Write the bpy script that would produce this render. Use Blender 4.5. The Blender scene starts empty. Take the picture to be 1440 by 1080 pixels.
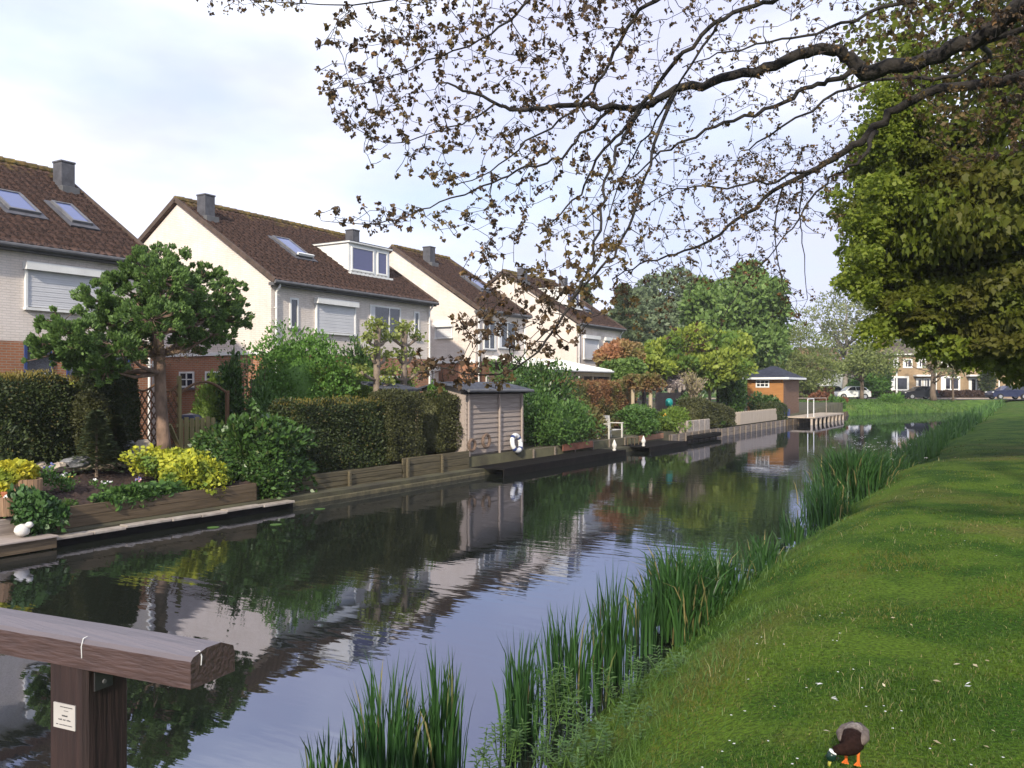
import bpy, math, random
import numpy as np
from mathutils import Vector
R = math.radians
S = bpy.context.scene
COL = S.collection
# ---------------------------------------------------------------- camera, sky, sun
TH = R(31.17)                 # the camera looks this far to the left of the canal's direction (+Y)
CT, ST = math.cos(TH), math.sin(TH)
H = 2.6                       # eye height above the water (z = 0)
F = 1200.0                    # focal length in pixels of the 1440 px wide photograph
cam = bpy.data.objects.new('camera', bpy.data.cameras.new('camera'))
COL.objects.link(cam); S.camera = cam
cam.location = (0, 0, H); cam.rotation_euler = (R(90), 0, TH)
cam.data.sensor_width = 36.0; cam.data.lens = 36.0 * F / 1440.0
cam.data.shift_y = 3.0 / 1440.0
cam.data.clip_start = 0.05; cam.data.clip_end = 3000

SUN_AZ, SUN_EL = R(16), R(29)
sunv = Vector((math.sin(SUN_AZ) * math.cos(SUN_EL), -math.cos(SUN_AZ) * math.cos(SUN_EL), math.sin(SUN_EL)))
sl = bpy.data.lights.new('sun', 'SUN'); sl.energy = 3.45; sl.angle = R(2.0); sl.color = (1.0, 0.90, 0.74)
sun = bpy.data.objects.new('sun', sl); COL.objects.link(sun)
sun.rotation_euler = (-sunv).to_track_quat('-Z', 'Y').to_euler(); sun.location = (0, -20, 40)

w = bpy.data.worlds.new('World'); S.world = w; w.use_nodes = True
nt = w.node_tree; nt.nodes.clear()
def N(t, typ, **kw):
    n = t.nodes.new(typ)
    for k, v in kw.items():
        if k.startswith('i_'): n.inputs[k[2:].replace('_', ' ')].default_value = v
        else: setattr(n, k, v)
    return n
sky = N(nt, 'ShaderNodeTexSky', sky_type='NISHITA', sun_disc=False)
sky.sun_elevation = SUN_EL; sky.sun_rotation = math.pi - SUN_AZ
tc = N(nt, 'ShaderNodeTexCoord')
mp = N(nt, 'ShaderNodeMapping'); mp.inputs['Scale'].default_value = (1.0, 1.0, 2.6); mp.inputs['Location'].default_value = (0.35, 0.1, 0.55)
nz = N(nt, 'ShaderNodeTexNoise'); nz.inputs['Scale'].default_value = 1.9; nz.inputs['Detail'].default_value = 7; nz.inputs['Roughness'].default_value = 0.52
cr = N(nt, 'ShaderNodeValToRGB'); cr.color_ramp.elements[0].position = 0.32; cr.color_ramp.elements[1].position = 0.56
cr.color_ramp.elements[0].color = (0.28, 0.28, 0.28, 1); cr.color_ramp.elements[1].color = (0.96, 0.96, 0.96, 1)
nz2 = N(nt, 'ShaderNodeTexNoise'); nz2.inputs['Scale'].default_value = 2.6; nz2.inputs['Detail'].default_value = 5
cr2 = N(nt, 'ShaderNodeValToRGB')
cr2.color_ramp.elements[0].position = 0.38; cr2.color_ramp.elements[1].position = 0.62
cr2.color_ramp.elements[0].color = (5.7, 5.9, 7.7, 1); cr2.color_ramp.elements[1].color = (8.4, 8.7, 9.9, 1)
bl = N(nt, 'ShaderNodeMix', data_type='RGBA'); bl.blend_type = 'MIX'
# the open sky between the clouds: the physical sky thinned by high cirrus
thin = N(nt, 'ShaderNodeMix', data_type='RGBA'); thin.inputs[0].default_value = 0.72
thin.inputs[7].default_value = (4.9, 6.3, 8.9, 1)
bg = N(nt, 'ShaderNodeBackground'); bg.inputs['Strength'].default_value = 0.1
wo = N(nt, 'ShaderNodeOutputWorld')
L = nt.links.new
L(tc.outputs['Generated'], mp.inputs['Vector']); L(mp.outputs[0], nz.inputs['Vector']); L(mp.outputs[0], nz2.inputs['Vector'])
L(nz.outputs['Fac'], cr.inputs[0]); L(nz2.outputs['Fac'], cr2.inputs[0])
L(sky.outputs[0], thin.inputs[6])
L(cr.outputs[0], bl.inputs[0]); L(thin.outputs[2], bl.inputs[6]); L(cr2.outputs[0], bl.inputs[7])
L(bl.outputs[2], bg.inputs['Color']); L(bg.outputs[0], wo.inputs[0])
S.view_settings.view_transform = 'Standard'; S.view_settings.look = 'None'
S.view_settings.exposure = 0.60; S.view_settings.gamma = 1.0
S.render.engine = 'CYCLES'
S.cycles.max_bounces = 6; S.cycles.diffuse_bounces = 2; S.cycles.glossy_bounces = 3
S.cycles.transmission_bounces = 3; S.cycles.transparent_max_bounces = 4
S.cycles.sample_clamp_indirect = 4.0

# ---------------------------------------------------------------- frames
def Wl(t, a, z): return (-a, t, z)                          # along the canal, away to the left of it, up
def Wc(X, Z, z): return (X * CT - Z * ST, X * ST + Z * CT, z)  # square to the view (the far street)
def T(px, a): return a * (F / (CT * CT) / (1446.0 - px) - math.tan(TH))
def Zd(t, a): return t * CT + a * ST
def ZZ(py, t, a): return H - (py - 543.0) * Zd(t, a) / F
def box_px(px0, px1, top, bot, a):
    t0, t1 = T(px0, a), T(px1, a); tm = (t0 + t1) / 2
    return t0, t1, ZZ(bot, tm, a), ZZ(top, tm, a)
def ray(px, py, Z):                                         # world point seen at px, py at depth Z
    return Wc((px - 720) * Z / F, Z, H - (py - 543) * Z / F)

# ---------------------------------------------------------------- materials
MATS = {}
def mat_base(name):
    m = bpy.data.materials.new(name); m.use_nodes = True
    t = m.node_tree; b = t.nodes['Principled BSDF']
    MATS[name] = m
    return m, t, b
def ramp(t, stops):
    r = t.nodes.new('ShaderNodeValToRGB'); e = r.color_ramp.elements
    while len(e) < len(stops): e.new(0.5)
    for i, (p, c) in enumerate(stops):
        e[i].position = p; e[i].color = (*c[:3], 1)
    return r
def plain(name, c, c2=None, rough=0.7, scale=3.0, bump=0.0, bscale=30.0, metal=0.0, spec=0.4, stretch=(1, 1, 1), detail=6):
    """colour with its own patchy variation and an optional fine bump"""
    m, t, b = mat_base(name)
    b.inputs['Roughness'].default_value = rough; b.inputs['Metallic'].default_value = metal
    b.inputs['Specular IOR Level'].default_value = spec
    if c2 is None: c2 = tuple(x * 0.78 for x in c)
    co = t.nodes.new('ShaderNodeTexCoord'); mpn = t.nodes.new('ShaderNodeMapping'); mpn.inputs['Scale'].default_value = stretch
    t.links.new(co.outputs['Object'], mpn.inputs[0])
    n = t.nodes.new('ShaderNodeTexNoise'); n.inputs['Scale'].default_value = scale; n.inputs['Detail'].default_value = detail; n.inputs['Roughness'].default_value = 0.62
    t.links.new(mpn.outputs[0], n.inputs['Vector'])
    r = ramp(t, [(0.34, c2), (0.66, c)])
    t.links.new(n.outputs['Fac'], r.inputs[0]); t.links.new(r.outputs[0], b.inputs['Base Color'])
    if bump:
        n2 = t.nodes.new('ShaderNodeTexNoise'); n2.inputs['Scale'].default_value = bscale; n2.inputs['Detail'].default_value = 4
        t.links.new(mpn.outputs[0], n2.inputs['Vector'])
        bp = t.nodes.new('ShaderNodeBump'); bp.inputs['Strength'].default_value = bump; bp.inputs['Distance'].default_value = 0.02
        t.links.new(n2.outputs['Fac'], bp.inputs['Height']); t.links.new(bp.outputs[0], b.inputs['Normal'])
    return m
def brick(name, c1, c2, mortar, stain=None, bw=0.21, bh=0.065, ms=0.011, bump=0.5, rough=0.85, streak=0.25):
    m, t, b = mat_base(name); b.inputs['Roughness'].default_value = rough; b.inputs['Specular IOR Level'].default_value = 0.25
    uv = t.nodes.new('ShaderNodeUVMap')
    br = t.nodes.new('ShaderNodeTexBrick'); br.inputs['Scale'].default_value = 1.0
    br.inputs['Brick Width'].default_value = bw; br.inputs['Row Height'].default_value = bh
    br.inputs['Mortar Size'].default_value = ms; br.inputs['Mortar Smooth'].default_value = 0.3; br.inputs['Bias'].default_value = 0.0
    br.inputs['Color1'].default_value = (*c1, 1); br.inputs['Color2'].default_value = (*c2, 1); br.inputs['Mortar'].default_value = (*mortar, 1)
    t.links.new(uv.outputs[0], br.inputs['Vector'])
    n = t.nodes.new('ShaderNodeTexNoise'); n.inputs['Scale'].default_value = 0.9; n.inputs['Detail'].default_value = 7; n.inputs['Roughness'].default_value = 0.65
    t.links.new(uv.outputs[0], n.inputs['Vector'])
    r = ramp(t, [(0.3, stain or tuple(x * 0.8 for x in (1, 1, 1))), (0.62, (1, 1, 1))])
    t.links.new(n.outputs['Fac'], r.inputs[0])
    mx = t.nodes.new('ShaderNodeMix'); mx.data_type = 'RGBA'; mx.blend_type = 'MULTIPLY'; mx.inputs[0].default_value = 1.0
    t.links.new(br.outputs['Color'], mx.inputs[6]); t.links.new(r.outputs[0], mx.inputs[7])
    # thin vertical rain streaks
    mp2 = t.nodes.new('ShaderNodeMapping'); mp2.inputs['Scale'].default_value = (5.0, 0.35, 1)
    n3 = t.nodes.new('ShaderNodeTexNoise'); n3.inputs['Scale'].default_value = 1.0; n3.inputs['Detail'].default_value = 5
    t.links.new(uv.outputs[0], mp2.inputs[0]); t.links.new(mp2.outputs[0], n3.inputs['Vector'])
    r3 = ramp(t, [(0.35, (1 - streak,) * 3), (0.55, (1, 1, 1))]); t.links.new(n3.outputs['Fac'], r3.inputs[0])
    mx2 = t.nodes.new('ShaderNodeMix'); mx2.data_type = 'RGBA'; mx2.blend_type = 'MULTIPLY'; mx2.inputs[0].default_value = 1.0
    t.links.new(mx.outputs[2], mx2.inputs[6]); t.links.new(r3.outputs[0], mx2.inputs[7])
    t.links.new(mx2.outputs[2], b.inputs['Base Color'])
    bp = t.nodes.new('ShaderNodeBump'); bp.inputs['Strength'].default_value = bump; bp.inputs['Distance'].default_value = 0.012; bp.invert = True
    t.links.new(br.outputs['Fac'], bp.inputs['Height']); t.links.new(bp.outputs[0], b.inputs['Normal'])
    return m
def leafm(name, c1, c2, c3=None, trans=0.3, rough=0.55, patch=1.6, rare=None):
    """every leaf (mesh island) has its own tint between c1 and c2; patches of c3 where the plant has them"""
    m = bpy.data.materials.new(name); m.use_nodes = True; t = m.node_tree; t.nodes.clear(); MATS[name] = m
    g = t.nodes.new('ShaderNodeNewGeometry')
    r = ramp(t, [(0.0, c1), (0.93, c2), (0.95, rare), (1.0, rare)] if rare else [(0.0, c1), (1.0, c2)]); t.links.new(g.outputs['Random Per Island'], r.inputs[0])
    col = r.outputs[0]
    if c3:
        n = t.nodes.new('ShaderNodeTexNoise'); n.inputs['Scale'].default_value = patch; n.inputs['Detail'].default_value = 3
        co = t.nodes.new('ShaderNodeTexCoord'); t.links.new(co.outputs['Object'], n.inputs['Vector'])
        rr = ramp(t, [(0.46, (0, 0, 0)), (0.62, (1, 1, 1))]); t.links.new(n.outputs['Fac'], rr.inputs[0])
        mx = t.nodes.new('ShaderNodeMix'); mx.data_type = 'RGBA'; t.links.new(rr.outputs[0], mx.inputs[0]); t.links.new(col, mx.inputs[6]); mx.inputs[7].default_value = (*c3, 1)
        col = mx.outputs[2]
    b = t.nodes.new('ShaderNodeBsdfPrincipled'); b.inputs['Roughness'].default_value = rough; b.inputs['Specular IOR Level'].default_value = 0.35
    t.links.new(col, b.inputs['Base Color'])
    tr = t.nodes.new('ShaderNodeBsdfTranslucent'); t.links.new(col, tr.inputs[0])
    ms = t.nodes.new('ShaderNodeMixShader'); ms.inputs[0].default_value = trans
    o = t.nodes.new('ShaderNodeOutputMaterial')
    t.links.new(b.outputs[0], ms.inputs[1]); t.links.new(tr.outputs[0], ms.inputs[2]); t.links.new(ms.outputs[0], o.inputs[0])
    return m
def wood(name, c, c2, rough=0.75, axis='x', scale=1.0, bump=0.35):
    st = {'x': (0.6, 14, 14), 'y': (14, 0.6, 14), 'z': (14, 14, 0.6)}[axis]
    return plain(name, c, c2, rough=rough, scale=2.2 * scale, bump=bump, bscale=4.0, stretch=st, spec=.15)

white_brick = brick('white_brick', (0.80, 0.715, 0.655), (0.745, 0.665, 0.61), (0.66, 0.60, 0.55), stain=(0.86, 0.84, 0.81), streak=0.05, bump=0.55)
red_brick = brick('red_brick', (0.42, 0.17, 0.085), (0.36, 0.15, 0.08), (0.36, 0.27, 0.20), streak=0.12)
tan_brick = brick('tan_brick', (0.40, 0.27, 0.15), (0.34, 0.22, 0.12), (0.36, 0.29, 0.20), streak=0.12)
dark_brick = brick('dark_brick', (0.10, 0.06, 0.05), (0.07, 0.045, 0.04), (0.12, 0.10, 0.09), streak=0.1)
white_paint = plain('white_paint', (0.80, 0.80, 0.78), (0.70, 0.70, 0.68), rough=0.45, scale=2.0)
shutter_mat = plain('shutter_slats', (0.66, 0.66, 0.68), (0.60, 0.60, 0.62), rough=0.5, scale=1.5)
grey_metal = plain('grey_metal', (0.16, 0.16, 0.17), (0.10, 0.10, 0.11), rough=0.5)
zinc = plain('zinc', (0.13, 0.13, 0.135), (0.085, 0.085, 0.09), rough=0.6)
lead = plain('lead_chimney', (0.105, 0.105, 0.12), (0.06, 0.06, 0.07), rough=0.7, scale=4)
bark = plain('bark', (0.20, 0.15, 0.11), (0.10, 0.07, 0.05), rough=0.95, scale=5, bump=0.9, bscale=22, stretch=(1, 1, 0.3))
dark_bark = plain('dark_bark', (0.035, 0.03, 0.026), (0.015, 0.013, 0.012), rough=0.95, scale=6, bump=0.8, bscale=30)
pine_bark = plain('pine_bark', (0.27, 0.18, 0.13), (0.11, 0.075, 0.055), rough=0.95, scale=7, bump=1.0, bscale=16, stretch=(1, 1, 0.4))
grey_wood = wood('grey_wood', (0.40, 0.335, 0.29), (0.26, 0.215, 0.19), axis='y')
green_wood = wood('green_wood', (0.32, 0.27, 0.13), (0.20, 0.17, 0.08), axis='z')
pale_wood = wood('pale_wood', (0.42, 0.35, 0.24), (0.28, 0.22, 0.15), axis='z')
plank_wood = wood('plank_wood', (0.15, 0.11, 0.07), (0.075, 0.055, 0.035), axis='y')
orange_wood = wood('orange_wood', (0.42, 0.205, 0.075), (0.32, 0.145, 0.05), axis='x')
brown_board = wood('brown_board', (0.20, 0.12, 0.08), (0.13, 0.08, 0.055), axis='y')
black_wood = plain('black_wood', (0.018, 0.016, 0.015), (0.008, 0.008, 0.008), rough=.95, spec=.05)
concrete = plain('concrete', (0.38, 0.33, 0.28), (0.24, 0.20, 0.165), rough=0.9, scale=5, bump=0.5, bscale=25)
stone = plain('stone', (0.50, 0.42, 0.33), (0.26, 0.22, 0.18), rough=0.9, scale=6, bump=0.8, bscale=12)
grey_stone = plain('grey_stone', (0.30, 0.30, 0.31), (0.13, 0.13, 0.14), rough=0.9, scale=7, bump=0.8, bscale=14)
soil = plain('soil', (0.055, 0.032, 0.025), (0.02, 0.012, 0.010), rough=1.0, scale=14, bump=1.0, bscale=26)
teal = plain('teal_plastic', (0.01, 0.24, 0.22), rough=0.4)
terracotta = plain('terracotta', (0.42, 0.15, 0.07), rough=0.8)
black_paint = plain('black_paint', (0.015, 0.015, 0.017), rough=0.4)
blue_paint = plain('blue_paint', (0.035, 0.06, 0.19), rough=0.45)
rubber = plain('rubber', (0.02, 0.02, 0.02), rough=0.9)
felt = brick('shingles', (0.095, 0.105, 0.13), (0.065, 0.07, 0.09), (0.03, 0.03, 0.04), bw=0.3, bh=0.14, ms=0.012, bump=1.0, streak=0.05)
slate = brick('dark_shingles', (0.045, 0.05, 0.075), (0.03, 0.033, 0.05), (0.015, 0.015, 0.02), bw=0.3, bh=0.16, ms=0.01, bump=1.0, streak=0.05)
def glass(name, c, rough=0.06):
    m, t, b = mat_base(name); b.inputs['Base Color'].default_value = (*c, 1); b.inputs['Roughness'].default_value = rough
    b.inputs['Specular IOR Level'].default_value = 0.8; b.inputs['IOR'].default_value = 1.6
    return m
pane_m = glass('window_glass', (0.018, 0.018, 0.025)); car_glass = glass('car_glass', (0.01, 0.012, 0.015))
sky_pane = glass('skylight_glass', (0.09, 0.12, 0.26), 0.04)
dorm_pane = glass('dormer_glass', (0.07, 0.065, 0.16), 0.1)
# roof tiles with moss that thickens towards the ridge
def roofmat(name, base, base2, z0, z1):
    m, t, b = mat_base(name); b.inputs['Roughness'].default_value = 0.9; b.inputs['Specular IOR Level'].default_value = 0.25
    uv = t.nodes.new('ShaderNodeUVMap'); g = t.nodes.new('ShaderNodeNewGeometry')
    br = t.nodes.new('ShaderNodeTexBrick'); br.offset = 0.0
    br.inputs['Brick Width'].default_value = 0.25; br.inputs['Row Height'].default_value = 0.33; br.inputs['Mortar Size'].default_value = 0.02; br.inputs['Scale'].default_value = 1
    br.inputs['Color1'].default_value = (*base, 1); br.inputs['Color2'].default_value = (*base2, 1); br.inputs['Mortar'].default_value = (*(x * 0.35 for x in base2), 1)
    t.links.new(uv.outputs[0], br.inputs['Vector'])
    n = t.nodes.new('ShaderNodeTexNoise'); n.inputs['Scale'].default_value = 1.3; n.inputs['Detail'].default_value = 10; n.inputs['Roughness'].default_value = 0.72
    t.links.new(g.outputs['Position'], n.inputs['Vector'])
    sx = t.nodes.new('ShaderNodeSeparateXYZ'); t.links.new(g.outputs['Position'], sx.inputs[0])
    mr = t.nodes.new('ShaderNodeMapRange'); mr.inputs['From Min'].default_value = z0; mr.inputs['From Max'].default_value = z1
    mr.inputs['To Min'].default_value = -0.16; mr.inputs['To Max'].default_value = 0.12; t.links.new(sx.outputs['Z'], mr.inputs['Value'])
    ad = t.nodes.new('ShaderNodeMath'); ad.operation = 'ADD'; t.links.new(n.outputs['Fac'], ad.inputs[0]); t.links.new(mr.outputs[0], ad.inputs[1])
    r = ramp(t, [(0.50, (0, 0, 0)), (0.66, (1, 1, 1))]); t.links.new(ad.outputs[0], r.inputs[0])
    n2 = t.nodes.new('ShaderNodeTexNoise'); n2.inputs['Scale'].default_value = 9; n2.inputs['Detail'].default_value = 4; t.links.new(g.outputs['Position'], n2.inputs['Vector'])
    rm = ramp(t, [(0.35, (0.07, 0.07, 0.03)), (0.65, (0.26, 0.175, 0.05))]); t.links.new(n2.outputs['Fac'], rm.inputs[0])
    rv = ramp(t, [(0.3, (0.62, 0.62, 0.62)), (0.7, (1.15, 1.1, 1.05))]); t.links.new(n2.outputs['Fac'], rv.inputs[0])
    mu = t.nodes.new('ShaderNodeMix'); mu.data_type = 'RGBA'; mu.blend_type = 'MULTIPLY'; mu.inputs[0].default_value = 1
    t.links.new(br.outputs['Color'], mu.inputs[6]); t.links.new(rv.outputs[0], mu.inputs[7])
    mx = t.nodes.new('ShaderNodeMix'); mx.data_type = 'RGBA'; t.links.new(r.outputs[0], mx.inputs[0]); t.links.new(mu.outputs[2], mx.inputs[6]); t.links.new(rm.outputs[0], mx.inputs[7])
    t.links.new(mx.outputs[2], b.inputs['Base Color'])
    return m
roof_tiles = roofmat('roof_tiles', (0.108, 0.064, 0.050), (0.076, 0.048, 0.040), 8.6, 9.7)
ridge_tiles = roofmat('ridge_tiles', (0.12, 0.075, 0.055), (0.10, 0.065, 0.05), 8.2, 9.1)
verge_mat = plain('verge_tiles', (0.11, 0.075, 0.06), (0.06, 0.045, 0.035), rough=0.9, scale=5, bump=0.6)

# leaves
yew = leafm('yew_leaves', (0.022, 0.038, 0.010), (0.058, 0.080, 0.022), trans=0.15, rare=(.12, .10, .03))
yew_tip = leafm('yew_tips', (0.16, 0.13, 0.03), (0.30, 0.24, 0.05), trans=0.3)
yew_brown = leafm('brownish_yew_leaves', (0.040, 0.046, 0.014), (0.085, 0.090, 0.028), trans=0.15)
privet = leafm('bright_leaves', (0.065, 0.15, 0.022), (0.13, 0.26, 0.045), trans=0.3)
box_leaf = leafm('yellow_green_leaves', (0.10, 0.17, 0.025), (0.20, 0.29, 0.05), trans=0.3)
laurel = leafm('laurel_leaves', (0.028, 0.065, 0.014), (0.078, 0.155, 0.034), trans=0.2, rough=0.35, rare=(.13, .16, .05))
ivy_leaf = leafm('ivy_leaves', (0.03, 0.075, 0.02), (0.08, 0.16, 0.045), trans=0.2, rough=0.4)
euonymus = leafm('golden_leaves', (0.30, 0.34, 0.03), (0.55, 0.54, 0.045), (0.12, 0.20, 0.03), trans=0.25)
gold = leafm('yellow_leaves', (0.40, 0.38, 0.03), (0.62, 0.54, 0.04), (0.22, 0.28, 0.03), trans=0.25)
pine_leaf = leafm('pine_needles', (0.060, 0.115, 0.030), (0.15, 0.25, 0.060), trans=0.3)
pine_dead = leafm('dead_needles', (0.10, 0.065, 0.035), (0.17, 0.12, 0.06), trans=0.1)
mid_leaf = leafm('mid_green_leaves', (0.05, 0.12, 0.025), (0.12, 0.22, 0.05), trans=0.3)
beech = leafm('copper_beech_leaves', (0.16, 0.075, 0.035), (0.34, 0.18, 0.085), (0.15, 0.17, 0.05), trans=0.3, patch=0.9)
maple_red = leafm('red_maple_leaves', (0.30, 0.13, 0.06), (0.46, 0.24, 0.12), (0.22, 0.20, 0.07), trans=0.3, patch=0.7)
yellow_tree = leafm('spring_yellow_leaves', (0.17, 0.23, 0.03), (0.34, 0.40, 0.06), (0.12, 0.21, 0.04), trans=0.35, patch=0.5)
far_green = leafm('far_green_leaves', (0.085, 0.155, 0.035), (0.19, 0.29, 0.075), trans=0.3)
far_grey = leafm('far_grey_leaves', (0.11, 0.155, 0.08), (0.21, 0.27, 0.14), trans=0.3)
pale_spring = leafm('pale_spring_leaves', (0.15, 0.18, 0.07), (0.28, 0.30, 0.13), trans=0.35)
willow_leaf = leafm('willow_leaves', (0.13, 0.17, 0.045), (0.23, 0.27, 0.08), trans=0.35)
park_leaf = leafm('park_tree_leaves', (0.085, 0.120, 0.012), (0.200, 0.245, 0.030), (0.135, 0.135, 0.022), trans=0.55, patch=0.6)
park_edge = leafm('park_tree_young_leaves', (0.14, 0.20, 0.02), (0.26, 0.31, 0.04), trans=0.5)
brown_leaf = leafm('young_brown_leaves', (0.045, 0.030, 0.020), (0.12, 0.075, 0.040), (0.15, 0.105, 0.035), trans=0.3, patch=1.4, rare=(.24, .13, .05))
reed_leaf = leafm('reed_leaves', (0.018, 0.055, 0.014), (0.048, 0.120, 0.028), trans=0.25, rough=0.45, rare=(.26, .22, .09))
weed_leaf = leafm('weed_leaves', (0.045, 0.10, 0.018), (0.10, 0.18, 0.035), trans=0.3)
grass_leaf = leafm('grass_blades', (0.038, 0.088, 0.008), (0.098, 0.160, 0.018), (0.12, 0.125, 0.02), trans=0.3, patch=0.7, rare=(.24, .21, .08))
straw = leafm('straw_blades', (0.25, 0.23, 0.10), (0.42, 0.38, 0.20), trans=0.2)
copper_far = leafm('copper_hedge_leaves', (0.15, 0.06, 0.03), (0.27, 0.12, 0.06), trans=0.2)

# ---------------------------------------------------------------- mesh building
class MB:
    """collects boxes, bars, tubes and prisms in one frame; becomes ONE mesh object"""
    def __init__(s, fr='L'): s.v = []; s.f = []; s.fr = {'L': Wl, 'C': Wc, 'W': lambda x, y, z: (x, y, z)}[fr]
    def add(s, vs, fs):
        o = len(s.v); s.v += [s.fr(*p) for p in vs]; s.f += [tuple(i + o for i in f) for f in fs]
    def box(s, x0, x1, y0, y1, z0, z1):
        if x0 > x1: x0, x1 = x1, x0
        if y0 > y1: y0, y1 = y1, y0
        if z0 > z1: z0, z1 = z1, z0
        s.add([(x0, y0, z0), (x1, y0, z0), (x1, y1, z0), (x0, y1, z0), (x0, y0, z1), (x1, y0, z1), (x1, y1, z1), (x0, y1, z1)],
              [(0, 3, 2, 1), (4, 5, 6, 7), (0, 1, 5, 4), (1, 2, 6, 5), (2, 3, 7, 6), (3, 0, 4, 7)]); return s
    def cbox(s, x0, x1, y0, y1, z0, z1, c=0.01):
        """box with chamfered long edges in every direction (cut corners)"""
        xs = (x0, x1); ys = (y0, y1); zs = (z0, z1); V = []; idx = {}
        for i in (0, 1):
            for j in (0, 1):
                for k in (0, 1):
                    dx, dy, dz = (c if i == 0 else -c), (c if j == 0 else -c), (c if k == 0 else -c)
                    for q, off in enumerate(((0, dy, dz), (dx, 0, dz), (dx, dy, 0))):
                        idx[i, j, k, q] = len(V); V.append((xs[i] + off[0], ys[j] + off[1], zs[k] + off[2]))
        Fc = []
        for i in (0, 1): Fc.append([idx[i, 0, 0, 0], idx[i, 1, 0, 0], idx[i, 1, 1, 0], idx[i, 0, 1, 0]])
        for j in (0, 1): Fc.append([idx[0, j, 0, 1], idx[1, j, 0, 1], idx[1, j, 1, 1], idx[0, j, 1, 1]])
        for k in (0, 1): Fc.append([idx[0, 0, k, 2], idx[1, 0, k, 2], idx[1, 1, k, 2], idx[0, 1, k, 2]])
        for a in (0, 1):
            for b_ in (0, 1):
                Fc.append([idx[0, a, b_, 1], idx[1, a, b_, 1], idx[1, a, b_, 2], idx[0, a, b_, 2]])
                Fc.append([idx[a, 0, b_, 0], idx[a, 1, b_, 0], idx[a, 1, b_, 2], idx[a, 0, b_, 2]])
                Fc.append([idx[a, b_, 0, 0], idx[a, b_, 1, 0], idx[a, b_, 1, 1], idx[a, b_, 0, 1]])
        for i in (0, 1):
            for j in (0, 1):
                for k in (0, 1): Fc.append([idx[i, j, k, 0], idx[i, j, k, 1], idx[i, j, k, 2]])
        s.add(V, Fc); return s
    def prism(s, poly, lo, hi, axis='x'):
        """poly of 2-D points extruded from lo to hi along axis (x: poly is (y,z); y: (x,z); z: (x,y))"""
        def P(p, h): return {'x': (h, p[0], p[1]), 'y': (p[0], h, p[1]), 'z': (p[0], p[1], h)}[axis]
        n = len(poly)
        s.add([P(p, lo) for p in poly] + [P(p, hi) for p in poly],
              [tuple(range(n))[::-1], tuple(range(n, 2 * n))] + [(i, (i + 1) % n, n + (i + 1) % n, n + i) for i in range(n)]); return s
    def tube(s, pts, rad, n=8, cap=True):
        pts = [Vector(p) for p in pts]
        if not hasattr(rad, '__len__'): rad = [rad] * len(pts)
        rings = []; prev = None
        for i, p in enumerate(pts):
            d = (pts[min(i + 1, len(pts) - 1)] - pts[max(i - 1, 0)]).normalized()
            if prev is None: u = d.orthogonal().normalized()
            else: u = (prev - d * prev.dot(d)); u = u.normalized() if u.length > 1e-6 else d.orthogonal().normalized()
            prev = u; v = d.cross(u)
            rings.append([tuple(p + (u * math.cos(2 * math.pi * k / n) + v * math.sin(2 * math.pi * k / n)) * rad[i]) for k in range(n)])
        V = [q for r_ in rings for q in r_]; Fc = []
        for i in range(len(rings) - 1):
            for k in range(n): Fc.append((i * n + k, i * n + (k + 1) % n, (i + 1) * n + (k + 1) % n, (i + 1) * n + k))
        if cap: Fc += [tuple(range(n))[::-1], tuple(range((len(rings) - 1) * n, len(rings) * n))]
        s.add(V, Fc); return s
    def bar(s, p, q, w_, h_=None):
        """rectangular bar between two points"""
        p, q = Vector(p), Vector(q); h_ = h_ or w_; d = (q - p).normalized()
        u = d.cross(Vector((0, 0, 1)));
        if u.length < 1e-3: u = Vector((1, 0, 0))
        u.normalize(); v = u.cross(d)
        V = [tuple(c + u * (a * w_ / 2) + v * (b_ * h_ / 2)) for c in (p, q) for a, b_ in ((-1, -1), (1, -1), (1, 1), (-1, 1))]
        s.add(V, [(3, 2, 1, 0), (4, 5, 6, 7), (0, 1, 5, 4), (1, 2, 6, 5), (2, 3, 7, 6), (3, 0, 4, 7)]); return s
    def lathe(s, c, prof, n=14):
        V = []; Fc = []
        for r_, z in prof:
            for k in range(n): V.append((c[0] + r_ * math.cos(2 * math.pi * k / n), c[1] + r_ * math.sin(2 * math.pi * k / n), c[2] + z))
        for i in range(len(prof) - 1):
            for k in range(n): Fc.append((i * n + k, i * n + (k + 1) % n, (i + 1) * n + (k + 1) % n, (i + 1) * n + k))
        Fc += [tuple(range(n))[::-1], tuple(range((len(prof) - 1) * n, len(prof) * n))]
        s.add(V, Fc); return s
    def ell(s, c, r_, n=12, m=8, jit=0.0, seed=0):
        rnd = random.Random(seed); V = [(c[0], c[1], c[2] - r_[2])]; Fc = []
        for j in range(1, m):
            ph = math.pi * j / m
            for k in range(n):
                q = 1 + rnd.uniform(-jit, jit); th = 2 * math.pi * k / n
                V.append((c[0] + q * r_[0] * math.sin(ph) * math.cos(th), c[1] + q * r_[1] * math.sin(ph) * math.sin(th), c[2] - q * r_[2] * math.cos(ph)))
        V.append((c[0], c[1], c[2] + r_[2])); e = len(V) - 1
        for k in range(n): Fc.append((0, 1 + (k + 1) % n, 1 + k)); Fc.append((e, 1 + (m - 2) * n + k, 1 + (m - 2) * n + (k + 1) % n))
        for j in range(m - 2):
            for k in range(n): Fc.append((1 + j * n + k, 1 + j * n + (k + 1) % n, 1 + (j + 1) * n + (k + 1) % n, 1 + (j + 1) * n + k))
        s.add(V, Fc); return s

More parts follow.
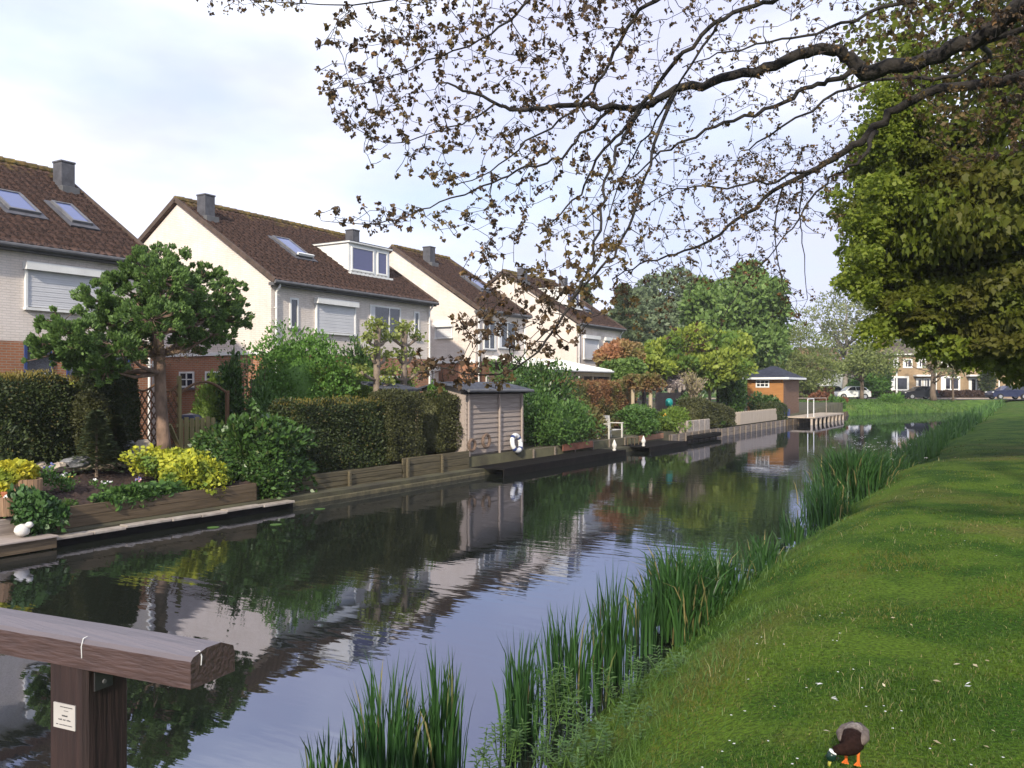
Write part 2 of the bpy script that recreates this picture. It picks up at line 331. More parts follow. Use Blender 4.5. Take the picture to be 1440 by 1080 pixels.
def org(parent):
    o = Vector((0, 0, 0)); p = parent
    while p: o += Vector(p.location); p = p.parent
    return o
def set_uv(me):
    n = len(me.polygons)
    if not n: return
    nl = len(me.loops)
    vi = np.empty(nl, np.int32); me.loops.foreach_get('vertex_index', vi)
    co = np.empty(len(me.vertices) * 3, np.float32); me.vertices.foreach_get('co', co); co = co.reshape(-1, 3)
    nr = np.empty(n * 3, np.float32); me.polygons.foreach_get('normal', nr); nr = nr.reshape(-1, 3)
    lt = np.empty(n, np.int32); me.polygons.foreach_get('loop_total', lt)
    nl_ = np.repeat(nr, lt, axis=0); p = co[vi]
    u = np.stack([-nl_[:, 1], nl_[:, 0], np.zeros(nl)], 1); ln = np.linalg.norm(u, axis=1)
    flat = ln < 0.05; u[flat] = (1, 0, 0); ln[flat] = 1; u /= ln[:, None]
    v = np.cross(nl_, u)
    uv = np.stack([(p * u).sum(1), (p * v).sum(1)], 1).astype(np.float32)
    me.uv_layers.new(name='UVMap').data.foreach_set('uv', uv.ravel())
def finish(name, me, m, parent, o, smooth, label):
    if m is not None: me.materials.append(m)
    ob = bpy.data.objects.new(name, me); COL.objects.link(ob)
    if parent: ob.parent = parent; ob.location = (0, 0, 0)
    else: ob.location = o
    if smooth: me.polygons.foreach_set('use_smooth', [True] * len(me.polygons))
    if label: ob['label'] = label
    return ob
def obj(name, mb, m, parent=None, smooth=False, label=None, loc=None, uv=True):
    o = org(parent) if parent else Vector(loc or (0, 0, 0))
    me = bpy.data.meshes.new(name)
    me.from_pydata([(v[0] - o.x, v[1] - o.y, v[2] - o.z) for v in mb.v], [], mb.f); me.update()
    if uv: set_uv(me)
    return finish(name, me, m, parent, o, smooth, label)
def npobj(name, V, Fs, m, parent=None, smooth=False, label=None, loc=None):
    """V (n,3) world; Fs a list of index arrays, each (k, corners)"""
    o = org(parent) if parent else Vector(loc or (0, 0, 0))
    me = bpy.data.meshes.new(name); V = np.asarray(V, np.float32) - np.array(o, np.float32)
    me.vertices.add(len(V)); me.vertices.foreach_set('co', V.ravel())
    loops = np.concatenate([f.ravel() for f in Fs]).astype(np.int32)
    tot = np.concatenate([np.full(len(f), f.shape[1]) for f in Fs]).astype(np.int32)
    me.loops.add(len(loops)); me.loops.foreach_set('vertex_index', loops)
    me.polygons.add(len(tot)); me.polygons.foreach_set('loop_start', np.concatenate([[0], np.cumsum(tot)[:-1]]).astype(np.int32)); me.polygons.foreach_set('loop_total', tot)
    me.update(calc_edges=True)
    return finish(name, me, m, parent, o, smooth, label)
def tag(o, label, cat, group=None, kind=None):
    o['label'] = label; o['category'] = cat
    if group: o['group'] = group
    if kind: o['kind'] = kind
    return o
def struct(o): o['kind'] = 'structure'; return o
def thing(name, label, cat, loc, group=None):
    o = bpy.data.objects.new(name, None); COL.objects.link(o); o.location = loc; o.empty_display_size = 0.2
    return tag(o, label, cat, group)
def copy_tree(o, parent=None):
    c = o.copy(); COL.objects.link(c)
    if parent: c.parent = parent
    for ch in list(o.children): copy_tree(ch, c)
    return c

# ---------------------------------------------------------------- foliage
rng = np.random.default_rng(7)
SHAPES = {
    'leaf': (np.array([(0, 0, 0), (.32, .45, .06), (0, 1, 0), (-.32, .45, .06)]), [(0, 1, 2, 3)]),
    'thin': (np.array([(0, 0, 0), (.13, .5, .03), (0, 1, 0), (-.13, .5, .03)]), [(0, 1, 2, 3)]),
    'round': (np.array([(0, 0, 0), (.4, .25, .06), (.42, .65, .02), (0, 1, -.08), (-.42, .65, .02), (-.4, .25, .06)]), [(0, 1, 2, 3, 4, 5)]),
    'lobed': (np.array([(0, 0, 0), (.30, .05, -.02), (.46, .46, -.14), (.30, .50, .02), (0, .95, -.22), (-.30, .50, .02), (-.46, .46, -.14), (-.30, .05, -.02)]), [(0, 1, 2, 3, 4, 5, 6, 7)]),
}
def unit(v): return v / np.maximum(np.linalg.norm(v, axis=-1, keepdims=True), 1e-9)
def leaves(P, D, Nn, size, shape='leaf'):
    """one leaf per point P, growing along D, facing about Nn"""
    base, fc = SHAPES[shape]; n = len(P)
    D = unit(D); X = unit(np.cross(D, Nn)); Z = np.cross(X, D)
    sz = (size * rng.uniform(0.65, 1.3, n))[:, None, None]
    V = P[:, None, :] + sz * (base[None, :, 0:1] * X[:, None, :] + base[None, :, 1:2] * D[:, None, :] + base[None, :, 2:3] * Z[:, None, :])
    k = len(base); idx = (np.arange(n) * k)[:, None]
    return V.reshape(-1, 3), [idx + np.array(f)[None, :] for f in fc]
def merge(parts):
    V = []; Fd = {}; o = 0
    for v, fs in parts:
        V.append(v)
        for f in fs: Fd.setdefault(f.shape[1], []).append(f + o)
        o += len(v)
    return np.concatenate(V), [np.concatenate(x) for x in Fd.values()]
def rand_dir(n): return unit(rng.normal(size=(n, 3)))
def shell(C, Rr, n, up=0.35, spread=0.9, inner=0.55):
    """n points in the outer shell of the ellipsoid C, Rr; with outward directions"""
    d = rand_dir(n); d[:, 2] = np.where((d[:, 2] < -0.3) & (rng.random(n) < .6), -d[:, 2], d[:, 2])
    r = inner + (1.04 - inner) * rng.random(n) ** 0.45
    P = np.asarray(C) + d * np.asarray(Rr) * r[:, None]
    D = unit(d * spread + rand_dir(n) * 0.9 + np.array([0, 0, up])); Nn = unit(d + rand_dir(n) * 0.7 + np.array([0, 0, 0.5]))
    return P, D, Nn
def lumps(C, Rr, K, rel, bottom=-0.7):
    """K sub-clump centres spread through an ellipsoid"""
    out = []
    while len(out) < K:
        d = rng.normal(size=3); d /= np.linalg.norm(d); r = rng.random() ** 0.4
        if d[2] * r < bottom: continue
        out.append((np.asarray(C) + d * r * np.asarray(Rr) * (1 - rel * .8), np.asarray(Rr) * rel * rng.uniform(0.7, 1.25)))
    return out
def crown(C, Rr, K, rel, n, size, shape='leaf', up=0.3, squash=0.75, bottom=-0.7, inner=0.5):
    cl = lumps(C, Rr, K, rel, bottom); parts = []
    wts = np.array([np.prod(r) ** (2 / 3) for _, r in cl]); wts = wts / wts.sum()
    for (c, r), w_ in zip(cl, wts):
        rm = np.array([r[0], r[1], r[2] * squash]); m = max(3, int(n * w_))
        parts.append(leaves(*shell(c, rm, m, up, inner=inner), size, shape))
    V, Fs = merge(parts); C0 = np.asarray(C, float); q = V - C0
    for k in range(3):
        hi, lo = np.percentile(q[:, k], 98.5), -np.percentile(q[:, k], 1.5)
        if k == 2 and bottom > -.9: lo = max(lo, Rr[2] * .75)
        q[:, k] = np.where(q[:, k] > 0, q[:, k] * Rr[k] / max(hi, 1e-3), q[:, k] * Rr[k] / max(lo, 1e-3))
        for c_, _ in cl: d_ = c_[k] - C0[k]; c_[k] = C0[k] + d_ * (Rr[k] / max(hi if d_ > 0 else lo, 1e-3))
    return (C0 + q, Fs), cl
def mb_np(mb):
    V = np.array(mb.v, float); Fd = {}
    for f in mb.f: Fd.setdefault(len(f), []).append(f)
    return V, [np.array(x) for x in Fd.values()]
def bush(name, label, cat, t, a, z0, rt, ra, h, n, size, m, shape='leaf', K=10, rel=0.5, group=None, fr='L', core=True, up=0.4, squash=0.9, wild=.15):
    """rounded shrub standing on z0: a clumped leafy shell round a dark twiggy heart of the same leaves"""
    mbx = MB(fr); C = mbx.fr(t, a, z0 + h * 0.45); rr = (ra, rt, h * 0.58) if fr == 'L' else (rt, ra, h * 0.58)
    (V, Fs), cl = crown(C, rr, K, rel, int(n * 0.9), size, shape, up=up, squash=squash, inner=.4)
    parts = [(V, Fs), leaves(*shell(np.array(C), np.array(rr) * 0.9, int(n * 0.4), up, inner=0.8), size, shape)]
    if core:
        c = MB('W'); c.ell(C, (rr[0] * .62, rr[1] * .62, rr[2] * .66), 12, 8, 0.12, len(label)); parts.append(mb_np(c))
    V, Fs = merge(parts); q = V - np.array(C); an = np.arctan2(q[:, 1], q[:, 0]); ph = (t * 7.3 + a * 3.1) % 6.28; zz = q[:, 2] / (h * .5)
    f_ = 1 + wild * (np.sin(an * 3 + ph + zz * 1.7) * .5 + np.sin(an * 5 - ph * 2 + zz * 2.9) * .35 + np.sin(zz * 3.3 + ph * 3 + an) * .35 + .3 * np.sin(an * 9 + zz * 6))
    V = np.array(C) + q * f_[:, None]; V[:, 2] = np.maximum(V[:, 2], z0 - 0.02)
    o = npobj(name, V, Fs, m, loc=mbx.fr(t, a, z0))
    return tag(o, label, cat, group)
def hedge_np(x0, x1, y0, y1, z0, z1, n, size, fr='L', rnd=0.12, shape='thin', topz=None, core=True, up=0.2):
    """clipped hedge: leaves stand out of the faces of a box with rounded top edges"""
    fm = MB(fr); lx, ly, lz = x1 - x0, y1 - y0, z1 - z0
    A = np.array([lx * lz, lx * lz, ly * lz, ly * lz, lx * ly]); A = A / A.sum()
    k = rng.choice(5, n, p=A); u, v = rng.random(n), rng.random(n); v = np.where(k < 4, v ** 0.9, v)
    P = np.empty((n, 3)); D = np.zeros((n, 3))
    for s_, (fx, fy, fz, dd) in enumerate([(u, 0, v, (0, -1, 0)), (u, 1, v, (0, 1, 0)), (0, u, v, (-1, 0, 0)), (1, u, v, (1, 0, 0)), (u, v, 1, (0, 0, 1))]):
        mk = k == s_
        def g(q, lo, L_): return lo + (q[mk] if hasattr(q, '__len__') else q) * L_
        P[mk, 0] = g(fx, x0, lx); P[mk, 1] = g(fy, y0, ly); P[mk, 2] = g(fz, z0, lz); D[mk] = dd
    # round the edges and wobble the faces
    c = np.array([(x0 + x1) / 2, (y0 + y1) / 2, (z0 + z1) / 2]); hl = np.array([lx, ly, lz]) / 2
    q = (P - c); inner = np.clip(q, -(hl - rnd), hl - rnd); e = q - inner; inner[:, 2] = np.maximum(inner[:, 2], np.minimum(q[:, 2], 0))
    e = q - inner; ln = np.linalg.norm(e, axis=1); over = ln > 1e-6
    e[over] = e[over] / ln[over][:, None] * np.minimum(ln[over], rnd)[:, None]; P = c + inner + e
    wob = 0.05 * (np.sin(P[:, 0] * 5.3 + P[:, 2] * 3.1) + np.sin(P[:, 1] * 4.1 + P[:, 0] * 2.3 + P[:, 2] * 6.0)) + rng.normal(0, 0.025, n) - 0.11 * rng.random(n) ** 2
    P += D * wob[:, None]
    if topz is not None: P[:, 2] = np.minimum(P[:, 2], z0 + (P[:, 2] - z0) * topz(P[:, 0], P[:, 1]))
    fr_ = fm.fr; e0 = np.array(fr_(0, 0, 0)); ex = np.array(fr_(1, 0, 0)) - e0; ey = np.array(fr_(0, 1, 0)) - e0
    Pw = P[:, 0:1] * ex + P[:, 1:2] * ey + P[:, 2:3] * np.array([0, 0, 1.0]); Dw = D[:, 0:1] * ex + D[:, 1:2] * ey + D[:, 2:3] * np.array([0, 0, 1.0])
    parts = [leaves(Pw, unit(Dw * .8 + rand_dir(n) * .9 + np.array([0, 0, up])), unit(Dw + rand_dir(n) * .8), size, shape)]
    if core and topz is None:
        i_ = 0.14; fm.cbox(x0 + i_, x1 - i_, y0 + i_, y1 - i_, z0, z1 - i_, min(rnd, .1)); parts.append(mb_np(fm))
    elif core:
        i_ = 0.07; m_ = 8
        for q_ in range(m_):
            a0, a1 = x0 + i_ + (lx - 2 * i_) * q_ / m_, x0 + i_ + (lx - 2 * i_) * (q_ + 1) / m_
            fm.box(a0, a1, y0 + i_, y1 - i_, z0, z0 + (lz - i_) * float(min(topz(np.array(a0), 0), topz(np.array(a1), 0))) - .03)
        parts.append(mb_np(fm))
    return merge(parts)
def hedge(name, label, cat, b, n, size, m, group=None, **kw):
    n = int(n * 2.4); size *= .8; kw.setdefault('shape', 'leaf')
    x0, x1, y0, y1, z0, z1 = b; fr = kw.get('fr', 'L'); V, Fs = hedge_np(*b, n, size, **kw)
    o = npobj(name, V, Fs, m, loc=MB(fr).fr((x0 + x1) / 2, (y0 + y1) / 2, z0))
    return tag(o, label, cat, group)
def blades(P, h, wdt, lean, segs=3, curve=2.0):
    """grass or reed blades: P bases (n,3), h heights, wdt widths, lean (n,3) horizontal tip offsets"""
    n = len(P); a = rng.uniform(0, 2 * np.pi, n); W_ = np.stack([np.cos(a), np.sin(a), 0 * a], 1) * (wdt / 2)[:, None]
    V = np.empty((n, 2 * segs + 1, 3))
    for k in range(segs):
        s_ = k / segs; c = P + np.array([0, 0, 1.0]) * (h * s_)[:, None] + lean * (s_ ** curve); tw = 1 - 0.55 * s_ ** 2
        V[:, 2 * k] = c - W_ * tw; V[:, 2 * k + 1] = c + W_ * tw
    V[:, 2 * segs] = P + np.array([0, 0, 1.0]) * (h - 0.35 * np.linalg.norm(lean, axis=1))[:, None] + lean
    st = 2 * segs + 1; i = (np.arange(n) * st)[:, None]; q = []
    for k in range(segs - 1): q.append(i + np.array([[2 * k, 2 * k + 1, 2 * k + 3, 2 * k + 2]]))
    Fs = [i + np.array([[2 * segs - 2, 2 * segs - 1, 2 * segs]])]
    if q: Fs.append(np.concatenate(q))
    return V.reshape(-1, 3), Fs
def tree(name, label, trunk_base, top, trunk_r, crowns, m, bm=None, group=None, cat='tree', limbs=9, leafshape='leaf', twigs=0):
    """trunk_base world; crowns = list of dict(C, R, K, rel, n, size)"""
    root = thing(name, label, cat, trunk_base, group); b = Vector(trunk_base); tp = Vector(top)
    tk = MB('W'); rn = random.Random(int(abs(b.x * 13 + b.y * 7)) + 3)
    pts = [b + (tp - b) * s_ + Vector((rn.uniform(-1, 1), rn.uniform(-1, 1), 0)) * trunk_r * .6 * (0 < s_) for s_ in (0, .12, .3, .5, .7, .85, 1)]
    tk.tube(pts, [trunk_r * q for q in (1.35, 1.05, .92, .78, .55, .36, .15)], 10)
    parts = []; ends = []
    for c in crowns:
        (V, Fs), cl = crown(c['C'], c['R'], c['K'], c['rel'], c['n'], c['size'], c.get('shape', leafshape), up=c.get('up', .3), squash=c.get('squash', .75), bottom=c.get('bottom', -.7), inner=c.get('inner', .5))
        parts.append((V, Fs)); ends += [Vector(x) for x, _ in cl]
    rn.shuffle(ends)
    for e in ends[:limbs]:
        s_ = min(.92, max(.25, (e.z - b.z) / max(.1, tp.z - b.z) * .62)); st = b + (tp - b) * s_
        mid = (st + e) / 2 + Vector((0, 0, -.08 * (e - st).length)); r0 = trunk_r * (1 - s_ * .75) * .5
        tk.tube([st, mid, e], [r0, r0 * .6, r0 * .2], 6)
    for e in ends[limbs:limbs + twigs]:
        o = min(ends[:limbs], key=lambda q: (q - e).length) if limbs else tp
        tk.tube([o, (o + e) / 2 + Vector((0, 0, .05)), e], [trunk_r * .12, trunk_r * .08, trunk_r * .03], 4)
    obj('trunk', tk, bm or bark, root, smooth=True, uv=False)
    V, Fs = merge(parts); npobj('crown', V, Fs, m, root)
    return root
# ================================================================ ground, water
XR = lambda y: -3.3 + 0.12 * math.sin(y * .55) + 0.08 * math.sin(y * 1.7 + 1) + 0.5 * max(0, min(1, (12 - y) / 6))
def XL(y): return -13.5 if y < 80 else -13.5 + (y - 80) / 23.0 * 10.2
def sheet(name, rows, offs, fn, m, smooth=True):
    V = np.array([[fn(y, d) for d in offs] for y in rows], float).reshape(-1, 3); nc = len(offs)
    i = np.arange(len(rows) - 1)[:, None] * nc + np.arange(nc - 1)[None, :]; i = i.reshape(-1, 1)
    return struct(npobj(name, V, [i + np.array([[0, 1, nc + 1, nc]])], m, smooth=smooth))
def lawn_z(d, y):
    z = float(np.interp(d, [-.6, 0, .4, .9, 1.4, 1.9, 3, 8, 30, 60], [-.5, .0, .27, .6, .85, .95, 1.0, 1.04, 1.12, 1.15]))
    if d > .3: z += 0.018 * math.sin(d * 2.1 + y * .9) + 0.012 * math.sin(d * 5.1 - y * 3.3)
    return z
# grass: patchy greens, worn straw-coloured spots
def grass_mat(name, g1, g2, g3, fine=40):
    m, t, b = mat_base(name); b.inputs['Roughness'].default_value = 0.95; b.inputs['Specular IOR Level'].default_value = 0.1
    g = t.nodes.new('ShaderNodeNewGeometry'); cols = []
    n1 = t.nodes.new('ShaderNodeTexNoise'); n1.inputs['Scale'].default_value = 1.1; n1.inputs['Detail'].default_value = 5
    n2 = t.nodes.new('ShaderNodeTexNoise'); n2.inputs['Scale'].default_value = 0.45; n2.inputs['Detail'].default_value = 7; n2.inputs['Roughness'].default_value = .7
    n3 = t.nodes.new('ShaderNodeTexNoise'); n3.inputs['Scale'].default_value = fine; n3.inputs['Detail'].default_value = 3
    for n in (n1, n2, n3): t.links.new(g.outputs['Position'], n.inputs['Vector'])
    r1 = ramp(t, [(0.42, g1), (0.58, g2)]); t.links.new(n1.outputs['Fac'], r1.inputs[0])
    r2 = ramp(t, [(0.52, (0, 0, 0)), (0.70, (.85, .85, .85))]); t.links.new(n2.outputs['Fac'], r2.inputs[0])
    mx = t.nodes.new('ShaderNodeMix'); mx.data_type = 'RGBA'; t.links.new(r2.outputs[0], mx.inputs[0]); t.links.new(r1.outputs[0], mx.inputs[6]); mx.inputs[7].default_value = (*g3, 1)
    r3 = ramp(t, [(0.32, (.45, .45, .45)), (0.68, (1.35, 1.35, 1.35))]); t.links.new(n3.outputs['Fac'], r3.inputs[0])
    mu = t.nodes.new('ShaderNodeMix'); mu.data_type = 'RGBA'; mu.blend_type = 'MULTIPLY'; mu.inputs[0].default_value = 1
    t.links.new(mx.outputs[2], mu.inputs[6]); t.links.new(r3.outputs[0], mu.inputs[7]); t.links.new(mu.outputs[2], b.inputs['Base Color'])
    bp = t.nodes.new('ShaderNodeBump'); bp.inputs['Strength'].default_value = .8; bp.inputs['Distance'].default_value = .03
    t.links.new(n3.outputs['Fac'], bp.inputs['Height']); t.links.new(bp.outputs[0], b.inputs['Normal'])
    return m
lawn_m = grass_mat('lawn_grass', (0.030, 0.074, 0.006), (0.074, 0.128, 0.012), (0.125, 0.12, 0.03))
bank_m = grass_mat('far_bank_grass', (0.06, 0.12, 0.02), (0.10, 0.18, 0.03), (0.13, 0.15, 0.04), fine=14)
rows = list(np.arange(-12, 30, 0.35)) + list(np.arange(30, 103, 1.0)) + [103, 120, 160, 250, 500, 1500]
rows = [-300, -60] + rows
offs = [-.6, 0, .2, .4, .65, .9, 1.15, 1.4, 1.65, 1.9, 2.4, 3, 3.6, 4.4, 5.4, 6.6, 8, 10, 14, 20, 30, 60, 200, 1500]
sheet('lawn', rows, offs, lambda y, d: ((XR(y) if y < 103 else -3.3) + d, y, (lawn_z(d, y) if y < 104 else (1.15 if d > 0 else .9))), lawn_m)
sheet('garden_ground', [-300, -60, -10, 0, 10, 20, 40, 60, 76, 80], [0, .001, 1, 4, 20, 60, 1500],
      lambda y, d: (-14.08 - d, y, -1.0 if d == 0 else (.5 if y < 60 else .5 + .65 * (y - 60) / 20.0)), plain('garden_soil', (0.09, 0.085, 0.045), (0.045, 0.04, 0.025), rough=1, scale=1.5, bump=.8), smooth=False)
sheet('far_bank', [80, 82, 85, 88, 91, 94, 97, 100, 103, 110, 130, 200, 500, 1500], [-.6, 0, .6, 1.3, 2.2, 4, 20, 60, 1500],
      lambda y, d: (min(XL(y), -3.3) - d * 1.3, y - d * .0, float(np.interp(d, [-.6, 0, .6, 1.3, 2.2, 4], [-.6, .0, .45, .85, 1.05, 1.15])) if y < 103 else 1.15), bank_m)
q = MB('L'); q.box(-60, 80, 13.58, 14.075, -1, .195); struct(obj('bank_ledge_ground', q, MATS['garden_soil']))
# water: a dark canal with a mirror skin and small ripples
wm = bpy.data.materials.new('canal_water'); wm.use_nodes = True; t = wm.node_tree; t.nodes.clear()
g = t.nodes.new('ShaderNodeNewGeometry')
def wave(sc, det, strt):
    mpn = t.nodes.new('ShaderNodeMapping'); mpn.inputs['Scale'].default_value = strt; mpn.inputs['Rotation'].default_value = (0, 0, -TH)
    n = t.nodes.new('ShaderNodeTexNoise'); n.inputs['Scale'].default_value = sc; n.inputs['Detail'].default_value = det; n.inputs['Roughness'].default_value = .5
    t.links.new(g.outputs['Position'], mpn.inputs[0]); t.links.new(mpn.outputs[0], n.inputs['Vector']); return n.outputs['Fac']
wa = wave(2.3, 2, (.32, 1.5, 1)); wb = wave(7.0, 2, (.4, 1.5, 1)); wc = wave(.22, 3, (1, 1, 1))
rc = ramp(t, [(0.40, (.2, .2, .2)), (0.62, (1, 1, 1))]); t.links.new(wc, rc.inputs[0])
mb_ = t.nodes.new('ShaderNodeMath'); mb_.operation = 'MULTIPLY'; mb_.inputs[1].default_value = 0.28; t.links.new(wb, mb_.inputs[0])
su = t.nodes.new('ShaderNodeMath'); su.operation = 'ADD'; t.links.new(wa, su.inputs[0]); t.links.new(mb_.outputs[0], su.inputs[1])
mm = t.nodes.new('ShaderNodeMath'); mm.operation = 'MULTIPLY'; 
sy = t.nodes.new('ShaderNodeSeparateXYZ'); t.links.new(g.outputs['Position'], sy.inputs[0]); fy = t.nodes.new('ShaderNodeMapRange'); fy.inputs['From Min'].default_value = 18; fy.inputs['From Max'].default_value = 60; fy.inputs['To Min'].default_value = 1; fy.inputs['To Max'].default_value = .12; t.links.new(sy.outputs['Y'], fy.inputs['Value'])
m0 = t.nodes.new('ShaderNodeMath'); m0.operation = 'MULTIPLY'; t.links.new(su.outputs[0], m0.inputs[0]); t.links.new(fy.outputs[0], m0.inputs[1]); t.links.new(m0.outputs[0], mm.inputs[0]); t.links.new(rc.outputs[0], mm.inputs[1])
bp = t.nodes.new('ShaderNodeBump'); bp.inputs['Strength'].default_value = 0.055; bp.inputs['Distance'].default_value = .10
t.links.new(mm.outputs[0], bp.inputs['Height'])
df = t.nodes.new('ShaderNodeBsdfDiffuse'); df.inputs[0].default_value = (0.012, 0.014, 0.010, 1)
gl = t.nodes.new('ShaderNodeBsdfGlossy'); gl.inputs['Roughness'].default_value = 0.015; gl.inputs['Color'].default_value = (.77, .815, 1, 1)
fr = t.nodes.new('ShaderNodeFresnel'); fr.inputs['IOR'].default_value = 3.4
ms = t.nodes.new('ShaderNodeMixShader'); o = t.nodes.new('ShaderNodeOutputMaterial')
for n in (gl, fr): t.links.new(bp.outputs[0], n.inputs['Normal'])
t.links.new(fr.outputs[0], ms.inputs[0]); t.links.new(df.outputs[0], ms.inputs[1]); t.links.new(gl.outputs[0], ms.inputs[2]); t.links.new(ms.outputs[0], o.inputs[0])
q = MB('W'); q.add([(-13.7, -60, 0), (-2.6, -60, 0), (-2.6, 103, 0), (-13.7, 103, 0)], [(0, 1, 2, 3)])
struct(obj('water', q, wm))
q = MB('W'); q.add([(-13.7, -60, -1.1), (-2.6, -60, -1.1), (-2.6, 103, -1.1), (-13.7, 103, -1.1)], [(0, 1, 2, 3)])
struct(obj('canal_bed', q, soil))
# far street
q = MB('C'); q.add([(-60, 90.6, 1.156), (140, 90.6, 1.156), (140, 95.6, 1.156), (-60, 95.6, 1.156)], [(0, 1, 2, 3)])
struct(obj('road', q, plain('asphalt', (0.075, 0.072, 0.07), (0.05, 0.05, 0.05), rough=.95, scale=6, bump=.4)))
q = MB('C'); q.box(-60, 140, 95.6, 97.6, 1.10, 1.27); struct(obj('pavement', q, concrete))

# ================================================================ row houses on the left bank
AF = 21.5; EZ, RZ, AR = 6.1, 9.32, 26.25; SL = (RZ - EZ) / (AR - 21.28)
def pantiles(t0, t1, root):
    cols = int((t1 - t0) / .25); nu = cols * 6 + 1; u = np.linspace(t0, t1, nu)
    sl_len = math.hypot(AR - 21.28, RZ - EZ); nr = int(sl_len / .33); ca, sa = (AR - 21.28) / sl_len, (RZ - EZ) / sl_len
    ww = .022 * np.cos(u / .25 * 2 * np.pi) ** 3; V = []
    for i in range(nr):
        for e, hh in ((0, .045), (1, .010)):
            s_ = sl_len * (i + e) / nr; h_ = ww + hh + rng.normal(0, .0025)
            V.append(np.stack([-(21.28 + s_ * ca - h_ * sa), u, EZ + s_ * sa + h_ * ca + 0 * u], 1))
    V = np.concatenate(V); nrow = 2 * nr
    i = (np.arange(nrow - 1)[:, None] * nu + np.arange(nu - 1)[None, :]).reshape(-1, 1)
    ob = npobj('roof', V, [i + np.array([[0, 1, nu + 1, nu]])], roof_tiles, root); set_uv(ob.data)
    m = MB(); m.add([(t0, AR, RZ + .01), (t1, AR, RZ + .01), (t1, 2 * AR - 21.28, EZ), (t0, 2 * AR - 21.28, EZ), (t0, AR, RZ - .1), (t1, AR, RZ - .1), (t1, 2 * AR - 21.28, EZ - .1), (t0, 2 * AR - 21.28, EZ - .1)],
                    [(0, 3, 2, 1), (4, 5, 6, 7), (0, 4, 7, 3), (1, 2, 6, 5), (2, 3, 7, 6)])
    m.add([(t0, AR, RZ - .02), (t1, AR, RZ - .02), (t1, 21.3, EZ - .02), (t0, 21.3, EZ - .02)], [(0, 1, 2, 3)])
    obj('rear_roof', m, roof_tiles, root)
    m = MB(); x = t0
    while x < t1 - .05:
        e = min(x + .36, t1); m.tube([(x, AR, RZ + .015), (e, AR, RZ + .03)], [.115, .125], 10); x += .34
    obj('ridge', m, ridge_tiles, root, smooth=False)
    for tt in (t0, t1):
        m = MB(); m.bar((tt, 21.2, EZ - .02), (tt, AR, RZ + .0), .07, .16); m.bar((tt, 2 * AR - 21.2, EZ - .02), (tt, AR, RZ + .0), .07, .16); obj('verge', m, verge_mat, root)
    m = MB(); m.tube([(t0 - .02, 21.19, EZ - .05), (t1 + .02, 21.19, EZ - .05)], .065, 10); m.box(t0, t1, 21.25, 21.5, EZ - .16, EZ - .06); obj('gutter', m, zinc, root)
def smap(side, tg):
    return (lambda u, o, z: (u, AF - o, z)) if side == 'front' else (lambda u, o, z: (tg - o, u, z))
def mbox(mb, f, u0, u1, o0, o1, z0, z1):
    a, b = f(u0, o0, z0), f(u1, o1, z1); mb.box(a[0], b[0], a[1], b[1], z0, z1)
def window(root, f, u0, u1, z0, z1, mull=(), bars=(), frame=white_paint, pane=pane_m, fw=.065, name='window', sill=True, label=None):
    m = MB()
    for a, b in ((u0, u0 + fw), (u1 - fw, u1)): mbox(m, f, a, b, -.02, .035, z0, z1)
    mbox(m, f, u0 + fw, u1 - fw, -.02, .035, z0, z0 + fw); mbox(m, f, u0 + fw, u1 - fw, -.02, .035, z1 - fw, z1)
    for x in mull: mbox(m, f, x - .03, x + .03, -.02, .03, z0 + fw, z1 - fw)
    for x in bars: mbox(m, f, u0 + fw, u1 - fw, -.02, .028, x - .02, x + .02)
    w_ = obj(name, m, frame, root, label=label)
    if u1 - u0 > 1.2 and frame is white_paint:
        cu = MB(); mbox(cu, f, u0 + fw, u0 + fw + (u1 - u0) * .13, .013, .018, z0 + fw, z1 - fw); obj('curtain', cu, shutter_mat, w_)
    p = MB(); mbox(p, f, u0 + fw * .6, u1 - fw * .6, -.02, .012, z0 + fw * .6, z1 - fw * .6); obj('pane', p, pane, w_)
    if sill: s_ = MB(); mbox(s_, f, u0 - .04, u1 + .04, -.02, .09, z0 - .07, z0 - .002); obj('sill', s_, grey_metal, w_)
    return w_
def shutter(root, f, u0, u1, z0, z1, m=None, label=None):
    b = MB(); mbox(b, f, u0 - .04, u1 + .04, -.01, .20, z1 - .2, z1); h = obj('roller_shutter', b, white_paint, root, label=label)
    s_ = MB(); n = int((z1 - .2 - z0) / .055)
    for i in range(n):
        za = z0 + (z1 - .2 - z0) * i / n; zb = z0 + (z1 - .2 - z0) * (i + 1) / n
        mbox(s_, f, u0 + .05, u1 - .05, 0, .05 if i % 2 else .044, za, zb - .006)
    mbox(s_, f, u0 + .05, u1 - .05, 0, .035, z0, z1 - .2)
    obj('slat_panel', s_, m or shutter_mat, h)
    for x in (u0, u1 - .055): g_ = MB(); mbox(g_, f, x, x + .055, -.01, .08, z0 - .02, z1 - .203); obj('guide_rail', g_, white_paint, h)
    e = MB(); mbox(e, f, u0 - .02, u1 + .02, -.01, .11, z0 - .09, z0 - .023); obj('sill', e, white_paint, h)
def slope_box(m, t0, t1, s0, s1, h0, h1):
    n = math.hypot(AR - 21.28, RZ - EZ); ca, sa = (AR - 21.28) / n, (RZ - EZ) / n
    def P(t_, s_, h_): return (t_, 21.28 + s_ * ca - h_ * sa, EZ + s_ * sa + h_ * ca)
    m.add([P(t0, s0, h0), P(t1, s0, h0), P(t1, s1, h0), P(t0, s1, h0), P(t0, s0, h1), P(t1, s0, h1), P(t1, s1, h1), P(t0, s1, h1)],
          [(0, 3, 2, 1), (4, 5, 6, 7), (0, 1, 5, 4), (1, 2, 6, 5), (2, 3, 7, 6), (3, 0, 4, 7)])
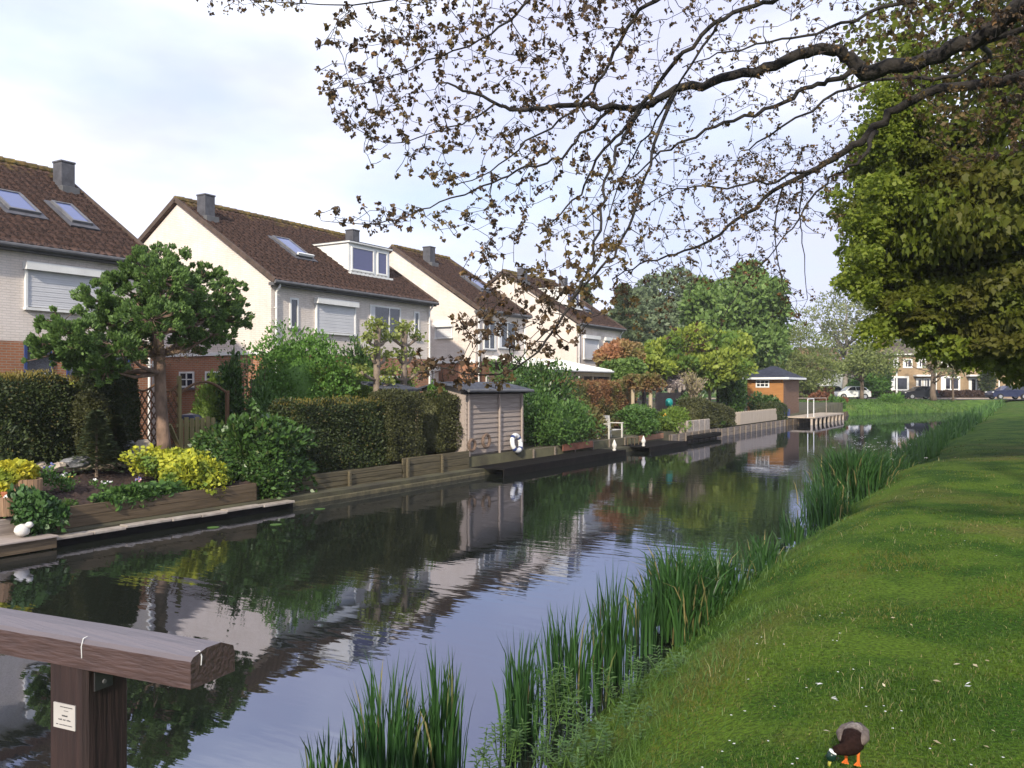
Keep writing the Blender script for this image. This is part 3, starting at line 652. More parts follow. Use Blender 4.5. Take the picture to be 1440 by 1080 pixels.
def skylight(root, tc_, ac, wd, ln, opened=False):
    n = math.hypot(AR - 21.28, RZ - EZ); s_ = (ac - 21.28) * n / (AR - 21.28); a0, a1, s0, s1 = tc_ - wd / 2, tc_ + wd / 2, s_ - ln / 2, s_ + ln / 2; fw = .07
    fl = MB(); slope_box(fl, a0 - .13, a1 + .13, s0 - .2, s1 + .1, .03, .075); sk = obj('skylight', fl, lead, root)
    m = MB()
    for a, b, c, d in ((a0, a0 + fw, s0, s1), (a1 - fw, a1, s0, s1), (a0 + fw, a1 - fw, s0, s0 + fw), (a0 + fw, a1 - fw, s1 - fw, s1)): slope_box(m, a, b, c, d, .076, .15)
    obj('frame', m, grey_metal, sk)
    m = MB(); slope_box(m, a0 + fw * .7, a1 - fw * .7, s0 + fw * .7, s1 - fw * .7, .08, .125); obj('pane', m, sky_pane, sk)
    if opened:
        m = MB(); slope_box(m, a0 + .02, a1 - .02, s0 - .06, s0 + .02, .152, .24); obj('blind', m, white_paint, sk)
def chimney(root, t_, a_, top=9.46, w_=.22):
    m = MB(); zb = EZ + (a_ - 21.28) * SL - .3; m.cbox(t_ - w_, t_ + w_, a_ - w_, a_ + w_, zb, top - .06, .012); m.cbox(t_ - w_ - .02, t_ + w_ + .02, a_ - w_ - .02, a_ + w_ + .02, top - .058, top, .01)
    c = obj('chimney', m, lead, root)
    s_ = MB(); s_.cbox(t_ - w_ - .06, t_ + w_ + .06, a_ - w_ - .16, a_ + w_ + .02, zb + .05, EZ + (a_ - w_ - 21.28) * SL + .13, .01); obj('flashing', s_, zinc, c)
def dormer(root, t0, t1, a0, z0, z1, panes, pm):
    ab = 21.28 + (z1 - EZ) / SL + .1; m = MB(); m.box(t0, t1, a0, ab, z0, z1); d = obj('dormer', m, white_paint, root)
    m = MB(); m.cbox(t0 - .08, t1 + .08, a0 - .12, ab, z1 + .002, z1 + .07, .01); obj('dormer_roof', m, white_paint, d)
    m = MB(); m.box(t0 - .09, t1 + .09, a0 - .13, ab, z1 + .072, z1 + .09); obj('roof_edge', m, lead, d)
    for a, b in panes:
        m = MB(); fw = .06; za, zb = z0 + .14, z1 - .1
        for x0, x1, q0, q1 in ((a, a + fw, za, zb), (b - fw, b, za, zb), (a + fw, b - fw, za, za + fw), (a + fw, b - fw, zb - fw, zb)): m.box(x0, x1, a0 - .045, a0, q0, q1)
        w_ = obj('window', m, white_paint, d); m = MB(); m.box(a + fw, b - fw, a0 - .012, a0, za + fw, zb - fw); obj('pane', m, pm, w_)
    m = MB(); m.box(t0 - .05, t1 + .05, a0 - .16, a0 - .005, z0 - .03, z0 + .05); obj('sill', m, white_paint, d)
def house(label, t0, t1, chims, base_z=3.72, front_band=False):
    root = thing('brick_house', label, 'house', Wl(t0, AF, .5), 'white brick houses with brown tiled roofs along the canal')
    ab = 2 * AR - AF
    m = MB(); m.prism([(AF, base_z), (AF, EZ - .03), (AR, RZ - .13), (ab, EZ - .03), (ab, base_z)], t0, t1, 'x'); obj('wall', m, white_brick, root)
    m = MB(); m.box(t0 + .004, t1 - .004, AF + .004, ab - .004, .3, base_z - .002); obj('brick_base', m, red_brick, root, label='red brick ground floor wall')
    m = MB(); m.box(t0 - .06, t0 - .003, AF + .0, ab - .3, base_z - .06, base_z + .05); obj('fascia', m, white_paint, root)
    pantiles(t0 - .12, t1 + .12, root)
    for c in chims: chimney(root, *c)
    for tt in (t0 + .16, t1 - .14):
        m = MB(); m.tube([(tt, AF - .24, EZ - .1), (tt, AF - .22, EZ - .2), (tt, AF - .07, EZ - .38), (tt, AF - .06, .6)], .038, 8)
        for zz in (5.2, 4.2, 3.2): m.box(tt - .05, tt + .05, AF - .1, AF - .003, zz, zz + .03)
        obj('drainpipe', m, white_paint, root)
    return root, smap('front', t0), smap('gable', t0)

h1, f1, g1 = house('white brick house at the left edge with two roof windows and a white shutter', 6.9, 15.6, [(15.25, 25.25), (7.3, 25.25)])
shutter(h1, f1, 11.95, 14.0, 4.6, 5.72)
skylight(h1, 12.75, 23.45, .85, 1.25); skylight(h1, 14.3, 23.35, .62, 1.25)
window(h1, f1, 11.95, 12.68, .7, 3.70, bars=(2.95,), frame=blue_paint, name='garden_door', sill=False, label='dark blue garden door with a pane above')
m = MB(); m.box(12.02, 12.6, AF - .16, AF - .04, 2.86, 2.93); obj('porch_lamp', m, white_paint, h1)
window(h1, f1, 13.05, 14.9, .7, 3.62, mull=(13.7,), frame=blue_paint, name='garden_door', sill=False)
h2, f2, g2 = house('white brick house with a white dormer, wide shutter and sunlit gable behind the round tree', 20.1, 28.9, [(20.52, 25.25), (28.45, 25.4)])
window(h2, f2, 20.92, 21.32, 4.58, 5.62, name='narrow_window'); shutter(h2, f2, 22.13, 24.2, 4.55, 5.72)
window(h2, f2, 25.05, 26.9, 4.6, 5.72, mull=(26.2,)); window(h2, f2, 27.78, 28.12, 4.6, 5.66, name='narrow_window')
skylight(h2, 23.3, 23.85, .85, 1.5, True)
dormer(h2, 25.25, 27.75, 22.75, 7.02, 8.22, [(25.4, 26.75), (26.95, 27.6)], dorm_pane)
window(h2, g2, 25.35, 26.15, 2.55, 3.12, mull=(25.75,), bars=(2.84,)); window(h2, g2, 24.0, 24.75, 2.55, 3.12, mull=(24.4,), bars=(2.84,))
window(h2, f2, 22.4, 24.2, 1.0, 3.2, mull=(23.3,)); window(h2, f2, 25.6, 27.2, .6, 3.0, mull=(26.4,), name='garden_door', sill=False)
h3, f3, g3 = house('narrow white brick house half hidden by the hanging twigs, shutter slot in its gable', 32.35, 36.8, [(33.85, 25.25)])
shutter(h3, g3, 22.75, 23.75, 4.9, 5.55); skylight(h3, 35.7, 23.7, .9, 1.3)
window(h3, f3, 33.0, 34.0, 4.3, 5.7, mull=(33.5,)); window(h3, f3, 34.3, 35.9, 4.4, 5.7, mull=(35.1,)); window(h3, f3, 33.2, 36, .7, 3.1, mull=(34.1, 35.0), sill=False)
h4, f4, g4 = house('farthest white brick house of the row beside the red maple, two shutters on its front', 42.5, 48.45, [(42.9, 25.25), (48.1, 25.3)])
shutter(h4, f4, 43.3, 45.2, 4.2, 5.5); shutter(h4, f4, 46.0, 47.8, 4.2, 5.5); skylight(h4, 46.5, 23.3, .8, 1.2)
dormer(h4, 43.9, 45.7, 22.9, 7.15, 8.3, [(44.0, 45.0), (45.1, 45.6)], dorm_pane)
def garage(label, t0, t1, a0, door_col):
    root = thing('garage', label, 'garage', Wl(t0, a0, .5), 'garages between the row houses')
    m = MB(); m.box(t0, t1, a0, a0 + 6, .3, 3.3); obj('wall', m, white_brick, root)
    m = MB(); m.box(t0, t1, a0 - .12, a0 + 6, 3.302, 3.5); obj('roof_edge', m, white_paint, root)
    w_ = MB(); w_.box(t0 + .5, t1 - .8, a0 - .05, a0 - .003, .5, 2.6); d = obj('garage_door', w_, shutter_mat, root)
    w_ = MB(); w_.box(t0 + .45, t1 - .75, a0 - .16, a0 - .003, 2.62, 3.2); obj('lintel_panel', w_, door_col, root)
    w_ = MB(); w_.tube([(t1 - .45, a0 - .06, 3.3), (t1 - .45, a0 - .06, .5)], .04, 8); obj('drainpipe', w_, white_paint, root)
garage('garage with a blue lintel panel behind the tree trunk and lattice', 15.75, 19.95, 27.0, blue_paint)
garage('low white garage between the dormer house and the narrow house', 29.1, 32.1, 23.4, white_paint)

# glazed veranda behind the copper hedge
v = thing('veranda', 'garden veranda with a sloping white ribbed roof behind the copper hedge', 'veranda', Wl(35, 18.5, .5))
m = MB(); m.add([(33, 18.4, 3.36), (40.4, 18.4, 3.36), (40.4, 21.4, 3.95), (33, 21.4, 3.95), (33, 18.4, 3.33), (40.4, 18.4, 3.33), (40.4, 21.4, 3.92), (33, 21.4, 3.92)], [(0, 1, 2, 3), (7, 6, 5, 4), (0, 4, 5, 1), (1, 5, 6, 2), (2, 6, 7, 3), (3, 7, 4, 0)])
for i in range(13):
    x = 33.03 + i * .61; m.bar((x, 18.38, 3.40), (x, 21.4, 3.99), .05, .06)
m.tube([(33, 18.33, 3.33), (40.42, 18.33, 3.33)], .06, 8)
obj('roof', m, white_paint, v)
m = MB(); m.box(33, 40.35, 18.45, 18.6, 3.08, 3.30); obj('beam', m, pale_wood, v)
for x in (33.1, 35.2, 36.4, 38.3, 40.3): m = MB(); m.box(x - .08, x + .08, 18.46, 18.6, .5, 3.078); obj('post', m, pale_wood, v)
m = MB(); m.box(33.1, 40.2, 21.2, 21.26, .5, 3.4); m.box(33.1, 33.16, 18.7, 21.2, .5, 3.3); obj('back_wall', m, dark_brick, v)
m = MB(); m.lathe((38.9, 19.4, 2.5), [(.02, .55), (.02, .28), (.07, .26), (.32, .02), (.31, 0), (.02, .02)], 14); o = obj('hanging_lamp', m, zinc, None, loc=Wl(38.9, 19.4, 2.5)); tag(o, 'dark hanging lamp under the white veranda roof', 'lamp')
# ================================================================ the bank's edge: revetments, coping, decks
def lw(t, a, z): return Wl(t, a, z)
def single(name, mb, m, label, cat, loc, group=None, smooth=False):
    return tag(obj(name, mb, m, None, smooth=smooth, loc=loc), label, cat, group)
g = thing('coping_wall', 'pale stone coping slabs on a dark quay wall below the flower bed', 'quay wall', lw(10, 13.4, 0))
m = MB(); m.box(7.95, 13.2, 13.46, 13.56, -.8, .125); obj('quay_board', m, black_wood, g)
x = 7.95; rr = random.Random(4)
m = MB()
while x < 13.0:
    l = rr.uniform(.55, .95); z = rr.uniform(-.012, .012); m.cbox(x, min(x + l, 13.2) - .02, 13.36 + rr.uniform(-.02, .02), 13.78, .128 + z, .175 + z, .008); x += l
obj('coping', m, concrete, g)
g = thing('garden_deck', 'low plank deck over the water in the lower left of the garden', 'deck', lw(5.5, 13.6, 0))
m = MB()
for i in range(7): m.cbox(2.0, 7.9, 13.22 + i * .15, 13.36 + i * .15, .196, .226, .005)
obj('planks', m, grey_wood, g); m = MB(); m.box(2.0, 7.9, 13.28, 13.34, .02, .195); obj('edge_beam', m, plank_wood, g)
for x in (2.6, 4.4, 6.2, 7.6): m = MB(); m.tube([(x, 13.4, -1), (x, 13.4, .19)], .06, 8); obj('post', m, black_wood, g)
# raised flower bed
g = thing('raised_flower_bed', 'raised flower bed of dark soil held by weathered boards', 'flower bed', lw(10, 14, .25))
m = MB()
for z0 in (.20, .385): m.cbox(8.25, 12.55, 13.86, 13.91, z0, z0 + .18, .006)
m.cbox(12.56, 12.61, 13.9, 15.2, .2, .56, .006); m.cbox(8.2, 8.25, 13.9, 16.2, .2, .56, .006); obj('boards', m, plank_wood, g)
xs, ys = np.meshgrid(np.linspace(8.25, 12.55, 70), np.linspace(13.92, 16.9, 50), indexing='ij')
zz = .53 + .10 * (ys - 13.9) + .035 * np.sin(xs * 9 + ys * 5) * np.sin(ys * 13) + rng.normal(0, .018, xs.shape)
V = np.stack([-ys, xs, zz], -1).reshape(-1, 3); i = (np.arange(69)[:, None] * 50 + np.arange(49)[None, :]).reshape(-1, 1)
npobj('soil', V, [i + np.array([[0, 50, 51, 1]])], soil, g, smooth=True)
g = thing('garden_terrace', 'low stone step with grey rubble along the back of the flower bed', 'stone edging', lw(10, 17, .5))
m = MB(); x = 8.6
while x < 12.2: l = rr.uniform(.5, .8); m.cbox(x, x + l - .02, 16.9, 17.25, .82, .9 + rr.uniform(0, .03), .012); x += l
obj('step', m, stone, g); m = MB(); m.box(7.5, 14.0, 17.26, 21.3, .4, .86); obj('terrace_fill', m, soil, g)
# rocks
def rock(t, a, z, r, m, label):
    b = MB(); b.ell((t, a, z + r[2] * .6), r, 10, 7, .16, int(t * 31)); return single('rock', b, m, label, 'rock', lw(t, a, z), 'rocks beside the flower bed')
def px_rock(px, py, a, r, m, label): t_ = T(px, a); rock(t_, a, ZZ(py, t_, a) - r[2] * .6, r, m, label)
px_rock(201, 629, 16.6, (.21, .2, .17), stone, 'large pale sandstone boulder beside the tree trunk')
px_rock(183, 628, 16.9, (.13, .13, .13), grey_stone, 'small grey rock left of the pale boulder')
px_rock(187, 641, 16.4, (.15, .15, .16), grey_stone, 'jagged grey rock below the pale boulder')
px_rock(110, 650, 16.6, (.34, .22, .12), grey_stone, 'flat grey rock slab behind the pansies')
px_rock(82, 657, 16.6, (.17, .16, .10), stone, 'small sandy stone left of the grey rock slab')
px_rock(58, 655, 16.8, (.10, .14, .08), stone, 'sandy stone under the dark rounded hedge')
# revetment boards further on
def revet(label, t0, t1, a, z0, z1, m, rows=3, posts=1.2, grp='timber revetments along the bank'):
    g = thing('revetment', label, 'revetment', lw((t0 + t1) / 2, a, z0), grp); b = MB(); h = (z1 - z0) / rows
    for i in range(rows): b.cbox(t0, t1, a + rr.uniform(0, .015), a + .06, z0 + i * h, z0 + (i + 1) * h - .012, .005)
    obj('boards', b, m, g); x = t0 + .1
    while x < t1: b = MB(); b.cbox(x, x + .08, a - .07, a - .003, -.6, z1 - .02, .008); obj('post', b, m, g); x += posts
    return g
weath = wood('weathered_board', (0.15, 0.125, 0.075), (0.065, 0.055, 0.035), axis='y')
grey_board = wood('grey_board', (0.24, 0.20, 0.16), (0.12, 0.10, 0.085), axis='y')
revet('weathered board wall with a mossy ledge below the wide clipped hedge', 13.3, 17.6, 14.0, .12, .58, weath, 4, 2.1)
revet('tall board wall below the clipped yew block', 17.65, 20.75, 14.0, .12, .72, weath, 3, 1.55)
g = single('ledge', MB().cbox(13.2, 20.9, 13.55, 13.98, -.3, .10, .02), plain('mossy_concrete', (0.13, 0.11, 0.06), (0.055, 0.05, 0.03), rough=1, scale=4, bump=.8), 'dark mossy ledge just above the water under the board walls', 'ledge', lw(17, 13.7, 0))
revet('low grey board wall beside the garden shed', 24.5, 33.5, 14.1, .15, .52, grey_board, 2, 1.5)
revet('grey board wall between the black jetty and the concrete planter', 35.9, 43.0, 13.55, -.3, .46, grey_board, 2, .9)
revet('dark board wall below the picket fence', 43.1, 57, 13.55, -.3, .42, grey_board, 3, 1.1)
revet('dark board wall below the orange garden house', 57.1, 79.5, 13.55, -.3, .40, plank_wood, 3, 1.6)
def jetty(label, t0, t1, a0, a1, z):
    g = thing('jetty', label, 'jetty', lw((t0 + t1) / 2, (a0 + a1) / 2, 0), 'jetties on the far side'); m = MB(); n = int((t1 - t0) / .15)
    for i in range(n): m.cbox(t0 + (t1 - t0) * i / n, t0 + (t1 - t0) * (i + 1) / n - .008, a0, a1, z - .03, z, .004)
    obj('planks', m, black_wood, g); m = MB(); m.box(t0, t1, a0 - .045, a0 - .003, -.05, z + .01); obj('edge_board', m, black_wood, g)
jetty('long black jetty in front of the garden shed', 20.9, 29.6, 12.95, 14.06, .21)
jetty('short black jetty in front of the white bench', 31.5, 35.8, 12.75, 14.06, .20)

# ================================================================ the garden shed with the life ring
s = thing('garden_shed', 'weathered board shed with a grey shingle roof at the water', 'shed', lw(22.5, 15.4, .5))
m = MB(); z = .56
while z < 2.36:
    m.add([(21.0, 14.27, z), (24.2, 14.27, z), (24.2, 14.30, z + .158), (21.0, 14.30, z + .158), (21.0, 14.34, z), (24.2, 14.34, z), (24.2, 14.34, z + .158), (21.0, 14.34, z + .158)],
          [(0, 1, 2, 3), (1, 5, 6, 2), (0, 3, 7, 4), (0, 4, 5, 1), (3, 2, 6, 7)]); z += .152
m.box(21.0, 24.2, 14.345, 15.9, .5, 2.40); m.prism([(14.345, 2.40), (15.1, 2.68), (15.9, 2.50), (15.9, 2.40)], 21.0, 24.2, 'x'); obj('board_wall', m, grey_wood, s)
for x in (21.02, 22.75, 24.13): m = MB(); m.cbox(x, x + .07, 14.2, 14.262, .5, 2.42, .006); obj('upright', m, grey_wood, s)
m = MB(); m.box(20.6, 24.35, 14.12, 14.20, 2.36, 2.50); obj('fascia', m, black_wood, s)
m = MB(); m.add([(20.7, 14.05, 2.51), (24.45, 14.05, 2.51), (24.45, 15.1, 2.74), (20.7, 15.1, 2.74), (24.45, 16.1, 2.5), (20.7, 16.1, 2.5),
                 (20.7, 14.05, 2.46), (24.45, 14.05, 2.46), (24.45, 15.1, 2.69), (20.7, 15.1, 2.69), (24.45, 16.1, 2.45), (20.7, 16.1, 2.45)],
                [(0, 1, 2, 3), (3, 2, 4, 5), (6, 9, 8, 7), (9, 11, 10, 8), (0, 6, 7, 1), (1, 7, 8, 2), (2, 8, 10, 4), (4, 10, 11, 5), (5, 11, 9, 3), (3, 9, 6, 0)]); obj('roof', m, felt, s)
m = MB(); m.tube([(20.7, 14.0, 2.47), (24.5, 14.0, 2.45)], .05, 8); obj('gutter', m, zinc, s)
x = T(588, 15.9); m = MB(); m.box(x, x + .1, 15.9, 16.0, .5, 2.52); obj('post', m, pale_wood, s)
m = MB(); m.add([(T(556, 15.7), 15.7, 2.52), (20.69, 15.7, 2.52), (20.69, 17, 2.74), (T(556, 15.7), 17, 2.74), (T(556, 15.7), 15.7, 2.44), (20.69, 15.7, 2.44), (20.69, 17, 2.66), (T(556, 15.7), 17, 2.66)], [(0, 1, 2, 3), (7, 6, 5, 4), (0, 4, 5, 1), (1, 5, 6, 2), (2, 6, 7, 3), (3, 7, 4, 0)]); obj('rear_roof', m, felt, s)
r_ = thing('life_ring', 'white life ring with blue bands leaning on the shed', 'life ring', lw(23.55, 14.05, .42)); cx, cy, cz = 23.55, 14.02, .77
for nm, segs, rad, mt in (('ring', [(0, 360)], .075, white_paint), ('band', [(k * 90 + 33, k * 90 + 52) for k in range(4)], .080, blue_paint)):
    for a0, a1 in segs:
        m = MB(); n = 36 if nm == 'ring' else 6
        m.tube([(cx + .25 * math.cos(R(a0 + (a1 - a0) * k / n)), cy + .06 + .05 * math.sin(R(a0 + (a1 - a0) * k / n)), cz + .25 * math.sin(R(a0 + (a1 - a0) * k / n))) for k in range(n + 1)], rad, 10); obj(nm, m, mt, r_, smooth=True)
for i, (px, py, rr_, lb) in enumerate([(664, 626, .16, 'round wicker wreath leaning at the left foot of the shed'), (684, 620, .19, 'round wicker wreath leaning on the middle of the shed')]):
    t_ = T(px, 14.1); z_ = ZZ(py, t_, 14.1); m = MB(); m.tube([(t_ + rr_ * math.cos(k * math.pi / 9), 14.1, z_ + rr_ * math.sin(k * math.pi / 9)) for k in range(19)], .05, 7)
    single('wreath', m, plain('wicker', (0.22, 0.15, 0.11), (0.10, 0.07, 0.05), rough=1, scale=20, bump=1), lb, 'wreath', lw(t_, 14.1, z_ - rr_), 'wicker wreaths on the shed wall')

# ================================================================ hedges and shrubs, left to right
b = lambda px0, px1, top, bot, a, da: (*box_px(px0, px1, top, bot, a)[:2], a, a + da, *box_px(px0, px1, top, bot, a)[2:])
def H_(name, label, px0, px1, top, bot, a, da, n, size, m, **kw):
    q = list(b(px0, px1, top, bot, a, da)); q[4] = min(q[4], .6) if kw.pop('ground', True) else q[4]
    return hedge(name, label, 'hedge' if 'hedge' in name else 'shrub', tuple(q), n, size, m, **kw)
hg = H_('clipped_hedge', 'massive dark rounded hedge at the left edge with a yellowing top', -140, 119, 531, 660, 17.7, 1.9, 17000, .075, yew, rnd=.5)
V, Fs = hedge_np(*[(x + y) for x, y in zip(b(-140, 112, 530, 540, 17.85, 1.5), (0, 0, 0, 0, .02, .04))], 3600, .07, core=False, rnd=.06, up=1.2)
npobj('new_growth', V, Fs, yew_tip, hg, label='golden new growth along the top')
bush('round_bush', 'small dark ball bush at the left picture edge below the big hedge', 'shrub', T(2, 17.0), 17.0, .8, .42, .4, 1.0, 2500, .06, yew, K=8)
bush('golden_shrub', 'yellow green conifer bush between the two dark yews', 'shrub', T(116, 18.9), 18.9, .6, .5, .5, 2.0, 3000, .08, gold, 'thin', K=9)
H_('columnar_yew', 'broad dark columnar yew left of the tree trunk', 134, 206, 514, 640, 17.6, 1.1, 9000, .07, yew, rnd=.42)
H_('columnar_yew', 'brown green sunlit yew against the dark columnar yew', 126, 160, 548, 650, 17.1, .7, 4200, .07, yew_brown, rnd=.3)
# two small firs in layers
def fir(label, px, top, bot, a, rad, m):
    t_ = T(px, a); z0, z1 = ZZ(bot, t_, a), ZZ(top, t_, a); root = thing('small_fir', label, 'conifer', lw(t_, a, z0), 'small firs in the flower bed')
    k = MB(); k.tube([(t_, a, z0 - .1), (t_, a, z1)], [.035, .01], 6); obj('trunk', k, bark, root); P = []; D = []
    for i in range(120):
        s_ = (i / 120) ** .85; z = z0 + .08 + (z1 - z0 - .08) * s_; r = rad * (1 - s_) ** .8 + .03; th = i * 2.4 + rng.uniform(0, .6)
        for j in range(22):
            u = (j / 22) ** .8; P.append((t_ + r * u * math.cos(th) + rng.normal(0, .02), a + r * u * math.sin(th) + rng.normal(0, .02), z - .12 * u * r / rad + .0 + rng.normal(0, .012)))
            sd = 1 if j % 2 else -1; D.append((math.cos(th + sd * .7), math.sin(th + sd * .7), .15))
    P = np.array(P); D = np.array(D); V, Fs = leaves(np.stack([-P[:, 1], P[:, 0], P[:, 2]], 1), np.stack([-D[:, 1], D[:, 0], D[:, 2]], 1), rand_dir(len(P)) * .3 + [0, 0, 1], .09, 'leaf')
    npobj('crown', V, Fs, m, root)
fir('small bluish fir in front of the sunlit yew', 136, 578, 664, 16.2, .55, leafm('fir_needles', (0.045, 0.07, 0.03), (0.10, 0.13, 0.06), trans=.1))
fir('small dark fir left of the pale boulder', 163, 585, 654, 16.6, .45, yew)
def B_(name, label, cat, px0, px1, top, bot, a, n, size, m, da=None, zb=.5, shape='leaf', K=12, rel=.5, **kw):
    pm = (px0 + px1) / 2; tm = T(pm, a); k = Zd(tm, a) / F; z0, z1 = ZZ(bot, tm, a), ZZ(top, tm, a)
    r_ = (px1 - px0) / 2 * k * math.cos(math.atan((pm - 720) / F)); rt = r_
    if da: t0, t1 = T(px0, a), T(px1, a); rt = (t1 - t0) / 2
    return bush(name, label, cat, tm, a, min(z0, zb) if zb is not None else z0, rt * 1.02, da or r_, (z1 - min(z0, zb)) if zb is not None else z1 - z0, n, size, m, shape, K, rel, **kw)
B_('golden_shrub', 'bright golden euonymus mound spilling over the flower bed boards', 'shrub', 232, 318, 645, 702, 14.35, 5200, .055, euonymus, da=.45, zb=.45, K=14, shape='round')
B_('golden_shrub', 'yellow green low shrub at the foot of the tree trunk', 'shrub', 196, 290, 633, 668, 15.2, 3800, .05, euonymus, da=.4, zb=.7, K=12, shape='round')
bush('yellow_plant', 'bright yellow leafy plant in the wooden tub', 'plant', T(22, 14.9), 14.9, .95, .33, .26, .34, 2000, .055, gold, 'round', K=9)
bush('yellow_plant', 'small yellow leafy plant behind the white shell at the left edge', 'plant', T(2, 14.4), 14.4, .72, .10, .12, .28, 500, .05, gold, 'round', K=5)
def tub(label, px0, px1, top, bot, a, wd):
    t0, t1, z0, z1 = box_px(px0, px1, top, bot, a); g = thing('wooden_tub', label, 'planter', lw((t0 + t1) / 2, a, z0), 'wooden planters on the deck'); m = MB(); n = 9; c = (t0 + t1) / 2; r0 = (t1 - t0) / 2
    for i in range(18):
        th = i * math.pi / 9; m.bar((c + r0 * .9 * math.cos(th), a + wd * .9 * math.sin(th), z0), (c + r0 * math.cos(th), a + wd * math.sin(th), z1), r0 * .36, .03)
    obj('staves', m, pale_wood if 0 else wood('tub_wood' + label[:3], (0.33, 0.21, 0.13), (0.20, 0.13, 0.08), axis='z'), g); m = MB(); m.lathe((c, a, z1 - .09), [(r0 * .92, 0), (r0 * .9, .05), (.01, .06)], 16); obj('soil', m, soil, g)
tub('wooden tub holding the bright yellow plant', 24, 54, 673, 715, 14.7, .26); tub('square cut wooden tub at the left picture edge', -10, 23, 698, 724, 14.1, .24)
m = MB(); m.cbox(T(-30, 13.95), T(30, 13.95), 13.95, 14.02, .22, .48, .01); single('low_board', m, grey_wood, 'low upright boards under the left wooden tub', 'edging', lw(7, 13.95, .22))
B_('ivy_bush', 'dark green ivy ball hanging over the coping in front of the bed', 'shrub', 25, 82, 694, 742, 13.75, 3600, .055, ivy_leaf, da=.33, zb=.24, K=10, shape='round')
t_ = T(31, 13.5)
m = MB(); m.ell((t_, 13.5, .34), (.12, .10, .10), 10, 8, .08, 3); m.ell((t_ + .08, 13.44, .42), (.06, .06, .05), 8, 6, .05, 4); single('shell_ornament', m, plain('white_stone', (0.72, 0.70, 0.66), (0.5, 0.47, 0.42), rough=.8, scale=9), 'white shell on the deck beside the ivy ball', 'ornament', lw(t_, 13.5, .24), smooth=True)
t_ = T(14, 14.1); m = MB(); m.ell((t_, 14.1, .80), (.10, .09, .06), 10, 8, .1, 5); m.ell((t_ + .07, 14.05, .84), (.05, .05, .04), 8, 6, .05, 4); single('shell_ornament', m, MATS['white_stone'], 'white shell in the wooden tub at the left edge', 'ornament', lw(t_, 14.1, .74), smooth=True)
t_ = T(10, 14.3); m = MB(); m.lathe((t_, 14.3, .72), [(.07, 0), (.09, .13), (.10, .13), (.10, .16), (.08, .16)], 14); single('flower_pot', m, terracotta, 'small terracotta pot beside the white shell in the tub', 'flower pot', lw(t_, 14.3, .72))
B_('ground_cover', 'bright green trailing plant over the flower bed boards', 'plant', 140, 245, 683, 712, 13.98, 3000, .06, mid_leaf, da=.16, zb=.42, K=16, rel=.35, shape='round', core=False)
B_('ground_cover', 'small pale sprout patch in the front left of the bed', 'plant', 82, 108, 703, 716, 14.1, 260, .05, weed_leaf, da=.12, zb=.5, K=5, shape='thin', core=False)
# pansies and small flowers: each tuft its own
def flowers(label, px, py, a, n, cols, hgt=.16, r=.09, leafn=90):
    t_ = T(px, a); z_ = ZZ(py, t_, a) - hgt; g = thing('flower_tuft', label, 'flowers', lw(t_, a, z_), 'flower tufts in the bed')
    base = np.array(lw(t_, a, z_)); P = base + rng.normal(size=(leafn, 3)) * [r * .6, r * .6, hgt * .3] + [0, 0, hgt * .35]; npobj('leaves', *leaves(P, rand_dir(leafn) + [0, 0, 1], rand_dir(leafn), .06, 'leaf'), mid_leaf, g)
    m_, t2, b2 = None, None, None
    for c in cols:
        nm = 'petals_' + c; mt = MATS.get(nm) or leafm(nm, *{'white': ((.75, .75, .75), (.85, .85, .85)), 'yellow': ((.7, .5, .08), (.8, .65, .2)), 'blue': ((.18, .2, .55), (.35, .4, .75)), 'orange': ((.75, .35, .03), (.85, .5, .05)), 'pink': ((.6, .25, .3), (.7, .4, .4))}[c], trans=.2)
        k = max(6, n * 5); Cn = base + rng.normal(size=(n, 3)) * [r * .7, r * .7, hgt * .12] + [0, 0, hgt]
        Pn = np.repeat(Cn, 5, axis=0); d = rand_dir(n * 5) * [1, 1, .6]; npobj('petals', *leaves(Pn, d, rand_dir(n * 5) + [.5, -.5, .5], .038, 'round'), mt, g)
flowers('blue pansy tuft behind the ivy ball', 70, 657, 15.2, 5, ['blue'], .3, .14, 300); flowers('pale yellow pansy tuft right of the blue pansies', 92, 668, 15.1, 5, ['yellow', 'white'], .25, .13, 260)
flowers('white flowers in the middle of the soil bed', 147, 678, 14.7, 5, ['white']); flowers('single small white flower left in the soil bed', 131, 676, 14.8, 2, ['white'], .1, .05, 30)
flowers('blue and pink flower in front of the yellow mound', 194, 675, 14.7, 3, ['blue', 'pink'], .12, .05, 40); flowers('white flower at the right end of the ivy ball', 81, 711, 13.6, 2, ['white'], .08, .04, 20)
flowers('small pink bloom low in the bed beside the trailing plant', 178, 684, 14.5, 2, ['pink'], .1, .05, 40)
# lattice, arch and gate behind the trunk
g = thing('lattice_screen', 'brown wooden lattice screen with curved top behind the tree trunk', 'trellis', lw(14, 17.9, .6)); A_ = 17.9
t0, t1 = T(183, A_), T(252, A_); za, zt = .6, ZZ(541, t0, A_)
lat = wood('lattice_wood', (0.20, 0.115, 0.065), (0.12, 0.07, 0.045), axis='z')
def ztop(x): return zt - .28 * abs(math.sin(math.pi * (x - t0) / (t1 - t0) * 2)) * .6
m = MB(); k = -20
while k < 30:
    for sg in (1, -1):
        pts = []
        for j in range(60):
            z = za + (zt - za) * j / 59; x = t0 + k * .16 + sg * (z - za) * .62 + (1.1 if sg < 0 else 0)
            if t0 + .05 < x < t1 - .03 and z < ztop(x): pts.append((x, z))
        if len(pts) > 3: m.bar((pts[0][0], A_ + .012 * sg, pts[0][1]), (pts[-1][0], A_ + .012 * sg, pts[-1][1]), .022, .024)
    k += 1
obj('lattice', m, lat, g)
m = MB(); n = 24
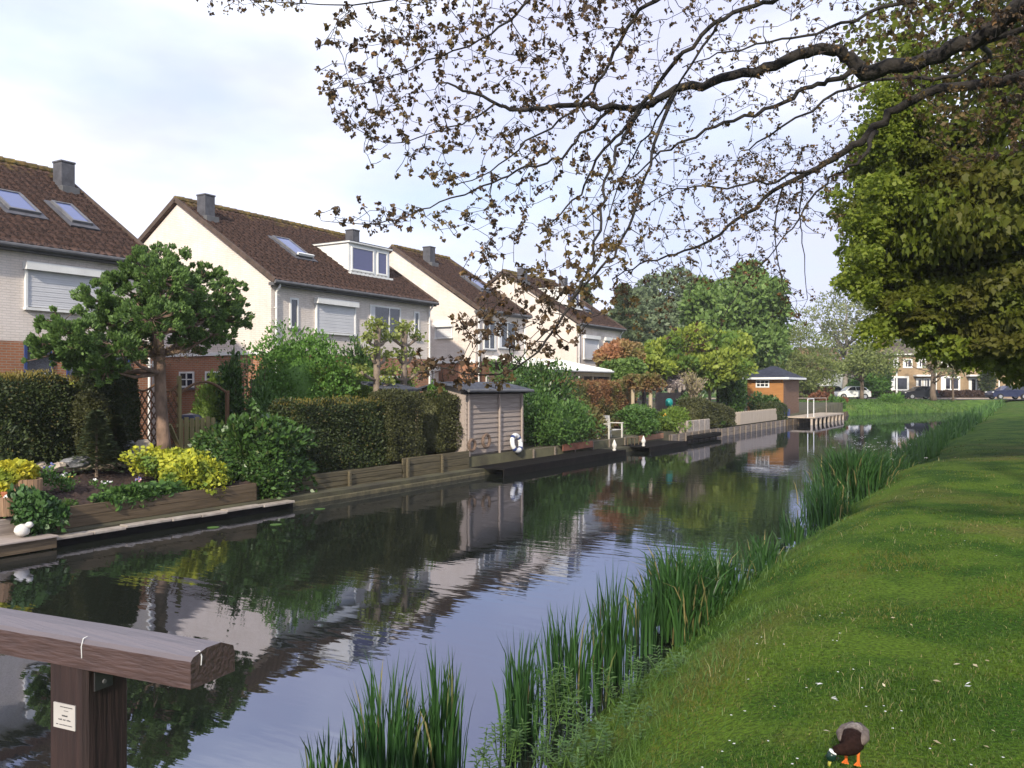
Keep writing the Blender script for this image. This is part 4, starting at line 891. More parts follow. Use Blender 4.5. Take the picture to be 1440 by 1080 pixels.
m.tube([(t0 + (t1 - t0) * j / n, A_, ztop(t0 + (t1 - t0) * j / n) + .02) for j in range(n + 1)], .028, 6); obj('top_rail', m, lat, g)
for x, hh in ((t0, .05), (t1, .22)): m = MB(); m.cbox(x - .045, x + .045, A_ - .045, A_ + .045, .5, zt + hh, .008); obj('post', m, green_wood, g)
g = thing('garden_arch', 'curved wooden arch rail leading right from the lattice post', 'arch', lw(T(265, A_), A_, .6)); x0, x1 = T(254, A_), T(318, A_)
m = MB(); m.tube([(x0 + (x1 - x0) * j / 12, A_, zt - .2 + .28 * math.sin(math.pi * j / 12)) for j in range(13)], .035, 6); obj('arch_rail', m, lat, g)
m = MB(); m.cbox(x1, x1 + .08, A_ - .04, A_ + .04, .5, zt - .15, .006); obj('post', m, lat, g)
g = thing('picket_gate', 'pale green wooden gate of upright pales with a diagonal brace', 'gate', lw(T(270, 17.2), 17.2, .6)); A_ = 17.2
x = T(252, A_); zt2 = ZZ(589, x, A_)
for k in range(7): m = MB(); m.cbox(x, x + .12, A_, A_ + .025, .6, zt2 + (.03 if k % 2 else 0), .005); obj('pale', m, green_wood, g); x += .155
m = MB(); m.box(T(250, A_), x, A_ + .03, A_ + .07, zt2 - .2, zt2 - .12); m.box(T(250, A_), x, A_ + .03, A_ + .07, .8, .88); m.bar((T(238, A_ - .4), A_ - .4, zt2 - .1), (T(256, A_ - .05), A_ - .05, 1.0), .09, .05); obj('rails', m, green_wood, g)
m = MB(); m.lathe((T(268, 17.9), 17.9, ZZ(590, T(268, 17.9), 17.9)), [(.02, .16), (.22, .12), (.3, .02), (.32, 0), (.02, -.01)], 16); single('bin', m, plain('dark_blue_plastic', (0.02, 0.025, 0.06), rough=.4), 'dark blue bin lid behind the wooden gate', 'bin', lw(T(268, 17.9), 17.9, ZZ(590, T(268, 17.9), 17.9)))
# more shrubs
B_('dark_shrub', 'dark glossy rounded shrub in front of the brick base window', 'shrub', 305, 345, 518, 600, 18.2, 4200, .085, laurel, zb=.5, K=12)
B_('yellowish_shrub', 'yellow green shrub right of the wooden gate', 'shrub', 268, 316, 540, 600, 18.6, 3000, .07, box_leaf, zb=.5, K=10)
V = []
def tall_twiggy(label, px0, px1, top, bot, a, n):
    t0, t1, z0, z1 = box_px(px0, px1, top, bot, a); c = (t0 + t1) / 2; g = thing('tall_shrub', label, 'shrub', lw(c, a, .5)); m = MB(); P = []
    rn = random.Random(8)
    for i in range(n):
        x = rn.uniform(t0, t1); y = a + rn.uniform(-.4, .4); zz_ = z1 - rn.uniform(0, 1.1); b0 = (c + (x - c) * .3, a, .5)
        pts = [b0, (c + (x - c) * .7, (a + y) / 2, (.5 + zz_) / 2), (x, y, zz_)]; m.tube(pts, [.014, .01, .003], 4)
        for j in range(26): s_ = rn.uniform(.35, 1); q = [pts[1][k] + (pts[2][k] - pts[1][k]) * (s_ * 2 - 1) if s_ > .5 else pts[0][k] + (pts[1][k] - pts[0][k]) * s_ * 2 for k in range(3)]; P.append(lw(*[u + rn.gauss(0, .05) for u in q]))
    obj('stems', m, bark, g); P = np.array(P); npobj('leaves', *leaves(P, rand_dir(len(P)) + [0, 0, .4], rand_dir(len(P)), .085), laurel, g)
tall_twiggy('tall thin shrub with upright twigs against the gable', 315, 385, 477, 600, 18.4, 26)
B_('dark_shrub', 'loose shrub with white blossoms left of the large round bush', 'shrub', 345, 392, 545, 600, 17.8, 2600, .08, mid_leaf, zb=.5, K=10)
B_('leafy_shrub', 'broad leafy shrub leaning over the water left of the wide hedge', 'shrub', 296, 420, 592, 700, 15.1, 15000, .085, laurel, da=1.1, zb=.35, K=44, rel=.27, shape='leaf', wild=.26)
B_('leafy_shrub', 'loose leafy branches between the golden mound and the gate', 'shrub', 268, 325, 622, 690, 15.9, 5000, .085, laurel, zb=.5, K=22, rel=.35)
B_('leafy_shrub', 'low leafy branches drooping to the coping at the right end of the bed', 'shrub', 352, 420, 625, 712, 14.1, 4200, .08, laurel, da=.4, zb=.3, K=16, rel=.38)
B_('round_shrub', 'large dome shaped bright green bush in front of the gable corner', 'shrub', 370, 480, 476, 590, 18.2, 13000, .085, privet, da=1.3, zb=.5, K=40, rel=.3, up=.5, wild=.06)
H_('clipped_hedge', 'light green box hedge left of the pollarded trees', 452, 531, 517, 580, 17.2, .9, 6500, .07, box_leaf, rnd=.12)
hg = H_('clipped_hedge', 'wide low dark yew hedge below the box hedge', 418, 548, 567, 662, 14.6, .9, 15000, .075, yew, rnd=.12)
V, Fs = hedge_np(*[(x + y) for x, y in zip(b(420, 546, 565, 570, 14.62, .86), (0, 0, 0, 0, .0, .02))], 1500, .06, core=False, rnd=.04, up=1.2)
npobj('new_growth', V, Fs, yew_tip, hg, label='golden fresh shoots along the top')
H_('clipped_hedge', 'upright square yew block right of the wide low hedge', 551, 597, 553, 648, 14.35, .9, 7000, .07, yew_brown, rnd=.12)
B_('bright_shrub', 'bright green leafy shrub between two yew blocks', 'shrub', 596, 632, 552, 645, 15.2, 4200, .08, privet, zb=.6, K=12)
H_('clipped_hedge', 'dark yew block left of the shed wall', 618, 662, 553, 638, 14.5, .9, 5200, .07, yew_brown, rnd=.3)
B_('dark_shrub', 'dark green shrub behind the left pollarded tree', 'shrub', 484, 535, 492, 560, 19.2, 3600, .09, laurel, zb=.5, K=12)
B_('bright_shrub', 'light green shrub between the pollarded trunks', 'shrub', 532, 592, 536, 575, 17.0, 3600, .08, privet, zb=.5, K=12)
B_('leafy_shrub', 'tall dark leafy shrub right of the shed roof', 'shrub', 722, 792, 515, 605, 15.6, 6500, .11, laurel, zb=.5, K=18, da=1.2)
B_('bright_shrub', 'mid green shrub behind the shed roof', 'shrub', 690, 760, 518, 560, 18.5, 3500, .11, mid_leaf, zb=.5, K=12)
B_('round_shrub', 'round green bush hanging over the low wall beside the shed', 'shrub', 744, 815, 562, 618, 14.6, 8000, .085, mid_leaf, zb=.4, K=24, rel=.4, da=.9)
H_('copper_hedge', 'clipped copper beech hedge in front of the veranda', 784, 897, 538, 592, 17.0, .9, 9000, .12, beech, rnd=.15, shape='leaf')
B_('brown_shrub', 'low brown and green shrub left of the white bench', 'shrub', 812, 852, 575, 610, 15.0, 2600, .10, leafm('olive_leaves', (.09, .085, .03), (.18, .16, .06), trans=.25), zb=.45, K=10)
B_('green_shrub', 'bright green shrub right of the white bench', 'shrub', 872, 925, 573, 612, 14.6, 4500, .10, mid_leaf, zb=.45, K=16, rel=.4)
B_('green_shrub', 'bright green shrub under the teal ornament', 'shrub', 918, 968, 576, 610, 14.5, 4500, .10, box_leaf, zb=.45, K=16, rel=.4)
B_('green_shrub', 'small green shrub above the concrete planter', 'shrub', 985, 1016, 580, 606, 14.4, 2400, .10, mid_leaf, zb=.45, K=10)
B_('dark_shrub', 'dark shrub behind the candle pruned tree', 'shrub', 955, 1000, 555, 595, 16.2, 2600, .13, laurel, zb=.45, K=10)
q = b(986, 1034, 560, 606, 13.75, 1.1)
hedge('clipped_hedge', 'sloping topped yew hedge with an olive top left of the picket fence', 'hedge', (q[0], q[1], q[2], q[3], .45, q[5]), 6000, .11, yew_brown, rnd=.15, topz=lambda x, y: 1 - .42 * np.clip((x - q[0]) / (q[1] - q[0]), 0, 1))
H_('clipped_hedge', 'dark clipped hedge end between the picket fence and the garden house', 1090, 1107, 568, 597, 13.8, 1.2, 3000, .12, yew, rnd=.2)
B_('green_shrub', 'dark green shrub in front of the garden house wall', 'shrub', 1055, 1095, 557, 580, 15.5, 3000, .14, laurel, zb=.45, K=12)
B_('dark_shrub', 'tall dark shrub left of the garden house', 'shrub', 1012, 1046, 530, 585, 17.0, 4500, .16, mid_leaf, zb=.45, K=16)

# ================================================================ trees of the gardens
def hand_tree(name, label, cat, base, trunk, limbs, m_b, group=None):
    g = thing(name, label, cat, base, group); k = MB('W'); k.tube(trunk[0], trunk[1], 12)
    for p, r in limbs: k.tube(p, r, 7)
    obj('trunk', k, m_b, g, smooth=True, uv=False); return g
A_ = 16.4; tb = T(232, A_); zt = ZZ(636, tb, A_) - .05
def P_(px, py, da=0): t_ = T(px, A_ + da); return np.array(lw(t_, A_ + da, ZZ(py, t_, A_ + da)))
tr = [P_(232, 648), P_(230, 620), P_(228, 590), P_(226, 555), P_(225, 525), P_(224, 500), P_(222, 470), P_(225, 430), P_(228, 395)]
cl = [(75, 500, .3, .45), (100, 470, -.6, .55), (125, 505, .5, .6), (150, 455, .2, .6), (170, 490, -.8, .6), (190, 420, .4, .65), (205, 375, 0, .55), (232, 368, .3, .55), (250, 400, -.7, .7), (285, 390, .3, .5), (300, 425, -.4, .65),
      (315, 450, .4, .55), (280, 450, .7, .65), (245, 445, -.9, .65), (215, 450, -1.2, .6), (195, 480, .8, .6), (262, 480, .2, .5), (322, 405, 0, .32), (300, 470, -.6, .42), (140, 425, .1, .5), (110, 495, .9, .5), (85, 455, .2, .38), (165, 395, .5, .42), (180, 445, 1.2, .6), (270, 425, 1.2, .6), (235, 410, 1.3, .6), (60, 480, 0, .25), (330, 430, .2, .28), (150, 520, -.3, .4), (228, 395, -1.1, .55)]
limbs = []; parts = []; dead = []
rn = random.Random(3)
for px, py, da, r in cl:
    c = P_(px, py, da); j = min(8, max(4, int(4 + (520 - py) / 36))); st = tr[j]; md = (st + c) / 2 + [0, 0, -.12]
    limbs.append(([tuple(st), tuple(md), tuple(c)], [.055, .035, .012]))
    for _ in range(34):
        d = rand_dir(1)[0] * [r, r, r * .62]; sc = c + d * rn.uniform(.35, 1.25); rr_ = r * rn.uniform(.10, .25)
        limbs.append(([tuple(c), tuple(sc)], [.012, .006])) if rn.random() < .5 else None
        n = int(130 * (rr_ / .13)); Pt = sc + rand_dir(n) * np.array([rr_, rr_, rr_ * .9]) * rng.random((n, 1)) ** .4
        D = unit(unit(Pt - c) * 1.0 + rand_dir(n) * .5 + np.array([0, 0, .9])); parts.append(leaves(Pt, D, rand_dir(n), .07, 'leaf'))
for px, py in ((200, 505), (240, 500), (255, 495), (210, 490)):
    c = P_(px, py, -.3); n = 130; dead.append(leaves(c + rng.normal(size=(n, 3)) * [.25, .25, .08], rand_dir(n), rand_dir(n), .08, 'thin'))
pine = hand_tree('garden_pine', 'bushy blue green conifer with bare trunk in front of the gable', 'tree', lw(tb, A_, .6), ([tuple(p) for p in tr], [.17, .145, .13, .125, .12, .12, .11, .08, .04]), limbs, pine_bark)
npobj('crown', *merge(parts), pine_leaf, pine); npobj('dead_needles', *merge(dead), pine_dead, pine, label='brown dead needles low in the crown')

def pollard(label, px, top, bot, a):
    t_ = T(px, a); z0, z1 = .5, ZZ(top, t_, a); base = lw(t_, a, z0); limbs = []; tips = []
    rn = random.Random(px); k = Zd(t_, a) / F
    for py, spans in ((480, (-22, 20)), (505, (-12, 24)), (528, (-28, 26)), (545, (14,))):
        for sp in spans:
            st = (t_, a, ZZ(py + 8, t_, a)); sp *= rn.uniform(.8, 1.1); e = (t_ + sp * k * 1.15, a + rn.uniform(-.2, .2), ZZ(py - 4 + rn.uniform(-3, 3), t_, a)); md = (t_ + sp * k * .6, a, ZZ(py + 4, t_, a))
            limbs.append(([lw(*st), lw(*md), lw(*e)], [.05, .04, .06])); tips.append(e)
    tips.append((t_, a, z1)); tips.append((t_ + .1, a, z1 - .1)); tips.append((t_ - .12, a, z1 - .08))
    g = hand_tree('pollarded_tree', label, 'tree', base, ([lw(t_, a, z0), lw(t_ + .02, a, 1.6), lw(t_ - .01, a, 2.4), lw(t_ + .02, a, z1 - .35), lw(t_, a, z1 - .08), lw(t_, a, z1)], [.12, .105, .10, .10, .14, .06]), limbs, plain('pollard_bark', (0.28, 0.22, 0.17), (0.16, 0.125, 0.10), rough=.95, scale=6, bump=.8) if 'pollard_bark' not in MATS else MATS['pollard_bark'], 'pollarded trees with knobbly branches')
    parts = []
    for e in tips: n = 95; Pt = np.array(lw(*e)) + rng.normal(size=(n, 3)) * [.13, .13, .08] + [0, 0, .05]; parts.append(leaves(Pt, rand_dir(n) + [0, 0, .5], rand_dir(n), .085, 'round'))
    npobj('leaf_tufts', *merge(parts), MATS.get('pollard_leaves') or leafm('pollard_leaves', (.16, .20, .045), (.30, .34, .09), trans=.35), g)
MATS['pollard_bark'] = plain('pollard_bark', (0.28, 0.22, 0.17), (0.16, 0.125, 0.10), rough=.95, scale=6, bump=.8)
pollard('left pollarded tree with a bare pale trunk above the wide hedge', 530, 458, 570, 16.4); pollard('right pollarded tree with a bare pale trunk behind the yew block', 568, 461, 562, 16.6)

# ================================================================ things further along the bank
g = thing('garden_bench', 'small white slatted bench on the black jetty side', 'bench', lw(32, 14.5, .5)); t0 = T(856, 14.2); t1 = t0 + 1.25; z0 = .42; wp = plain('bench_paint', (0.62, 0.60, 0.55), (0.42, 0.40, 0.36), rough=.7, scale=8)
for x in (t0, t1):
    m = MB(); m.cbox(x - .03, x + .03, 14.15, 14.21, z0, z0 + .66, .005); obj('leg', m, wp, g); m = MB(); m.bar((x, 14.66, z0), (x, 14.78, z0 + .98), .06, .06); obj('leg', m, wp, g); m = MB(); m.cbox(x - .04, x + .04, 14.12, 14.72, z0 + .662, z0 + .70, .008); obj('armrest', m, wp, g)
m = MB()
for i in range(5): m.cbox(t0 + .035, t1 - .035, 14.19 + i * .095, 14.265 + i * .095, z0 + .40, z0 + .43, .004)
obj('seat', m, wp, g)
m = MB(); m.bar((t0 + .035, 14.775, z0 + .93), (t1 - .035, 14.775, z0 + .93), .04, .1); m.bar((t0 + .035, 14.72, z0 + .5), (t1 - .035, 14.72, z0 + .5), .04, .06)
for i in range(9): x = t0 + .11 + i * (t1 - t0 - .22) / 8; m.bar((x, 14.725, z0 + .53), (x, 14.77, z0 + .88), .05, .02)
obj('backrest', m, wp, g)
for px, py, lb in ((864, 619, 'small white bollard ornament on the jetty below the bench'), (905, 612, 'white pointed finial on the end of the short black jetty')):
    t_ = T(px, 13.1); m = MB(); m.lathe((t_, 13.1, .205), [(.06, 0), (.07, .05), (.04, .09), (.08, .16), (.09, .22), (.05, .32), (.01, .42)], 12); single('finial', m, MATS['white_stone'], lb, 'ornament', lw(t_, 13.1, .205), 'white finials on the jetty', smooth=True)
t_ = T(883, 13.9); m = MB(); [m.cbox(t_, t_ + .5, 13.6 + i * .09, 13.67 + i * .09, .50, .52, .003) for i in range(4)]; [m.bar((t_ + x, y, .205), (t_ + x, y, .5), .03) for x in (.04, .46) for y in (13.62, 13.93)]; single('low_table', m, plank_wood, 'low dark slatted table right of the white bench', 'table', lw(t_ + .2, 13.8, .285))
g = thing('brick_edging', 'reddish brick strip behind the short black jetty', 'edging', lw(34.5, 14.15, .3)); obj('bricks', MB().cbox(33.6, 36.5, 14.08, 14.3, .25, .5, .01), red_brick, g)
g = thing('brick_edging', 'short rusty red panel in the low wall below the round bush', 'edging', lw(27.5, 14.05, .3)); obj('bricks', MB().cbox(26.6, 29.0, 13.98, 14.03, .31, .55, .005), plain('rust_panel', (.22, .08, .05), (.13, .06, .04), rough=.9, scale=5), g)
def standard(label, px, py, a, rt, zg=.5):
    t_ = T(px, a); z_ = ZZ(py, t_, a); g = thing('lollipop_tree', label, 'tree', lw(t_, a, zg), 'small trees pruned to a ball'); m = MB(); m.tube([(t_, a, zg), (t_, a, z_)], [.10, .085], 9); obj('trunk', m, pale_wood, g, smooth=True)
    (V, Fs), _ = crown(lw(t_, a, z_ + rt * .4), (rt, rt, rt * .75), 14, .45, 1500, .11, 'leaf'); npobj('crown', V, Fs, beech, g)
standard('ball pruned copper tree above the green shrub right of the bench', 915, 545, 14.9, .55); standard('second copper ball tree close to the end of the copper hedge', 890, 544, 16.2, .5)
# candle-pruned tree with several stems in front of the pergola
t_ = T(975, 14.6); g = thing('candle_pruned_tree', 'pruned tree with upright knobbly shoots above the concrete planter', 'tree', lw(t_, 14.6, .5)); m = MB(); P = []
m.tube([(t_, 14.6, .5), (t_, 14.6, 2.0), (t_ + .05, 14.6, 2.7)], [.12, .10, .08], 9)
for dx in (-1.0, -.55, .6, 1.1): m.tube([(t_ + dx * .8, 14.5, .5), (t_ + dx * .6, 14.55, 1.6), (t_ + dx * .2, 14.6, 2.4)], [.035, .03, .03], 6)
for i in range(34):
    an = rng.uniform(-2.4, 2.4) / 2; l = rng.uniform(.5, 1.3); s_ = (t_ + rng.uniform(-.3, .3), 14.6 + rng.uniform(-.3, .3), rng.uniform(1.7, 2.7)); e = (s_[0] + math.sin(an) * l, s_[1] + rng.uniform(-.4, .4), s_[2] + abs(math.cos(an)) * l * .8)
    m.tube([s_, e], [.035, .02], 5); P += [lw(*[s_[k] + (e[k] - s_[k]) * u + rng.normal(0, .06) for k in range(3)]) for u in rng.random(40)]
obj('trunk', m, MATS['pollard_bark'], g); P = np.array(P); npobj('leaves', *leaves(P, rand_dir(len(P)) + [0, 0, .6], rand_dir(len(P)), .10), leafm('sparse_spring_leaves', (.20, .18, .08), (.36, .30, .16), trans=.3), g)
m = MB(); x0, x1 = T(964, 13.7), T(996, 13.7)
for i in range(4): a0 = x0 + (x1 - x0) * i / 4; m.cbox(a0 + .02, a0 + (x1 - x0) / 4 - .02, 13.6, 13.72, .35, .98, .03)
m.box(x0, x1, 13.73, 14.2, .4, .9); single('concrete_planter', m, concrete, 'pale concrete planter box at the water edge', 'planter', lw((x0 + x1) / 2, 13.8, .4))
single('dark_skiff', MB().cbox(x0 - .4, x1 + .6, 13.2, 13.58, .1, .3, .04), black_wood, 'dark timber ledge under the concrete planter', 'ledge', lw((x0 + x1) / 2, 13.4, .1))
# teal ornament
t_ = T(941, 14.9); z_ = ZZ(572, t_, 14.9); g = thing('feeder', 'teal green round-topped feeder on a post above the shrubs', 'bird feeder', lw(t_, 14.9, .5))
m = MB(); m.tube([(t_, 14.9, .5), (t_, 14.9, z_)], .03, 8); obj('post', m, grey_metal, g); m = MB(); m.lathe((t_, 14.9, z_), [(.10, 0), (.17, .06), (.19, .22), (.16, .34), (.08, .40), (.01, .41)], 14); obj('body', m, teal, g, smooth=True)
flowers('orange flowers below the teal feeder', 936, 583, 14.0, 4, ['orange'], .25, .14, 60); flowers('pale yellow flower right above the planter', 1006, 586, 13.9, 3, ['yellow'], .25, .12, 60)
# pergola
A_ = 19.0; g = thing('pergola', 'dark timber pergola with cross beams behind the copper hedge', 'pergola', lw(T(925, A_), A_, .5)); dk = wood('dark_stained_wood', (0.065, 0.055, 0.055), (0.035, 0.03, 0.03), axis='y')
x0, x1 = T(868, A_), T(958, A_); zt = ZZ(529, (x0 + x1) / 2, A_)
for aa in (A_, A_ + 2): m = MB(); m.box(x0, x1, aa, aa + .12, zt - .28, zt); obj('beam', m, dk, g)
for px in (872, 904, 925, 957): x = T(px, A_); m = MB(); m.box(x - .1, x + .1, A_ - .1, A_ - .003, .5, zt - .05); obj('post', m, dk, g)
m = MB()
for i in range(14): x = x0 + .1 + (x1 - x0 - .2) * i / 13; m.box(x, x + .07, A_ - .3, A_ + 2.3, zt + .002, zt + .12)
obj('rafters', m, dk, g)
A_ = 17.6; x0, x1 = T(923, A_), T(958, A_); m = MB(); m.box(x0, x1, A_, A_ + .06, .5, ZZ(552, (x0 + x1) / 2, A_)); single('dark_screen', m, dk, 'dark grey boarded screen behind the teal feeder', 'fence', lw((x0 + x1) / 2, A_, .5))
for px, py, lb in ((941, 549, 'whitish garden lantern on the dark screen'), (956, 548, 'pale garden urn right of the lantern'), (962, 545, 'white chair back beside the dark pergola post')):
    t_ = T(px, 17.63); z_ = ZZ(py + 4, t_, 17.63); m = MB(); m.lathe((t_, 17.63, z_), [(.07, 0), (.09, .06), (.11, .14), (.08, .2), (.12, .25), (.04, .3)], 10); single('garden_ornament', m, concrete, lb, 'ornament', lw(t_, 17.63, z_), 'pale ornaments on the screen', smooth=True)
# second pergola grown with pale wisteria
A_ = 18.0; x0, x1 = T(962, A_), T(1022, A_); zt = ZZ(543, (x0 + x1) / 2, A_); g = thing('wisteria_pergola', 'long pergola topped with pale pink blossom', 'pergola', lw((x0 + x1) / 2, A_, .5))
for i in range(6): x = x0 + (x1 - x0) * i / 5; m = MB(); m.box(x - .08, x + .08, A_, A_ + .16, .5, zt); obj('post', m, pale_wood if i % 2 else dk, g)
n = 5200; P = np.stack([rng.uniform(x0 - 1, x1 + .3, n), A_ + rng.uniform(-.4, 1.6, n), zt + .12 + rng.normal(0, .13, n)], 1); P = np.stack([-P[:, 1], P[:, 0], P[:, 2]], 1)
npobj('blossom', *leaves(P, rand_dir(n), rand_dir(n), .14), leafm('wisteria_blossom', (.34, .27, .26), (.60, .52, .50), (.16, .14, .10), trans=.3, patch=1.2), g)
m = MB(); x = T(962, 22); zt = ZZ(541, x, 22); zz_ = ZZ(533, x, 22)
m.add([(x - 1.6, 21, zt), (x + 1.6, 21, zt), (x + 1.6, 24, zt), (x - 1.6, 24, zt), (x, 22.5, zz_ + .1)], [(0, 1, 4), (1, 2, 4), (2, 3, 4), (3, 0, 4), (3, 2, 1, 0)]); m.tube([(x, 22.5, .5), (x, 22.5, zt)], .04, 6); single('parasol', m, plain('blue_cloth', (.16, .19, .30), rough=.8), 'blue grey parasol top behind the blossom pergola', 'parasol', lw(x, 22.5, .5))
# picket fence
A_ = 13.75; x0, x1 = T(1030, A_), T(1093, A_); g = thing('picket_fence', 'bleached picket fence along the water beyond the sloping hedge', 'fence', lw((x0 + x1) / 2, A_, .4)); n = 78; za = .45; bl = wood('bleached_wood', (0.46, 0.39, 0.31), (0.33, 0.27, 0.21), axis='z'); top = ZZ(577, (x0 + x1) / 2, A_)
for i in range(n):
    x = x0 + (x1 - x0) * i / n; wd = (x1 - x0) / n; gap = .45 if i < 12 else .1
    m = MB(); h_ = top + .03 * math.sin(i * 2.3) ; m.prism([(x, za), (x + wd * (1 - gap), za), (x + wd * (1 - gap), h_ - .05), (x + wd * (1 - gap) / 2, h_), (x, h_ - .05)], A_, A_ + .025, 'y'); obj('pale', m, bl, g)
m = MB(); m.box(x0, x1, A_ + .03, A_ + .07, za + .2, za + .28); m.box(x0, x1, A_ + .03, A_ + .07, top - .35, top - .27); obj('rails', m, bl, g)
# garden house
A0, A1 = 15.2, 18.4; x0 = T(1050, A0 + 3); x0, x1 = 62.4, 69.0
# its near gable wall faces the camera: corner at px 1102, left edge px 1050
tc_ = None
for cand in np.linspace(50, 80, 601):
    if abs(1446 - F / (CT * CT) / (cand / 14.6 + math.tan(TH)) - 1102) < .6: tc_ = cand; break
tw = tc_; ac = 14.6; al = tw / (F / (CT * CT) / (1446.0 - 1051) - math.tan(TH)); te = T(1123, ac)
g = thing('garden_house', 'orange timber garden house with a dark hipped roof', 'garden house', lw(tw, ac, .45)); ztop_ = ZZ(531, tw, ac)
m = MB(); z = .5
while z < ztop_ - .02: m.cbox(tw, te, ac, al, z, min(z + .145, ztop_), .008); z += .147
obj('wall', m, orange_wood, g)
m = MB(); m.box(tw + .03, te + .02, ac - .03, ac - .003, .5, ztop_ - .03); obj('side_cladding', m, brown_board, g)
o_ = .45; hm = ZZ(515, (tw + te) / 2, (ac + al) / 2); rt = (tw + te) / 2; ra = (al - ac) / 2
m = MB(); m.add([(tw - o_, ac - o_, ztop_), (te + o_, ac - o_, ztop_), (te + o_, al + o_, ztop_), (tw - o_, al + o_, ztop_), (rt, ac + ra * .85, hm), (rt, al - ra * .85, hm)], [(0, 1, 4), (1, 2, 5, 4), (2, 3, 5), (3, 0, 4, 5), (3, 2, 1, 0)]); obj('roof', m, slate, g)
m = MB()
for p_, q_ in (((tw - o_, ac - o_), (te + o_, ac - o_)), ((tw - o_, ac - o_), (tw - o_, al + o_)), ((te + o_, ac - o_), (te + o_, al + o_))): m.bar((*p_, ztop_ - .05), (*q_, ztop_ - .05), .05, .14)
obj('eaves_board', m, white_paint, g)
def gh_a(px): return tw / (F / (CT * CT) / (1446.0 - px) - math.tan(TH))
fx = lambda u, o, z: (tw - o, u, z)
window(g, fx, gh_a(1082), gh_a(1063), ZZ(545, tw, gh_a(1072)), ZZ(534, tw, gh_a(1072)), mull=[gh_a(1082) + (gh_a(1063) - gh_a(1082)) * k / 3 for k in (1, 2)], bars=(ZZ(539.5, tw, gh_a(1072)),), fw=.09, sill=False)
m = MB(); m.box(tw - .02, tw + .5, ac - .35, ac - .05, .42, 1.0); single('blue_box', m, blue_paint, 'small dark blue box at the foot of the garden house', 'box', lw(tw, ac - .2, .42))
# jetty with rails
x0, x1 = T(1123, 13.4), T(1166, 13.4); g = thing('railed_jetty', 'pale jetty with a thin white rail beyond the garden house', 'jetty', lw((x0 + x1) / 2, 13.4, 0)); m = MB(); m.box(x0, x1, 12.3, 14.4, .42, .52); obj('planks', m, bl, g)
x = T(1143, 12.3); 
for i in range(9): m = MB(); xx = x + (x1 - x) * i / 8; m.box(xx - .09, xx + .09, 12.3, 12.42, -.6, .415); obj('post', m, bl, g)
m = MB(); h_ = 1.75
for a, b_ in (((x0, 12.4), (T(1136, 12.4), 12.4)),): m.tube([(a[0], a[1], h_), (b_[0], b_[1], h_), (b_[0], b_[1], .52)], .028, 6); m.tube([(a[0], a[1], h_), (a[0], a[1], .52)], .028, 6)
xr_ = T(1162, 12.4); obj('rail', m, white_paint, g); m = MB(); m.tube([(T(1152, 12.4), 13.8, h_), (xr_, 12.4, h_), (xr_, 12.4, .52)], .028, 6); obj('rail', m, concrete, g)
# ================================================================ trees behind the gardens
def ctree(name, label, px, Z, top, bot, wpx, m, n, size, K=30, rel=.34, lean=0, tr=.22, zg=1.0, group=None, shape='leaf', limbs=12, twigs=0, bottom=-.7, extra=(), inner=.5, squash=.75, bm=None):
    k = Z / F; zt, zb = H - (top - 543) * k, H - (bot - 543) * k; c = Wc((px - 720) * k, Z, (zt + zb) / 2); R_ = wpx / 2 * k
    cr_ = [dict(C=c, R=(R_, R_ * .9, (zt - zb) / 2), K=K, rel=rel, n=n, size=size, shape=shape, bottom=bottom, inner=inner, squash=squash)]
    for ex, ey, ew, eh, en in extra: cr_.append(dict(C=Wc((ex - 720) * k, Z, H - (ey - 543) * k), R=(ew / 2 * k, ew / 2 * k, eh / 2 * k), K=max(6, K // 3), rel=.42, n=en, size=size, shape=shape, inner=inner))
    b_ = Wc((px - 720 + lean) * k, Z, zg); return tree(name, label, b_, (c[0], c[1], zt - .15 * (zt - zb)), tr, cr_, m, bm=bm, group=group, limbs=limbs, twigs=twigs)
def conifer(label, px, Z, top, wpx, m, n, size, zg=1.0):
    k = Z / F; zt = H - (top - 543) * k; b_ = Wc((px - 720) * k, Z, zg); g = thing('tall_conifer', label, 'tree', b_, 'tall conifers beyond the gardens'); t_ = MB('W'); t_.tube([b_, (b_[0], b_[1], zt)], [.25, .04], 8); obj('trunk', t_, bark, g, uv=False)
    s_ = rng.random(n) ** .75; R_ = wpx / 2 * k; lay = .82 + .28 * np.sin(s_ * 60 + rng.random(n)); th = rng.uniform(0, 2 * np.pi, n); lob = 1 + .22 * np.sin(th * 5 + s_ * 14) + .12 * np.sin(th * 9 - s_ * 31)
    r = R_ * (1 - s_) ** .55 * np.minimum(1, .35 + s_ * 5) * lay * lob * (.55 + .45 * rng.random(n) ** .4)
    P = np.stack([b_[0] + r * np.cos(th), b_[1] + r * np.sin(th), zg + .6 + (zt - zg - .6) * s_], 1); D = np.stack([np.cos(th), np.sin(th), .35 + 0 * th], 1) + rand_dir(n) * .5
    npobj('crown', *leaves(P, D, rand_dir(n) + [0, 0, .6], size, 'leaf'), m, g)
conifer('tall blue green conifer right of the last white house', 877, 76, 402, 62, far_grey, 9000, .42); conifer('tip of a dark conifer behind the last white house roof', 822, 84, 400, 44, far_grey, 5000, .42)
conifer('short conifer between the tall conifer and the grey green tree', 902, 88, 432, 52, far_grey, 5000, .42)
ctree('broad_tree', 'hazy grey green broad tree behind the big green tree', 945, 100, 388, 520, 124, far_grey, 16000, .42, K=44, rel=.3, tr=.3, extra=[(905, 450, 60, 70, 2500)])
ctree('broad_tree', 'big green tree with an uneven top behind the orange garden house', 1035, 74, 398, 530, 128, far_green, 20000, .34, K=48, rel=.27, tr=.3, extra=[(1052, 392, 42, 44, 1500), (1080, 440, 56, 90, 2600), (985, 430, 50, 70, 2200), (1068, 408, 30, 50, 900)])
